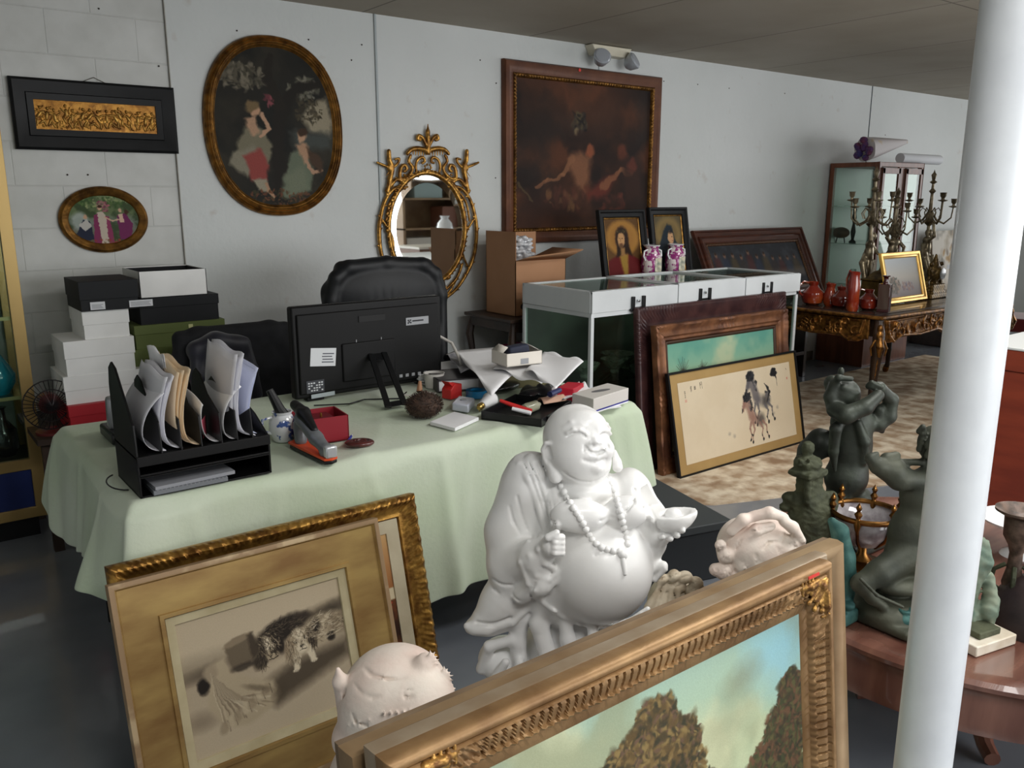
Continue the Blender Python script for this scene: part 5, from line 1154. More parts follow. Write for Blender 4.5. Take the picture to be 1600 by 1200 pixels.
# ---------------- small cream carved piece between statue and lion
f = Fig(2.34, .0035, (995, 880, 1115, 1020, .10, .12))
f.e(1055, 945, .02, 44, 46, 50, 8)
rr = np.random.default_rng(5)
for (x, y, r) in ((1034, 905, 10), (1052, 900, 11), (1070, 902, 12), (1088, 910, 11), (1098, 922, 8), (1060, 916, 12), (1082, 922, 12), (1040, 918, 9)):
    f.e(x, y, -.04, r, r, r*.8, 3, rot=float(rr.normal()*40)); f.t([(x-r*.6, y+2, _surf(f, x-r*.5, y+2)), (x+r*.5, y-3, _surf(f, x+r*.4, y-3))], 1.4, 1.5, 'sub')
for k in range(4): f.t([(1032+9*k, 912+3*k, _surf(f, 1032+9*k, 914+3*k)), (1014+15*k, 950, -.06)], [3, 8], 3)
for k in range(3): f.t([(1030+12*k, 922+3*k, _surf(f, 1030+12*k, 924)), (1027+14*k, 948, _surf(f, 1027+14*k, 948))], 1.5, 1, 'sub')
f.e(1056, 1010, .03, 46, 50, 60, 12)
q = f.p(1056, 960); S2 = f.S; org = (q[0], q[1], 0)
root = thing('carved_ornament', 'small cream carved stone ornament between white statue and curly maned lion', 'ornament', org)
S2.build('carving', mat('cream_stone', (206, 194, 172), .6, col2=(176, 160, 136), nscale=26, bump=.15, bscale=80), root, origin=org)
b = MB(); b.lathe([(.075, 0), (.075, .03), (.05, .05), (.045, q[2]-.10), (.065, q[2]-.06)], n=28); b.build('pedestal', mat('cream_stone', (206, 194, 172), .6), root)

# ================================================================== ROUND TABLE WITH BRONZES
TC = np.array([2.51, 1.02]); TR, TZ = .655, .45
t = thing('round_table', 'low round mahogany table carrying bronzes, behind the white pole', 'table', (TC[0], TC[1], 0))
M_mah = mat('mahogany', (126, 88, 74), .26, col2=(92, 58, 48), nscale=2.2, ndet=6, coat=.4, stretch=(1, 7, 1), bump=.03)
b = MB(); b.lathe([(0, TZ-.030), (TR-.05, TZ-.034), (TR-.02, TZ-.032), (TR, TZ-.022), (TR+.002, TZ-.010), (TR-.008, TZ), (TR-.05, TZ+.001), (TR-.06, TZ-.003), (0, TZ-.003)], n=96); b.build('tabletop', M_mah, t)
b = MB(); b.lathe([(TR-.06, TZ-.16), (TR-.028, TZ-.15), (TR-.020, TZ-.12), (TR-.030, TZ-.06), (TR-.026, TZ-.034)], n=80, caps=False); shell(b.build('apron', M_mah, t), .006)
b = MB(); b.lathe([(.10, .06), (.12, .09), (.07, .13), (.055, .22), (.09, .30), (.06, .34), (.12, TZ-.03)], n=40); b.build('column', M_mah, t)
for k in range(4):
    a = math.pi/4+k*math.pi/2; c_, s_ = math.cos(a), math.sin(a)
    b = MB(); b.tube([(.06*c_, .06*s_, .12), (.14*c_, .14*s_, .10), (.24*c_, .24*s_, .03), (.29*c_, .29*s_, .022)], [.035, .03, .024, .022], 10); b.build('leg', M_mah, t)
M_bz = mat('dark_bronze', (42, 45, 41), .5, .35, col2=(60, 66, 57), nscale=12, ndet=5, bump=.2, bscale=40)
M_vg = mat('verdigris', (44, 84, 82), .6, .3, col2=(72, 112, 104), nscale=20, bump=.2, bscale=60)
M_moss = mat('mossy_bronze', (84, 88, 66), .7, .2, col2=(58, 62, 46), nscale=16, ndet=7, bump=.35, bscale=70)

# standing winged boy drinking from a horn (seen from behind)
f = Fig(2.62, .0040, (1235, 565, 1410, 900, .18, .2))
f.e(1330, 700, .0, 32, 26, 62, 8); f.e(1332, 660, .0, 34, 24, 30, 8); f.e(1322, 745, .0, 34, 30, 34, 8)
f.e(1318, 616, -.01, 25, 26, 25, 3, rot=-20); f.e(1300, 600, .0, 12, 14, 14, 5)
f.e(1314, 581, .0, 5, 5, 8, 3); f.t([(1302, 604, -.03), (1310, 590, -.05), (1330, 592, -.05)], [4, 5, 4], 3)
f.t([(1318, 606, -.045), (1338, 614, -.05)], [6, 5], 3); f.t([(1322, 622, -.05), (1332, 626, -.05)], 2, 2, 'sub')
f.t([(1305, 640, -.05), (1322, 648, -.09), (1352, 636, -.09), (1372, 618, -.07)], [13, 14, 12, 9], 4)        # raised near arm
f.t([(1305, 640, -.03), (1298, 620, -.03), (1304, 600, -.03)], [13, 10, 8], 4)
f.t([(1350, 660, 0), (1372, 662, 0), (1388, 650, .0), (1392, 625, -.0), (1374, 606, -.03), (1360, 602, -.05)], [12, 12, 12, 11, 9, 6], 4)      # far arm bent over
f.t([(1356, 604, -.05), (1362, 597, -.06), (1376, 604, -.05)], [4, 3, 4], 2); f.t([(1374, 640, 0), (1374, 660, 0), (1378, 674, 0)], [9, 9, 4], 4)
f.t([(1310, 780, -.01), (1304, 820, -.0), (1306, 870, -.0)], [22, 17, 13], 8); f.t([(1340, 780, .01), (1352, 815, .02), (1348, 870, .02)], [22, 17, 13], 8)
f.t([(1323, 758, -.06), (1324, 785, -.05)], 2.5, 4, 'sub'); f.t([(1328, 670, -.07), (1327, 720, -.06)], 2, 5, 'sub')
for s_, pts in ((-1, [(1322, 650, -.05), (1306, 670, -.07), (1302, 705, -.06), (1304, 735, -.05)]), (1, [(1340, 660, -.05), (1350, 690, -.05), (1348, 720, -.04)])):
    f.t(pts, [6, 9, 8, 3][:len(pts)], 3)
f.t([(1304, 690, .0), (1282, 690, .02), (1264, 705, .03), (1250, 715, .03)], [12, 20, 18, 6], 6)              # drapery to the left
f.t([(1290, 700, .02), (1270, 712, .02), (1258, 716, .02)], [14, 12, 5], 4)
q = f.p(1325, 850, 0); org = (q[0], q[1], TZ)
f.S.box((q[0], q[1], TZ+.02), (.10, .085, .02), .01, .01); f.e(1306, 872, -.02, 18, 26, 8, 4); f.e(1348, 872, .0, 18, 26, 8, 4)
root = thing('bronze_statue', 'dark bronze standing winged boy with both arms raised around his face', 'statue', org)
f.S.floor(TZ+.0015); f.S.build('figure', M_bz, root, origin=org)

# seated boy leaning over (seen from behind), on a round base
f = Fig(2.17, .0037, (1300, 650, 1520, 985, .18, .2))
f.e(1462, 694, -.0, 26, 28, 30, 3, rot=-8)
for k in range(14):
    a = k*.9; x_ = 1446+2.2*k; f.t([(1462+22*math.cos(a), 680+14*math.sin(a*1.7), -.05+.03*abs(math.cos(a))), (1462+26*math.cos(a+.3), 694+20*math.sin(a*1.7), -.04+.03*abs(math.cos(a)))], [4, 5], 1.5)
f.t([(1462, 715, 0), (1458, 735, 0)], [14, 15], 6); f.e(1445, 770, 0, 38, 28, 42, 10, rot=14); f.e(1425, 830, .0, 36, 30, 52, 10, rot=12); f.e(1420, 868, 0, 38, 34, 30, 10)
f.t([(1435, 750, -.02), (1405, 748, -.03), (1378, 732, -.03)], [15, 17, 14], 8)                                   # wing / drapery towards the left
f.t([(1395, 735, -.03), (1372, 728, -.04), (1360, 716, -.04), (1370, 709, -.04)], [18, 13, 8, 4], 4); f.t([(1405, 728, -.02), (1385, 716, -.03), (1400, 712, -.02)], [10, 8, 7], 4)
f.t([(1420, 740, .0), (1405, 722, .01), (1440, 722, .0)], [8, 5, 6], 4)
f.t([(1415, 868, -.02), (1375, 895, -.05), (1345, 912, -.06)], [26, 20, 15], 8); f.t([(1345, 912, -.06), (1362, 935, -.07), (1380, 948, -.07)], [15, 9, 8], 5)
f.t([(1450, 860, -.0), (1460, 895, -.03), (1452, 930, -.05)], [26, 20, 14], 8)
f.t([(1470, 760, .0), (1495, 790, -.02), (1490, 840, -.03)], [18, 14, 10], 6)
q = f.p(1400, 925, .0)
for (dx, dy, rx_, h) in ((0, 0, .105, .05),): 
    f.S.ell((q[0], q[1], TZ+.03), (.115, .10, .045), .01); f.S.box((q[0], q[1], TZ+.012), (.11, .10, .014), .01, .012)
f.t([(1345, 905, -.09), (1370, 930, -.115), (1410, 948, -.115)], 3, 3); f.S.ell(f.p(1400, 905, .0), (.085, .08, .03), .02)
org = (q[0], q[1], TZ)
root = thing('bronze_statue', 'grey green bronze curly haired boy seated on a round base, half behind the pole', 'statue', org)
f.S.floor(TZ+.0015); f.S.build('figure', mat('grey_bronze', (76, 78, 65), .58, .3, col2=(56, 60, 52), nscale=9, bump=.2), root, origin=org)

# mossy garden finial at left
f = Fig(2.56, .0042, (1205, 675, 1318, 905, .2, .2))
f.e(1262, 700, 0, 10, 10, 12, 4); f.e(1262, 724, 0, 22, 20, 14, 5); f.S.box(f.p(1262, 737, 0), (26*f.m, 20*f.m, 5*f.m), .004, .006); f.S.box(f.p(1264, 760, 0), (17*f.m, 15*f.m, 28*f.m), .01, .008)
f.e(1266, 830, .0, 40, 30, 70, 10); f.t([(1232, 778, 0), (1250, 790, 0)], [10, 12], 8); f.t([(1298, 776, 0), (1282, 790, 0)], [10, 12], 8); f.e(1226, 792, 0, 8, 8, 8, 4); f.e(1302, 788, 0, 8, 10, 12, 4)
f.t([(1262, 745, -.04), (1262, 785, -.05)], 5, 3)
for k in range(8): a = k*.8; f.e(1262+18*math.cos(a), 724+4*math.sin(a), -.035*abs(math.sin(a)), 3, 3, 4, 1.5)
f.S.ripple(f.S.lo, f.S.lo+f.S.n*f.S.vox, .0022, lambda X, Y, Z: np.sin(X*150+3*np.sin(Z*90))*np.sin(Z*170+2*np.sin(Y*110)))
q = f.p(1266, 870, 0); org = (q[0], q[1], TZ)
root = thing('garden_finial', 'mossy green bronze finial with shoulders and a small knob, left of the standing boy', 'ornament', org)
f.S.floor(TZ+.0015); f.S.build('finial', M_moss, root, origin=org)

# gilt mounted glass bowl
q0 = at(1345, 882, Z=TZ); mtr = (np.dot(q0-_O, _fw))/FPX; org = (q0[0], q0[1], TZ)
t = thing('centrepiece_bowl', 'glass centrepiece bowl in a brass ring mount with small finials', 'bowl', org)
R_ = 50*mtr; zr = at(1345, 800, d=np.dot(q0-_O, _fw)*.985)[2]-TZ
M_br = mat('old_brass', (140, 98, 48), .3, .9, col2=(86, 58, 30), nscale=25)
b = MB(); b.tube([(R_*math.cos(a), R_*math.sin(a), zr) for a in np.linspace(0, 2*math.pi, 48, endpoint=False)], .0065, 8, closed=True)
b.lathe([(R_+.004, zr-.008), (R_+.006, zr+.006)], n=48, caps=False); shell(b.build('rim', M_br, t), .002)
b = MB(); b.lathe([(.012, zr-.105), (.05, zr-.095), (.078, zr-.06), (R_*.97, zr-.004)], n=40, caps=False); g = b.build('glass_bowl', mat('smoke_glass', (168, 164, 166), .08, col2=(120, 112, 116), nscale=30, ior=1.4, coat=.5), t); shell(g, .003)
for k in range(6):
    a = k*math.pi/3+.3; b = MB(); c_ = (R_*math.cos(a), R_*math.sin(a), 0)
    b.lathe([(.006, zr-.03), (.011, zr-.01), (.006, zr+.01), (.012, zr+.022), (.005, zr+.032), (.009, zr+.042), (0, zr+.06)], (c_[0], c_[1], 0), 10)
    b.tube([(c_[0], c_[1], zr-.02), (c_[0]*.8, c_[1]*.8, zr-.07), (c_[0]*.45, c_[1]*.45, zr-.10)], [.006, .005, .005], 6); b.build('finial_mount', M_br, t)
b = MB(); b.lathe([(.012, 0), (.07, 0), (.074, .008), (.03, .02), (.014, .04), (.012, zr-.10)], n=24); b.build('foot', M_br, t)

# verdigris sea creature supports (left of the bowl and at front of the base)
f = Fig(2.2, .0042, (1285, 795, 1345, 975, .10, .12))
f.t([(1300, 815, 0), (1312, 830, -.01), (1318, 870, 0), (1322, 910, .01), (1316, 950, 0)], [7, 13, 17, 17, 13], 5); f.t([(1305, 850, 0), (1302, 890, 0)], [7, 6], 4); f.e(1324, 945, -.02, 12, 12, 8, 4)
for k in range(7): f.t([(1308, 845+12*k, -.045), (1324, 852+12*k, -.045)], 1.6, 1.5, 'sub')
q = f.p(1316, 925, 0); org = (q[0], q[1], TZ)
f.S.box((q[0], q[1], TZ+.02), (.035, .035, .02), .01, .008)
root = thing('bronze_fish', 'slim verdigris bronze figure standing just right of the big gilt frame corner', 'ornament', org)
f.S.build('figure', M_vg, root, origin=org)
f = Fig(1.98, .0036, (1385, 930, 1450, 1000, .08, .08))
f.e(1415, 962, 0, 20, 20, 14, 3); f.e(1418, 948, 0, 13, 14, 7, 2); f.e(1418, 942, 0, 10, 11, 6, 2, op='sub'); f.t([(1395, 962, 0), (1404, 975, 0), (1428, 976, 0), (1436, 960, 0)], [4, 5, 5, 4], 3); f.e(1415, 978, 0, 12, 12, 5, 3)
q = at(1412, 985, Z=TZ); root = thing('bronze_shell', 'little blue green bronze shell dish at the foot of the seated boy', 'ornament', (q[0], q[1], q[2]))
ol = f.p(1415, 983, 0); f.S.build('shell', M_vg, root, origin=tuple(ol)); root.location = (q[0], q[1], TZ)

# winged verdigris figure on a marble block, right of the pole
qb = at(1525, 1000, Z=TZ); dB = float(np.dot(qb-_O, _fw))
t0 = thing('marble_statuette', 'verdigris winged figure on a white marble block at the far right', 'statue', (qb[0], qb[1], TZ-.002), rz=math.radians(-12))
b = MB(); b.box(-.075, .075, -.055, .055, 0, .028); b.build('marble_base', mat('veined_marble', (226, 220, 206), .3, col2=(196, 184, 164), nscale=14), t0, bevel=.003)
b = MB(); b.box(-.04, .04, -.035, .035, .028, .045); b.build('bronze_plinth', M_moss, t0, bevel=.003)
f = Fig(dB+.02, .0035, (1462, 795, 1565, 1005, .12, .12))
f.e(1515, 900, 0, 18, 18, 60, 8); f.e(1512, 822, 0, 14, 14, 17, 4); f.t([(1500, 850, 0), (1490, 900, 0), (1496, 960, -.01)], [12, 12, 6], 5)
for k in range(6): f.t([(1516+5*k, 832+3*k, -.02), (1522+5*k, 880, -.03), (1520+4*k, 930-6*k, -.02)], [4.5, 5.5, 3], 2)
for k in range(5): f.t([(1490+6*k, 905, -.04), (1486+8*k, 985, -.03)], [3.5, 5], 2)
f.e(1512, 960, 0, 24, 22, 30, 8); f.t([(1545, 900, -.01), (1548, 940, -.02), (1540, 985, -.02)], [8, 12, 10], 5); f.e(1545, 955, -.03, 14, 12, 16, 4)
f.S.ripple(f.S.lo, f.S.lo+f.S.n*f.S.vox, .0015, lambda X, Y, Z: np.sin(X*260)*np.sin(Z*220+Y*90))
mb_ = bpy.data.meshes; me_o = f.S.build('winged_figure', mat('pale_verdigris', (98, 118, 104), .65, .15, col2=(132, 140, 120), nscale=22, bump=.2), t0, origin=(qb[0], qb[1], TZ-.002)); me_o.rotation_euler = (0, 0, math.radians(12))
# brown glazed candlestick urn
qc = at(1560, 985, Z=TZ); dC = float(np.dot(qc-_O, _fw)); zc = at(1572, 783, d=dC+.06)[2]-TZ
t = thing('urn', 'tall mottled brown candlestick urn with a wide rim, behind the winged figure', 'urn', (qc[0]+.10, qc[1]+.02, TZ-.003))
b = MB(); b.lathe([(.045, 0), (.05, .01), (.03, .03), (.018, .06), (.026, .10), (.018, .14), (.016, zc*.6), (.022, zc-.10), (.036, zc-.075), (.038, zc-.02), (.062, zc-.006), (.062, zc), (.050, zc-.004), (.03, zc-.016), (0, zc-.02)], n=36)
b.build('body', mat('mottled_brown', (112, 92, 80), .45, .2, col2=(60, 48, 40), nscale=40, bump=.2), t)
for k in range(4):
    a = k*math.pi/2+.4; b = MB(); b.tube([(.02*math.cos(a), .02*math.sin(a), .07), (.05*math.cos(a), .05*math.sin(a), .09), (.045*math.cos(a), .045*math.sin(a), .13), (.02*math.cos(a), .02*math.sin(a), .15)], .006, 6); b.build('handle', M_moss, t)
# dark dome and white dish at the picture's edge
q = at(1612, 985, Z=TZ)
b = MB(); b.lathe([(.12, 0), (.118, .03), (.10, .085), (.06, .125), (.015, .14), (.012, .155), (0, .16)], n=40); o = b.build('dome_cover', mat('dark_leather', (40, 32, 34), .45, col2=(58, 44, 42), nscale=9, bump=.15), loc=(q[0]+.04, q[1]+.0, TZ-.003)); tag(o, 'dark brown domed cover standing at the right edge of the round table', 'dome')
q = at(1590, 880, Z=TZ)
t = thing('glass_dish', 'white rimmed footed dish at the right edge behind the dark dome', 'dish', (q[0]+.07, q[1]+.03, TZ-.003))
b = MB(); b.lathe([(.05, 0), (.045, .01), (.012, .03), (.012, .07), (.06, .085), (.115, .115), (.118, .122), (.110, .118), (.05, .09), (0, .088)], n=40); b.build('dish', mat('white_glaze', (235, 238, 240), .12, coat=.6), t)

# ================================================================== DISPLAY CASE, SIDEBOARD, SIDE TABLE
M_gl = glass_mat('clear_glass'); M_gl2 = glass_mat('green_glass', (226, 236, 230))
M_alu = mat('white_aluminium', (214, 218, 220), .35, col2=(204, 208, 210), nscale=4)
cx0, cx1, cy0, cy1, czt = 3.06, 4.94, 3.30, 3.90, 1.05
t = thing('display_case', 'long glass show case with a white metal lid, behind the leaning frames', 'display case', ((cx0+cx1)/2, (cy0+cy1)/2, 0))
hx, hy = (cx1-cx0)/2, (cy1-cy0)/2; zl = czt-.115
b = MB()
for sx in (-1, 1):
    for sy in (-1, 1): b.box(sx*hx-(.022 if sx > 0 else 0), sx*hx+(.022 if sx < 0 else 0), sy*hy-(.022 if sy > 0 else 0), sy*hy+(.022 if sy < 0 else 0), 0, zl-.022)
for z in (.0, zl-.024): b.box(-hx, hx, -hy, -hy+.022, z, z+.024).box(-hx, hx, hy-.022, hy, z, z+.024).box(-hx, -hx+.022, -hy, hy, z, z+.024).box(hx-.022, hx, -hy, hy, z, z+.024)
b.build('frame', M_alu, t, bevel=.002)
b = MB(); b.box(-hx+.022, hx-.022, -hy+.008, -hy+.012, .024, zl-.024); b.build('front_glass', M_gl2, t)
for sx in (-1, 1): b = MB(); b.box(sx*hx-sx*.012-.002, sx*hx-sx*.012+.002, -hy+.022, hy-.022, .024, zl-.024); b.build('side_glass', M_gl2, t)
b = MB(); b.box(-hx+.022, hx-.022, hy-.016, hy-.008, .024, zl-.024); b.build('back_panel', mat('dark_back', (84, 92, 82), .5, col2=(62, 68, 60), nscale=5), t)
b = MB(); b.box(-hx+.02, hx-.02, -hy+.02, hy-.02, .02, .05); b.build('floor_panel', mat('dark_felt', (84, 86, 80), .9), t)
b = MB(); b.box(-hx+.03, hx-.03, -hy+.05, hy-.05, .52, .526); b.build('shelf', M_gl2, t)
for k, (xa, xb) in enumerate(((-hx, -.26), (-.26, .36), (.36, hx))):
    lid = MB(); a, c = xa+.002, xb-.002; lz = .004 if k == 1 else 0
    lid.box(a, c, -hy-.004-.004*k, -hy+.012, zl, czt+lz).box(a, c, hy-.012, hy+.004, zl, czt+lz)
    if k == 0: lid.box(a-.002, a+.012, -hy+.012, hy-.012, zl, czt)
    if k == 2: lid.box(c-.012, c+.002, -hy+.012, hy-.012, zl, czt)
    lid.box(a, a+.03, -hy, hy, czt-.012, czt+.003+lz).box(c-.03, c, -hy, hy, czt-.012, czt+.003+lz).box(a, c, -hy, -hy+.035, czt-.012, czt+.003+lz).box(a, c, hy-.03, hy, czt-.012, czt+.003+lz)
    L = lid.build('lid', mat('white_aluminium', (214, 218, 220)), t, bevel=.0015)
    g = MB(); g.box(a+.03, c-.03, -hy+.035, hy-.03, czt-.008, czt-.003); g.build('lid_glass', M_gl, L)
M_clip = mat('clip_black', (16, 16, 18), .35)
for px, py in ((997, 472), (1101, 459), (1198, 449)):
    q = at(px, py, Y=cy0-.01); x = q[0]-(cx0+cx1)/2; z = q[2]; b = MB()
    for s_ in (-1, 1): b.box(x+s_*.042-.009, x+s_*.042+.009, -hy-.022, -hy-.006, z-.038, z+.034).box(x+s_*.048-.014, x+s_*.048+.014, -hy-.018, -hy-.006, z-.048, z-.034)
    b.box(x-.05, x+.05, -hy-.014, -hy-.008, z-.040, z-.026); c = b.build('latch', M_clip, t, bevel=.002)
    b = MB(); b.lathe([(0, .012), (.008, .010), (.010, 0)], n=12, M=Matrix.Translation((x, -hy-.010, z+.008)) @ Matrix.Rotation(math.pi/2, 4, 'X')); b.build('lock', mat('chrome', (210, 214, 216), .15, .95), c)
# glass wares on the shelf and floor of the case
M_cut = mat('cut_glass', (190, 200, 186), .08, col2=(150, 160, 140), nscale=30, trans=.6, coat=.5)
for i, (px, py, r) in enumerate(((870, 552, .09), (960, 545, .10), (968, 578, .11), (905, 585, .085), (930, 600, .07))):
    q = at(px, py, Y=3.52+.06*(i % 3)); b = MB(); rr_ = r
    b.lathe([(rr_*.3, 0), (rr_*.35, .01), (rr_*.25, .02), (rr_*.7, .045), (rr_, .085), (rr_*.96, .085), (rr_*.65, .05), (0, .028)], n=32, wob=lambda a, u: 1+.03*math.cos(16*a)*u)
    o = b.build('glass_bowl', M_cut); o.location = (q[0], q[1], .526 if i < 4 else .05); o.location.x = min(max(q[0], cx0+.16), cx1-.16)+(.0, .1, -.02, .24, .3)[i]
    tag(o, ['wide cut glass bowl at the left of the show case shelf', 'shallow cut glass bowl in the middle of the show case shelf', 'largest cut glass bowl on the show case shelf', 'cut glass bowl at the right part of the show case shelf', 'small cut glass bowl on the bottom of the show case'][i], 'bowl', 'glass bowls in the show case')
# sideboard behind the case, carrying pictures and vases
SBT = .965
t = thing('sideboard', 'dark wooden sideboard behind the glass show case', 'sideboard', (4.36, 4.28, 0))
Mdw = mat('dark_walnut', (50, 34, 28), .35, col2=(34, 24, 20), nscale=4, coat=.3, stretch=(1, 6, 6))
b = MB(); b.box(-.58, .58, -.31, .30, SBT-.03, SBT); b.build('top', Mdw, t, bevel=.004)
b = MB(); b.box(-.55, .55, -.28, .29, .08, SBT-.03); b.build('body', Mdw, t)
for k in range(2): b = MB(); b.box(-.53+.54*k, -.01+.54*k, -.30, -.28, .12, SBT-.06); d = b.build('door', Mdw, t, bevel=.004); b = MB(); b.ball((-.06+.12*k, -.31, .55), .012, 10); b.build('knob', M_br, d)
for sx in (-1, 1):
    for sy in (-1, 1): b = MB(); b.box(sx*.5-.03, sx*.5+.03, sy*.24-.03, sy*.24+.03, 0, .08); b.build('leg', Mdw, t)
b = MB(); b.box(-.72, .72, -.16, .18, .66, .70).box(-.70, -.66, -.14, .16, 0, .66).box(.66, .70, -.14, .16, 0, .66).box(-.66, .66, -.14, .16, .2, .23); o = b.build('low_shelf_unit', Mdw, bevel=.003, loc=(5.75, 4.32, 0)); tag(o, 'low dark shelf unit by the wall carrying the wide mahogany framed picture', 'shelf')
# pair of purple vases
def vase_pix(name, label, px, group):
    q = at(px, 400, Y=4.0); t = thing(name, label, 'vase', (q[0], 3.985 if False else 4.0, SBT), group=group); H = .265
    def dots(a, u): return 1+.015*math.cos(3*a)
    b = MB(); b.lathe([(.035, 0), (.05, .01), (.045, .03), (.066, .08), (.072, .14), (.066, .20), (.046, .232), (.044, .240), (.052, .252), (.056, .262), (.046, .262), (.040, .25), (0, .245)], n=40)
    b.build('body', mat('purple_glaze', (150, 50, 120), .2, col2=(232, 222, 220), nscale=26, ndet=3, nmix=(.50, .56), coat=.6), t)
    for s_ in (-1, 1): b = MB(); b.tube([(s_*.052, -.01, .235), (s_*.082, -.01, .225), (s_*.086, -.01, .19), (s_*.07, -.01, .165), (s_*.062, -.01, .18)], .006, 8); b.build('handle', mat('white_glaze', (235, 238, 240)), t)
    b = MB(); b.grid(lambda u, v: (.0735*math.sin((u-.5)*.9), -.0735*math.cos((u-.5)*.9)+.0, .07+.11*v), 8, 4); b.build('painted_panel', mat('cream_panel', (222, 214, 186), .3, col2=(120, 130, 120), nscale=30, coat=.5), t)
    b = MB(); b.lathe([(.0565, .258), (.0575, .264), (.046, .265)], n=40, caps=False); shell(b.build('white_rim', mat('white_glaze', (235, 238, 240)), t), .0015)
vase_pix('vase', 'purple and white ceramic vase, left one of the pair on the case', 1018, 'purple vases'); vase_pix('vase', 'purple and white ceramic vase, right one of the pair on the case', 1055, 'purple vases')
# little side table with cardboard box
t = thing('side_table', 'small dark wooden side table with curved legs under the cardboard box', 'table', (3.40, 4.24, 0))
Mst = mat('worn_walnut', (66, 50, 40), .5, col2=(44, 32, 26), nscale=7)
b = MB(); b.box(-.36, .34, -.25, .25, .80, .822); b.build('tabletop', Mst, t, bevel=.004)
b = MB(); b.prism([(-.33, .80), (.31, .80), (.31, .745), (.20, .725), (0, .75), (-.20, .725), (-.33, .745)], -.235, -.22).prism([(-.33, .80), (.31, .80), (.31, .75), (-.33, .75)], .22, .235).box(-.335, -.32, -.22, .22, .74, .80).box(.30, .315, -.22, .22, .74, .80); b.build('apron', Mst, t)
b = MB(); b.box(-.30, .28, -.2, .2, .55, .562); b.build('shelf', Mst, t)
for sx in (-1, 1):
    for sy in (-1, 1): b = MB(); x, y = sx*.315, sy*.215; b.tube([(x, y, .80), (x+sx*.018, y+sy*.012, .68), (x-sx*.008, y, .5), (x-sx*.02, y, .25), (x+sx*.012, y+sy*.01, 0)], [.02, .026, .017, .013, .015], 8); b.build('leg', Mst, t)
b = MB(); b.box(-.13, .1, -.12, .1, 0, .05); o = b.build('pink_package', mat('pink_paper', (206, 70, 120), .5), bevel=.006, loc=(3.33, 4.22, .562)); tag(o, 'flat pink package on the shelf of the small side table', 'package')
cb = mat('cardboard', (176, 132, 98), .8, col2=(166, 122, 88), nscale=3, bump=.03)
X0, X1, Y0, Y1, Z0, Z1 = 3.155, 3.56, 4.09, 4.40, .822, 1.165
t = thing('cardboard_box', 'brown cardboard box with open flaps and bubble wrap, left of the show case', 'box', ((X0+X1)/2, (Y0+Y1)/2, Z0)); hx, hy, h = (X1-X0)/2, (Y1-Y0)/2, Z1-Z0; e = .004
b = MB(); b.box(-hx, hx, -hy, -hy+e, 0, h).box(-hx, hx, hy-e, hy, 0, h).box(-hx, -hx+e, -hy, hy, 0, h).box(hx-e, hx, -hy, hy, 0, h).box(-hx, hx, -hy, hy, 0, e); b.build('carton', cb, t)
b = MB(); b.box(-hx, -hx+e, -hy, hy, h, h+.175); b.build('flap', cb, t)
b = MB(); b.box(-hx, hx, hy-e, hy, h, h+.16); b.build('flap', cb, t)
b = MB(); b.add([(hx, -hy, h), (hx, hy, h), (hx+.15, hy, h+.05), (hx+.15, -hy, h+.05)], [(0, 1, 2, 3)]); shell(b.build('flap', cb, t), .004)
b = MB(); b.add([(-hx, -hy, h), (hx, -hy, h), (hx+.02, -hy-.12, h+.055), (-hx+.04, -hy-.10, h+.03)], [(0, 1, 2, 3)]); shell(b.build('flap', cb, t), .004)
S = Sculpt((-.17, -.13, .1), (.12, .10, .58), .006); rr = np.random.default_rng(2)
for k in range(200): a = rr.random()*6.28; z = .2+.28*rr.random(); r_ = (.095-.16*max(0, z-.34))*rr.random()**.3; S.ell((-.055+r_*math.cos(a), -.0+r_*.9*math.sin(a), z), (.014+.014*rr.random(), .016, .012), .006)
S.ell((-.055, 0, .25), (.09, .08, .16), .02)
S.ripple(S.lo, S.lo+S.n*S.vox, .0018, lambda X, Y, Z: np.sin(X*420)*np.sin(Z*420)+0*Y)
S.build('bubble_wrap', mat('bubble_plastic', (226, 228, 232), .12, spec=.8, coat=.8, trans=.25), t, smooth_it=0)
ink = mat('box_ink', (40, 30, 26), .7)
text('THE U', .040, ink, t, (-.115, -hy-.001, .045))
b = MB(); b.lathe([(.013, 0), (.019, 0), (.019, .0008), (.013, .0008)], n=20, M=Matrix.Translation((-.145, -hy-.0005, .060)) @ Matrix.Rotation(math.pi/2, 4, 'X')); b.box(-.151, -.139, -hy-.0012, -hy-.0003, .052, .068); b.build('printed_logo', ink, t)
b = MB(); b.box(-.12, .02, -hy-.0008, -hy-.0002, .032, .036).box(.11, .17, -hy-.0008, -hy-.0002, .19, .196); b.build('printed_line', mat('box_ink_red', (170, 90, 70), .7), t)

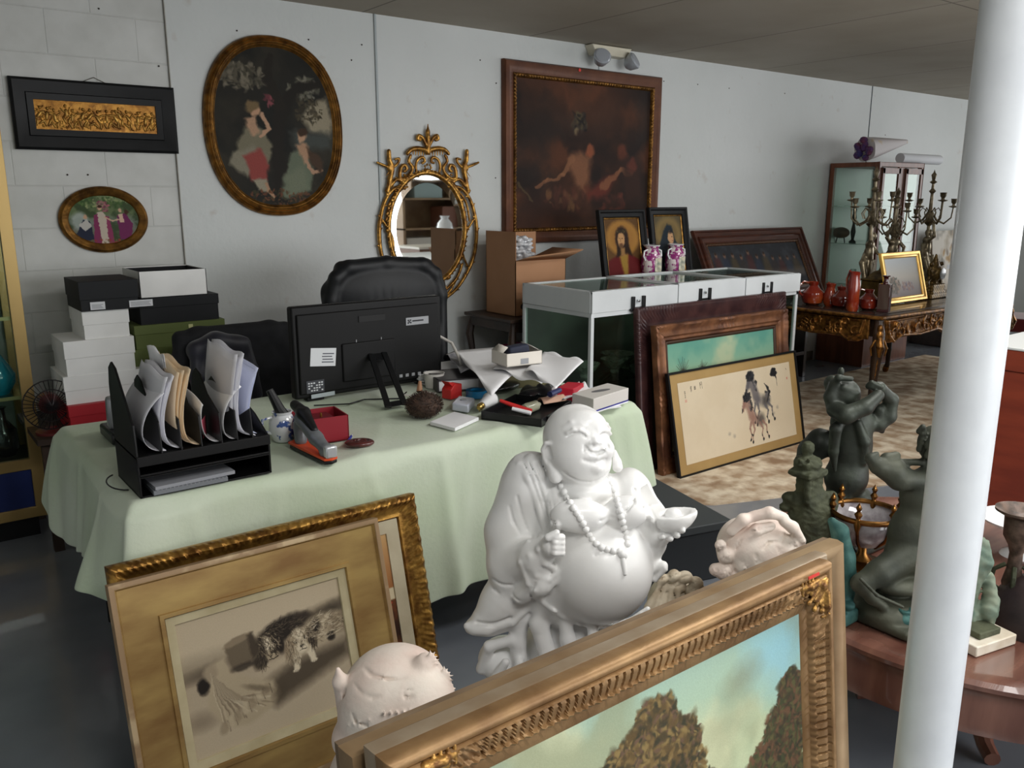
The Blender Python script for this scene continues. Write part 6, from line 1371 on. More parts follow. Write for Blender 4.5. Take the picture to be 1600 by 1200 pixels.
# ================================================================== CARVED GILT DESK ON THE RIGHT
KX0, KX1, KY0, KY1, KZ = 5.25, 7.20, 2.87, 3.86, .785
t = thing('carved_desk', 'dark writing desk with gilt carved apron and legs, right of the show case', 'desk', ((KX0+KX1)/2, (KY0+KY1)/2, 0)); hx, hy = (KX1-KX0)/2, (KY1-KY0)/2
M_bk = mat('black_leather_top', (44, 38, 34), .25, col2=(60, 50, 44), nscale=5, coat=.4)
M_kd = mat('dark_veneer', (38, 26, 20), .35, col2=(58, 38, 24), nscale=5, coat=.3)
M_or = mat('ormolu', (170, 118, 58), .36, .8, col2=(84, 54, 28), nscale=34, ndet=5, bump=.25, bscale=110)
def serp(n, off):
    out = []
    for i in range(n): u = i/n; out.append((-hx+2*hx*u, -hy-off-.03*math.sin(math.pi*u)**2))
    for i in range(n//2): u = i/(n//2); out.append((hx+off+.02*math.sin(math.pi*u)**2, -hy+2*hy*u))
    for i in range(n): u = i/n; out.append((hx-2*hx*u, hy+off))
    for i in range(n//2): u = i/(n//2); out.append((-hx-off-.02*math.sin(math.pi*u)**2, hy-2*hy*u))
    return out
b = MB(); b.prism(serp(24, .006), KZ-.028, KZ-.004, 'z'); b.build('top_board', M_kd, t)
b = MB(); b.prism(serp(24, -.05), KZ-.004, KZ, 'z'); b.build('writing_surface', M_bk, t)
b = MB(); P = serp(24, .010); b.tube([(x, y, KZ-.016) for x, y in P], .013, 8, closed=True); b.build('gilt_edge', M_or, t)
def apron(name, L, place, seed):
    S = Sculpt((-L/2, -.035, -.19), (L/2, .03, .01), .005); S.box((0, .008, -.07), (L/2-.01, .010, .07), 0, .004)
    rr = np.random.default_rng(seed)
    for k in range(int(L*26)):
        u = -L/2+.1+(L-.2)*rr.random(); w = -.03-.08*rr.random(); r0 = .02+.02*rr.random(); a0 = rr.random()*6.28
        S.path([(u+r0*math.cos(a0+q)*(1-q/9), -.012-.005*math.sin(q), w+r0*math.sin(a0+q)*(1-q/9)) for q in np.linspace(0, 4.6, 7)], [.005, .0055, .006, .006, .006, .007, .008], .002)
    for s_ in (-1, 1): S.path([(s_*(L/2-.05), -.008, -.01), (s_*(L/2-.07), -.012, -.10), (s_*(L/2-.14), -.012, -.155), (s_*(L/4), -.012, -.12), (0, -.012, -.135)], .009, .003)
    S.path([(-L/2+.05, -.008, -.012), (L/2-.05, -.008, -.012)], .006, .002)
    for s_ in (-1, 1): S.ell((s_*(L/2-.12), .006, -.13), (.07, .012, .035), .01)
    o = S.build(name, M_or, t, smooth_it=1); o.location = place[0]; o.rotation_euler = (0, 0, place[1]); return o
apron('apron', hx, ((-hx/2+.02, -hy-.0, KZ-.03), 0), 3); apron('apron', hx-.04, ((hx/2-.02, -hy-.0, KZ-.03), 0), 4)
apron('apron', 2*hy-.14, ((-hx-.0, 0, KZ-.03), -math.pi/2), 5)
b = MB(); b.box(-hx+.03, hx-.03, -hy+.03, hy-.03, KZ-.15, KZ-.028); b.build('carcase', M_kd, t)
S = Sculpt((-.09, -.09, 0), (.11, .11, .77), .006)
S.path([(0, 0, .75), (-.012, -.012, .66), (-.018, -.018, .56), (0, 0, .42), (.018, .018, .22), (.012, .012, .08), (-.012, -.012, .03)], [.030, .036, .040, .030, .021, .019, .022], .01)
legs = []
So = Sculpt((-.10, -.10, 0), (.10, .10, .77), .0045)
So.ell((-.028, -.028, .70), (.020, .020, .026), .004); So.ell((-.030, -.030, .655), (.026, .022, .032), .006); So.path([(-.034, -.034, .63), (-.05, -.05, .58), (-.046, -.046, .52)], [.022, .024, .012], .006)
for s_ in (-1, 1): So.path([(-.03+s_*.02, -.03-s_*.02, .62), (-.03+s_*.036, -.03-s_*.036, .57), (-.03+s_*.03, -.03-s_*.03, .52)], [.008, .008, .006], .004)
Sf = Sculpt((-.07, -.07, 0), (.07, .07, .12), .005); Sf.path([(0, 0, .06), (-.016, -.016, .026)], [.024, .026], .006); So.path([(-.03, -.03, .5), (-.012, -.012, .36)], [.009, .004], .004)
fo = None
for i, (sx, sy) in enumerate(((-1, -1), (1, -1), (1, 1), (-1, 1))):
    if i == 0: l = S.build('leg', M_kd, t, smooth_it=1); m_ = So.build('gilt_mount', M_or, l, smooth_it=1); lc = Sf.build('gilt_foot', M_or, l, smooth_it=1); la, lb = l, m_
    else: l = la.copy(); COL.objects.link(l); m_ = lb.copy(); COL.objects.link(m_); m_.parent = l; m2 = lc.copy(); COL.objects.link(m2); m2.parent = l
    l.location = (sx*(hx-.03), sy*(hy-.03), 0); l.rotation_euler = (0, 0, i*math.pi/2)

# pottery on the desk
M_ox = mat('oxblood_glaze', (122, 34, 20), .12, col2=(176, 84, 34), nscale=5, coat=.9, nmix=(.45, .75)); M_dox = mat('dark_oxblood', (60, 18, 16), .1, col2=(128, 40, 22), nscale=6, coat=.9)
def jug(label, px, py, prof, m, spout=True, handle=True, n=32, rz=0.0, sc=1.0, name='jug', cat='jug'):
    q = at(px, py, Z=KZ); t = thing(name, label, cat, (q[0], q[1], KZ), rz, 'red glazed pottery on the carved desk')
    b = MB(); H = prof[-1][1]*sc
    def w(a, u): return 1+(.55*max(0, math.cos(a))**8*max(0, (u-.8)/.2) if spout else 0)
    b.lathe([(r*sc, z*sc) for r, z in prof]+[(prof[-1][0]*.85*sc, H-.004), (0, H*.8)], n=n, wob=w); b.build('body', m, t)
    if handle: b = MB(); R = max(r for r, z in prof)*sc; b.tube([(-R*.35, 0, H*.94), (-R*.9, 0, H*1.02), (-R*1.35, 0, H*.8), (-R*1.2, 0, H*.5), (-R*.85, 0, H*.38)], .008*sc+.001, 8); b.build('handle', m, t)
J1 = [(.045, 0), (.075, .02), (.090, .06), (.085, .10), (.05, .135), (.034, .155), (.042, .185)]
J2 = [(.04, 0), (.055, .02), (.060, .08), (.045, .14), (.035, .17), (.045, .20)]
jug('round red glazed jug, leftmost on the carved desk', 1269, 476, J1, M_ox, rz=-.6, sc=.9)
jug('small slim red pitcher behind the leftmost round jug', 1296, 478, J2, M_ox, rz=-2.2, sc=.8)
jug('amber and red glazed wide jug, third from the left on the carved desk', 1313, 480, J1, M_dox, rz=-2.5, sc=.78)
jug('tall upright red pitcher between two wider jugs', 1331, 486, [(.035, 0), (.046, .02), (.044, .1), (.046, .2), (.036, .26), (.04, .29)], M_ox, rz=-1.6, sc=.92)
jug('dark red and yellow jug left of the square red bottle', 1356, 484, J1, M_dox, rz=-.9, sc=.76)
q = at(1380, 487, Z=KZ); t = thing('bottle', 'square dark red glass bottle with a narrow neck, in front of the small gold frame', 'bottle', (q[0], q[1], KZ), .3)
b = MB(); b.box(-.038, .038, -.038, .038, 0, .19).lathe([(.02, .188), (.018, .20), (.014, .215), (.016, .235), (.026, .24), (.026, .246), (0, .246)], n=20); b.build('body', mat('ruby_glass', (54, 12, 14), .06, coat=.8), t, bevel=.008)
# small gold framed picture
pL, pR = at(1386, 476, Z=KZ), at(1440, 474, Z=KZ)
q0, q1 = at(1378, 397, Y=pL[1]+.04), at(1438, 395, Y=pL[1]+.04)
t, W, H = leaner('framed_picture', 'small bright gold frame with a pale landscape standing on the carved desk', 'picture', q0[0]+.02, q1[0]+.03, pL[1]-.02, pL[1]+.08, q0[2], zb=KZ+.002)
moulding('frame', W, H, [(0, 0), (0, .014), (.006, .022), (.016, .022), (.030, .014), (.040, .016), (.046, .008), (.046, 0)], mat('shiny_gold', (236, 192, 100), .3, .55, col2=(200, 150, 70), nscale=5), t)
cv = Canvas((W-.09)/(H-.09), 120, (180, 184, 186)); A = cv.A; cv.vgrad([(0, (182, 188, 192)), (.5, (188, 182, 172)), (1, (122, 112, 112))]); cv.dabs(160, A*.2, .7, .3, .2, [(110, 100, 92), (150, 130, 116), (90, 92, 84)], .04, seed=4); cv.dabs(60, A*.6, .75, .3, .12, [(150, 120, 112), (120, 110, 120)], .04, seed=5)
picture(cv, W-.09, H-.09, 'painting', M_pic, t, y=-.005, z0=.045)
b = MB(); b.box(-.004, .004, 0, .12, 0, .004).tube([(0, .003, H*.7), (0, .13, .004)], .003, 6); b.build('easel_strut', black_wood, t)

# candelabra
M_sil = mat('tarnished_brass', (158, 146, 120), .34, .6, col2=(96, 84, 64), nscale=20, ndet=4)
def candelabrum(label, px, top_py, arms, turn, Y, fig, ang0=0.0, R=.15, tops=None):
    q = at(px, 430, Y=Y); ztop = at(px, top_py, Y=Y)[2]; H = ztop-KZ
    t = thing('candelabrum', label, 'candelabrum', (q[0], Y, KZ), turn, 'figural candelabra on the carved desk')
    b = MB(); b.lathe([(.085, 0), (.088, .015), (.06, .03), (.045, .05), (.05, .07), (.03, .085)], n=28); b.build('base', M_sil, t)
    zf = H*.55
    if fig:
        S = Sculpt((-.13, -.12, .06), (.13, .12, zf+.08), .0055)
        S.path([(-.02, 0, .08), (-.03, .0, .20), (0, 0, .30)], [.03, .026, .03], .01); S.path([(.03, 0, .08), (.035, -.01, .20), (0, 0, .30)], [.025, .024, .03], .01)
        S.ell((0, 0, .34), (.042, .034, .07), .01); S.ell((.005, 0, .40), (.048, .034, .035), .01); S.ell((.012, -.012, .465), (.03, .03, .034), .004)
        S.path([(-.04, 0, .41), (-.075, -.02, .44), (-.06, -.01, zf)], [.016, .014, .012], .006); S.path([(.045, 0, .41), (.085, -.02, .36), (.06, -.05, .33)], [.016, .014, .012], .006)
        S.path([(.02, .02, .36), (-.05, .03, .26), (-.08, 0, .15), (-.05, 0, .08)], [.02, .026, .02, .012], .01); S.path([(.05, .01, .30), (.085, .01, .22), (.07, 0, .12)], [.02, .02, .01], .008)
        for k in range(5): S.path([(-.06+.03*k, -.035, .28), (-.07+.035*k, -.03, .10)], [.008, .01], .003)
        S.build('figure', M_sil, t, smooth_it=1)
    b = MB(); b.lathe([(.014, .06), (.014, zf-.02), (.035, zf), (.045, zf+.012), (.018, zf+.03), (.028, zf+.06), (.034, zf+.08), (.016, zf+.11), (.012, H*.80), (.028, H*.82), (.012, H*.84), (.010, H*.88), (.030, H*.895), (.012, H*.91), (.018, H*.94), (.022, H*.955), (.008, H*.975), (0, H)], n=20); b.build('stem', M_sil, t)
    for k in range(arms):
        a = ang0+2*math.pi*k/arms; c, s = math.cos(a), math.sin(a); r1 = R; zc = zf+.13+(.05 if k % 2 else 0)
        b = MB(); b.tube([(c*r*r1, s*r*r1, z) for r, z in ((.1, zf+.09), (.3, zf+.03), (.65, zf+.0), (.95, zf+.05), (1, zc))], [.008, .009, .008, .006, .006], 8)
        b.tube([(c*r*r1, s*r*r1, z) for r, z in ((.15, zf+.10), (.35, zf+.13), (.5, zf+.09), (.4, zf+.05))], .005, 6)
        arm = b.build('arm', M_sil, t)
        b = MB(); b.lathe([(.008, 0), (.034, .008), (.036, .014), (.012, .018), (.010, .03), (.020, .045), (.022, .07), (.026, .075), (.014, .075), (0, .06)], (c*r1, s*r1, zc), 16); b.build('candle_cup', M_sil, arm)
candelabrum('tall brass candelabrum with a figure, leftmost on the carved desk', 1355, 258, 6, .3, 3.55, True, .4, .17)
candelabrum('silvery figural candelabrum in the middle, behind the small gold frame', 1391, 292, 5, -.5, 3.62, True, .9, .15)
candelabrum('brass figural candelabrum rightmost, with an arm reaching out to the right', 1443, 264, 6, .9, 3.60, True, .1, .17)
# clock, casket and other gilt pieces
q = at(1462, 465, Y=3.15); t = thing('mantel_clock', 'ornate old gilt mantel clock right of the small gold frame', 'clock', (q[0], 3.18, KZ))
S = Sculpt((-.15, -.08, 0), (.15, .08, .36), .0055)
S.box((0, 0, .02), (.13, .06, .02), .01, .008); S.box((0, 0, .07), (.10, .05, .04), .015, .01); S.ell((0, 0, .19), (.075, .045, .08), .02); S.ell((0, -.03, .19), (.05, .03, .05), .005)
for s_ in (-1, 1): S.path([(s_*.10, 0, .04), (s_*.105, 0, .12), (s_*.07, 0, .15), (s_*.09, 0, .22), (s_*.05, 0, .27)], [.02, .016, .014, .012, .01], .008); S.ell((s_*.08, -.01, .26), .016, .005)
S.path([(0, 0, .26), (0, 0, .33)], [.03, .008], .01); S.ripple(S.lo, S.lo+S.n*S.vox, .002, lambda X, Y, Z: np.sin(X*200)*np.sin(Z*230))
S.build('case', mat('dull_gold', (120, 96, 50), .45, .6, col2=(70, 54, 30), nscale=20), t)
b = MB(); b.lathe([(.042, 0), (.046, .004), (.04, .007), (0, .007)], n=28, M=Matrix.Translation((0, -.062, .19)) @ Matrix.Rotation(math.pi/2, 4, 'X')); b.build('dial', mat('dial_grey', (120, 120, 116), .3, coat=.5), t)
b = MB(); b.box(.035, .07, -.075, -.072, .225, .255); b.build('price_tag', mat('tag_white', (225, 228, 230), .6), t)
q = at(1355, 450, Y=3.45); t = thing('casket', 'dull gold footed casket behind the square red bottle', 'casket', (at(1362, 440, Y=3.42)[0], 3.36, KZ))
b = MB(); b.box(-.13, .13, -.07, .07, .03, .15).box(-.14, .14, -.08, .08, .015, .03).box(-.14, .14, -.08, .08, .15, .165); b.build('body', mat('dull_gold', (120, 96, 50)), t, bevel=.006)
b = MB(); b.lathe([(.16, .165), (.14, .19), (.08, .215), (.02, .225), (.012, .24), (0, .25)], n=4, sy=.55, M=Matrix.Rotation(math.pi/4, 4, 'Z')); b.build('lid', mat('dull_gold', (120, 96, 50)), t)
for sx in (-1, 1):
    for sy in (-1, 1): b = MB(); b.ball((sx*.11, sy*.055, .01), .014, 8); b.build('foot', mat('dull_gold', (120, 96, 50)), t)
q = at(1488, 462, Z=KZ); t = thing('wooden_figure', 'small dark carved figure with a spear at the right end of the carved desk', 'figurine', (q[0], q[1], KZ))
S = Sculpt((-.07, -.05, 0), (.07, .05, .20), .004); S.box((0, 0, .01), (.05, .03, .01), .004, .004); S.path([(-.01, 0, .02), (-.012, 0, .08)], .012, .005); S.path([(.02, 0, .02), (.012, 0, .08)], .012, .005); S.ell((0, 0, .10), (.022, .016, .035), .006); S.ell((0, 0, .15), .015, .003); S.path([(-.02, 0, .12), (-.045, -.01, .14), (-.05, -.01, .18)], [.008, .007, .006], .004); S.path([(.02, 0, .12), (.045, -.01, .09)], .007, .004)
S.build('figure', mat('red_wood', (86, 40, 30), .35, col2=(50, 26, 22), nscale=20, coat=.4), t)

# ================================================================== WALL CABINET BEHIND
QX0, QX1, QY0, QY1, QZ = 7.22, 8.0, 4.10, 4.58, 1.85
t = thing('wall_cabinet', 'tall brown wooden glazed cabinet against the back wall at right', 'cabinet', ((QX0+QX1)/2, (QY0+QY1)/2, 0)); hx, hy = (QX1-QX0)/2, (QY1-QY0)/2
M_cw = mat('cabinet_wood', (128, 78, 54), .4, col2=(104, 60, 42), nscale=4, stretch=(6, 6, 1)); b = MB()
for sx in (-1, 1):
    for sy in (-1, 1): b.box(sx*(hx-.02)-.02, sx*(hx-.02)+.02, sy*(hy-.02)-.02, sy*(hy-.02)+.02, 0, QZ)
b.box(-hx, hx, -hy, hy, QZ-.04, QZ).box(-hx, hx, -hy, hy, 0, .35).box(-.05, .05, -hy, -hy+.02, .35, QZ-.04); b.build('carcase', M_cw, t, bevel=.003)
b = MB(); b.box(-hx+.004, -hx+.008, -hy+.04, hy-.04, .35, QZ-.04); b.build('side_glass', M_gl2, t)
for sx in (-1, 1):
    a, c = (-hx+.04, -.05) if sx < 0 else (.05, hx-.04); b = MB(); b.box(a, a+.035, -hy-.018, -hy, .36, QZ-.05).box(c-.035, c, -hy-.018, -hy, .36, QZ-.05).box(a, c, -hy-.018, -hy, .36, .41).box(a, c, -hy-.018, -hy, QZ-.10, QZ-.05); d = b.build('door', M_cw, t, bevel=.002)
    b = MB(); b.box(a+.035, c-.035, -hy-.010, -hy-.006, .41, QZ-.10); b.build('pane', M_gl2, d)
b = MB(); b.box(-hx+.04, hx-.04, hy-.012, hy-.004, .35, QZ-.04); b.build('back_mirror', mat('pale_back', (186, 192, 188), .4, .0), t)
for z in (.75, 1.12, 1.46): b = MB(); b.box(-hx+.03, hx-.03, -hy+.03, hy-.03, z, z+.006); b.build('shelf', M_gl2, t)
def on_shelf(px, py, z, X=None): 
    return at(px, py, X=7.34 if X is None else X)
q = at(1307, 372, X=7.36); t = thing('shell_dish', 'brown oval shell dish on little feet inside the wall cabinet', 'dish', (7.38, q[1]-.03, 1.126))
b = MB(); b.ball((0, 0, .09), .085, 20, (.7, 1, .62)); b.build('shell', mat('brown_shell', (130, 84, 56), .35, col2=(84, 56, 40), nscale=16), t)
for s_ in (-1, 1): b = MB(); b.tube([(0, s_*.035, .05), (0, s_*.045, 0)], .006, 6); b.build('foot', black_wood, t)
q = at(1326, 365, X=7.36); t = thing('figurine', 'slim dark standing figurine inside the wall cabinet', 'figurine', (7.40, q[1]-.02, 1.126)); b = MB(); b.lathe([(.035, 0), (.035, .012), (.014, .03), (.026, .10), (.012, .18), (.024, .23), (.016, .27), (.02, .31), (0, .33)], n=12, sx=.6); b.build('figure', black_wood, t)
b = MB(); b.lathe([(.03, 0), (.008, .01), (.008, .05), (.028, .09), (.030, .13), (.026, .13)], n=20); o = b.build('glass_goblet', mat('clear_goblet', (220, 228, 226), .05, trans=.8), loc=(7.38, 4.36, .756)); tag(o, 'clear glass goblet on the low shelf of the wall cabinet', 'goblet')
# on top of the cabinet
t = thing('paper_cone', 'cone shaped paper wrapped bouquet lying on top of the wall cabinet', 'bouquet', (7.62, 4.22, QZ))
M = Matrix.Translation((-.42, .02, .11)) @ Euler((0, math.radians(82), math.radians(-4)), 'XYZ').to_matrix().to_4x4()
b = MB(); b.lathe([(.105, -.0), (.09, .15), (.05, .42), (.02, .62), (0, .63)], n=28, M=M, wob=lambda a, u: 1+.05*math.sin(5*a)); b.build('paper', mat('wrap_paper', (206, 200, 200), .6, col2=(206, 176, 90), nscale=5, nmix=(.6, .68)), t)
b = MB()
rr = np.random.default_rng(1)
for k in range(16): a = rr.random()*6.28; r_ = .085*rr.random()**.5; v = M @ Vector((r_*math.cos(a), r_*math.sin(a), -.02)); b.ball(tuple(v), .03, 8)
b.build('bunch', mat('purple_cloth', (60, 52, 110), .6, col2=(120, 60, 80), nscale=14), t)
t = thing('paper_roll', 'white rolled poster tube on top of the wall cabinet', 'paper roll', (7.96, 4.16, QZ+.045))
b = MB(); M = Matrix.Rotation(math.pi/2, 4, 'Y'); b.lathe([(.030, -.30), (.045, -.30), (.045, .42), (.030, .42)], n=28, M=M); b.build('roll', mat('white_paper', (222, 224, 228), .7), t)
b = MB(); b.lathe([(0, -.29), (.030, -.29)], n=20, M=M); b.build('core', mat('core_brown', (110, 80, 60), .8), t)
# ================================================================== FAR RIGHT: things around and beyond the pole
t = thing('armchair', 'dark red upholstered chair back behind the carved desk, left of the pole', 'chair', (8.15, 3.45, 0), .3)
M_rd = mat('red_velvet', (112, 22, 26), .7, sheen=.5)
b = MB(); b.prism([(-.25, .45), (.25, .45), (.27, .95), (.2, 1.10), (.08, 1.16), (-.08, 1.16), (-.2, 1.10), (-.27, .95)], -.04, .04); b.build('backrest', M_rd, t, bevel=.02, seg=3)
b = MB(); b.box(-.27, .27, -.5, .02, .38, .50); b.build('seat', M_rd, t, bevel=.02)
for sx in (-1, 1):
    for y in (-.46, 0): b = MB(); b.tube([(sx*.23, y, .38), (sx*.24, y, 0)], [.02, .014], 8); b.build('leg', Mdw, t)
p0 = at(1467, 378, Y=4.35); t = thing('leaning_canvas', 'pale unframed landscape canvas leaning on the wall behind the clock', 'picture', (p0[0]+.62, 4.34, .35)); t.rotation_euler = (-.12, 0, 0)
cv = Canvas(1.5, 160, (206, 200, 190)); A = cv.A; cv.wash((160, 148, 130), 4, .5, .7, .8, 2); cv.wash((120, 116, 108), 5, .58, .75, .8, 7); cv.dabs(50, A*.5, .3, .5, .12, [(170, 140, 100), (140, 130, 120)], .04, seed=3)
picture(cv, 1.25, .85, 'canvas', M_pic_matt, t, y=-.012); b = MB(); b.box(-.622, .622, -.0115, .012, .003, .847); b.build('stretcher', mat('stretcher_wood', (136, 116, 92)), t)
# stand carrying that canvas
b = MB(); b.box(-.7, .7, -.2, .2, 0, .35); o = b.build('low_chest', Mdw, bevel=.01, loc=(p0[0]+.62, 4.32, 0)); tag(o, 'low dark chest under the pale canvas by the back wall', 'chest')
# glass topped low table behind the carved desk with shiny legs
t = thing('glass_table', 'low glass table with square steel legs seen under the carved desk', 'table', (7.1, 2.62, 0), .0)
b = MB(); b.box(-.75, .75, -.36, .22, .44, .455); b.build('glass_top', mat('teal_glass', (110, 130, 126), .08, coat=.5, trans=.4), t)
for sx in (-1, 1):
    for y in (-.32, .18): b = MB(); b.box(sx*.68-.03, sx*.68+.03, y-.012, y+.012, 0, .44); b.build('leg', mat('brushed_steel', (170, 176, 178), .25, .8), t)
# red wood counter
RX0, RX1, RY0, RY1, RZ = 4.10, 5.6, .15, 1.76, .88
t = thing('wooden_counter', 'red brown wooden counter with a white top, right of the pole', 'counter', ((RX0+RX1)/2, (RY0+RY1)/2, 0)); hx, hy = (RX1-RX0)/2, (RY1-RY0)/2
M_cw2 = mat('cherry_panel', (146, 62, 40), .45, col2=(124, 50, 34), nscale=3, stretch=(1, 1, 5))
b = MB(); b.box(-hx, hx, -hy, hy, .04, RZ-.11).box(-hx-.008, hx+.008, -hy-.008, hy+.008, RZ-.11, RZ-.012); b.build('body', M_cw2, t, bevel=.004)
b = MB(); b.box(-hx-.012, hx+.012, -hy-.012, hy+.012, RZ-.012, RZ); b.build('top', mat('white_laminate', (226, 228, 226), .3), t, bevel=.003)
b = MB(); b.box(-hx+.03, hx-.03, -hy+.03, hy-.03, 0, .04); b.build('plinth', Mdw, t)
# showcase beyond
t = thing('glass_showcase', 'tall glass showcase with a blue backcloth at the far right edge', 'display case', (6.6, 1.9, 0)); b = MB()
for sx in (-1, 1):
    for sy in (-1, 1): b.box(sx*.7-.02, sx*.7+.02, sy*.3-.02, sy*.3+.02, 0, 1.9)
b.box(-.72, .72, -.32, .32, 1.86, 1.9).box(-.72, .72, -.32, .32, 0, .7); b.build('frame', mat('steel_grey', (120, 128, 132), .4, .4), t)
b = MB(); b.box(-.68, .68, .27, .28, .7, 1.86); b.build('backcloth', mat('blue_cloth', (92, 128, 160), .8), t)
b = MB(); b.box(-.715, -.71, -.28, .28, .7, 1.86).box(-.68, .68, -.315, -.31, .7, 1.86); b.build('glass', M_gl2, t)
b = MB(); b.box(-.68, .68, -.28, .28, 1.1, 1.108); b.build('shelf', M_gl2, t)
for k, (x, c) in enumerate(((-.5, (150, 96, 60)), (-.3, (90, 60, 50)), (-.1, (180, 150, 120)))):
    b = MB(); b.lathe([(.05, 0), (.08, .05), (.07, .12), (.03, .17), (.045, .2)], n=20); o = b.build('pot', mat('pot%d' % k, c, .4), loc=(6.6+x, 1.75, 1.108)); tag(o, ['orange brown pot, left in the tall glass showcase', 'dark brown pot, middle in the tall glass showcase', 'pale tan pot, right in the tall glass showcase'][k], 'pot', 'pots in the tall showcase')
b = MB(); b.box(-.3, .3, -.1, .1, 0, .26); o = b.build('red_box', mat('dark_red_card', (120, 30, 34), .6), bevel=.004, loc=(6.0, 1.75, 1.90)); tag(o, 'dark red box on top of the tall glass showcase', 'box')
# rug
def rug_mat():
    m = bpy.data.materials.new('cream_rug'); m.use_nodes = True; nt = m.node_tree; b = nt.nodes['Principled BSDF']; L = nt.links.new; N = nt.nodes.new
    tc = N('ShaderNodeTexCoord'); v = N('ShaderNodeTexVoronoi'); v.inputs['Scale'].default_value = 6.5; v.distance = 'CHEBYCHEV'; L(tc.outputs['Object'], v.inputs['Vector'])
    n = N('ShaderNodeTexNoise'); n.inputs['Scale'].default_value = 9; n.inputs['Detail'].default_value = 8; L(tc.outputs['Object'], n.inputs[0])
    r = N('ShaderNodeValToRGB'); r.color_ramp.elements[0].position = .38; r.color_ramp.elements[1].position = .62; r.color_ramp.elements[0].color = c4((176, 150, 122)); r.color_ramp.elements[1].color = c4((230, 216, 192)); L(n.outputs['Fac'], r.inputs[0])
    r2 = N('ShaderNodeValToRGB'); r2.color_ramp.elements[0].position = .25; r2.color_ramp.elements[1].position = .45; r2.color_ramp.elements[0].color = c4((178, 152, 122)); L(v.outputs['Distance'], r2.inputs[0])
    mx = N('ShaderNodeMix'); mx.data_type = 'RGBA'; mx.blend_type = 'MULTIPLY'; mx.inputs['Factor'].default_value = .5; L(r.outputs[0], mx.inputs['A']); L(r2.outputs[0], mx.inputs['B']); L(mx.outputs['Result'], b.inputs['Base Color'])
    b.inputs['Roughness'].default_value = .95; bp = N('ShaderNodeBump'); bp.inputs['Strength'].default_value = .5; bp.inputs['Distance'].default_value = .01; L(n.outputs['Fac'], bp.inputs['Height']); L(bp.outputs[0], b.inputs['Normal']); return m
b = MB(); b.prism([(3.02, 2.86), (3.30, 2.60), (4.3, 2.22), (8.3, 2.55), (8.3, 4.05), (3.02, 4.05)], 0.0, .006, 'z'); o = b.build('rug', rug_mat()); tag(o, 'cream and tan patterned rug under the show case and carved desk', 'rug')
# ================================================================== LEFT: cabinet, boxes
t = thing('brass_cabinet', 'gold framed glass cabinet cut by the left edge of the picture', 'cabinet', (-.05, 4.42, 0)); M_bf = mat('gold_aluminium', (178, 150, 96), .35, .6)
hx, hy = .575, .17; b = MB()
for sx in (-1, 1):
    for sy in (-1, 1): b.box(sx*(hx-.025)-.025, sx*(hx-.025)+.025, sy*(hy-.02)-.02, sy*(hy-.02)+.02, .10, 1.9)
b.box(-hx, hx, -hy, -hy+.03, .10, .15).box(-hx, hx, -hy, -hy+.03, .33, .38).box(-hx, hx, -hy, -hy+.03, 1.86, 1.9).box(-hx, hx, -hy, hy, 1.88, 1.9); b.build('frame', M_bf, t, bevel=.002)
b = MB(); b.box(-hx+.05, hx-.05, -hy+.01, -hy+.02, .15, .33); b.build('blue_panel', mat('navy_panel', (26, 40, 92), .4), t)
b = MB(); b.box(-hx+.05, hx-.05, -hy+.010, -hy+.014, .38, 1.86); b.build('front_glass', M_gl, t)
b = MB(); b.box(-hx+.05, hx-.02, hy-.012, hy-.006, .15, 1.86); b.build('back_panel', mat('cab_back', (150, 156, 150), .5), t)
b = MB(); b.box(-hx+.03, hx-.03, -hy+.03, hy-.02, .36, .375); b.build('floor_board', mat('cab_floor', (70, 60, 50), .6), t)
for z in (.66, 1.02, 1.4): b = MB(); b.box(-hx+.03, hx-.03, -hy+.03, hy-.02, z, z+.008); s_ = b.build('shelf', M_gl2, t); b = MB(); b.box(-hx+.04, hx-.04, -hy+.022, -hy+.03, z-.004, z+.012); b.build('shelf_edge', mat('pale_brass', (206, 190, 140), .3, .5), s_)
b = MB(); b.box(-hx+.04, hx-.04, -hy+.04, hy-.02, 0, .10); b.build('plinth', black_wood, t)
t = thing('vase', 'bright turquoise vase with a metal collar in the left cabinet', 'vase', (.40, 4.40, .668)); b = MB(); b.lathe([(.05, 0), (.055, .01), (.078, .05), (.080, .09), (.05, .15), (.026, .19), (.022, .24)], n=28); b.build('body', mat('turquoise', (20, 140, 170), .15, coat=.7), t)
b = MB(); b.lathe([(.024, .24), (.032, .25), (.03, .29), (.022, .31), (0, .315)], n=20); b.build('collar', mat('brushed_steel', (170, 176, 178)), t)
for k, (x, z, c, nm, lb) in enumerate(((.24, .375, (110, 64, 36), 'amber_vase', 'amber brown vase at the bottom of the left cabinet'), (.40, .375, (40, 34, 36), 'dark_bottle', 'dark glass bottle at the bottom right of the left cabinet'), (.36, 1.028, (190, 180, 150), 'figurine', 'pale figurine on the middle shelf of the left cabinet'))):
    b = MB(); b.lathe([(.04, 0), (.06, .04), (.055, .12), (.02, .17), (.016, .22), (.026, .23)] if k < 2 else [(.04, 0), (.02, .03), (.03, .08), (.014, .12), (.02, .15), (0, .17)], n=24); o = b.build(nm, mat('cabware%d' % k, c, .15, coat=.6), loc=(x, 4.40, z)); tag(o, lb, nm.split('_')[-1])
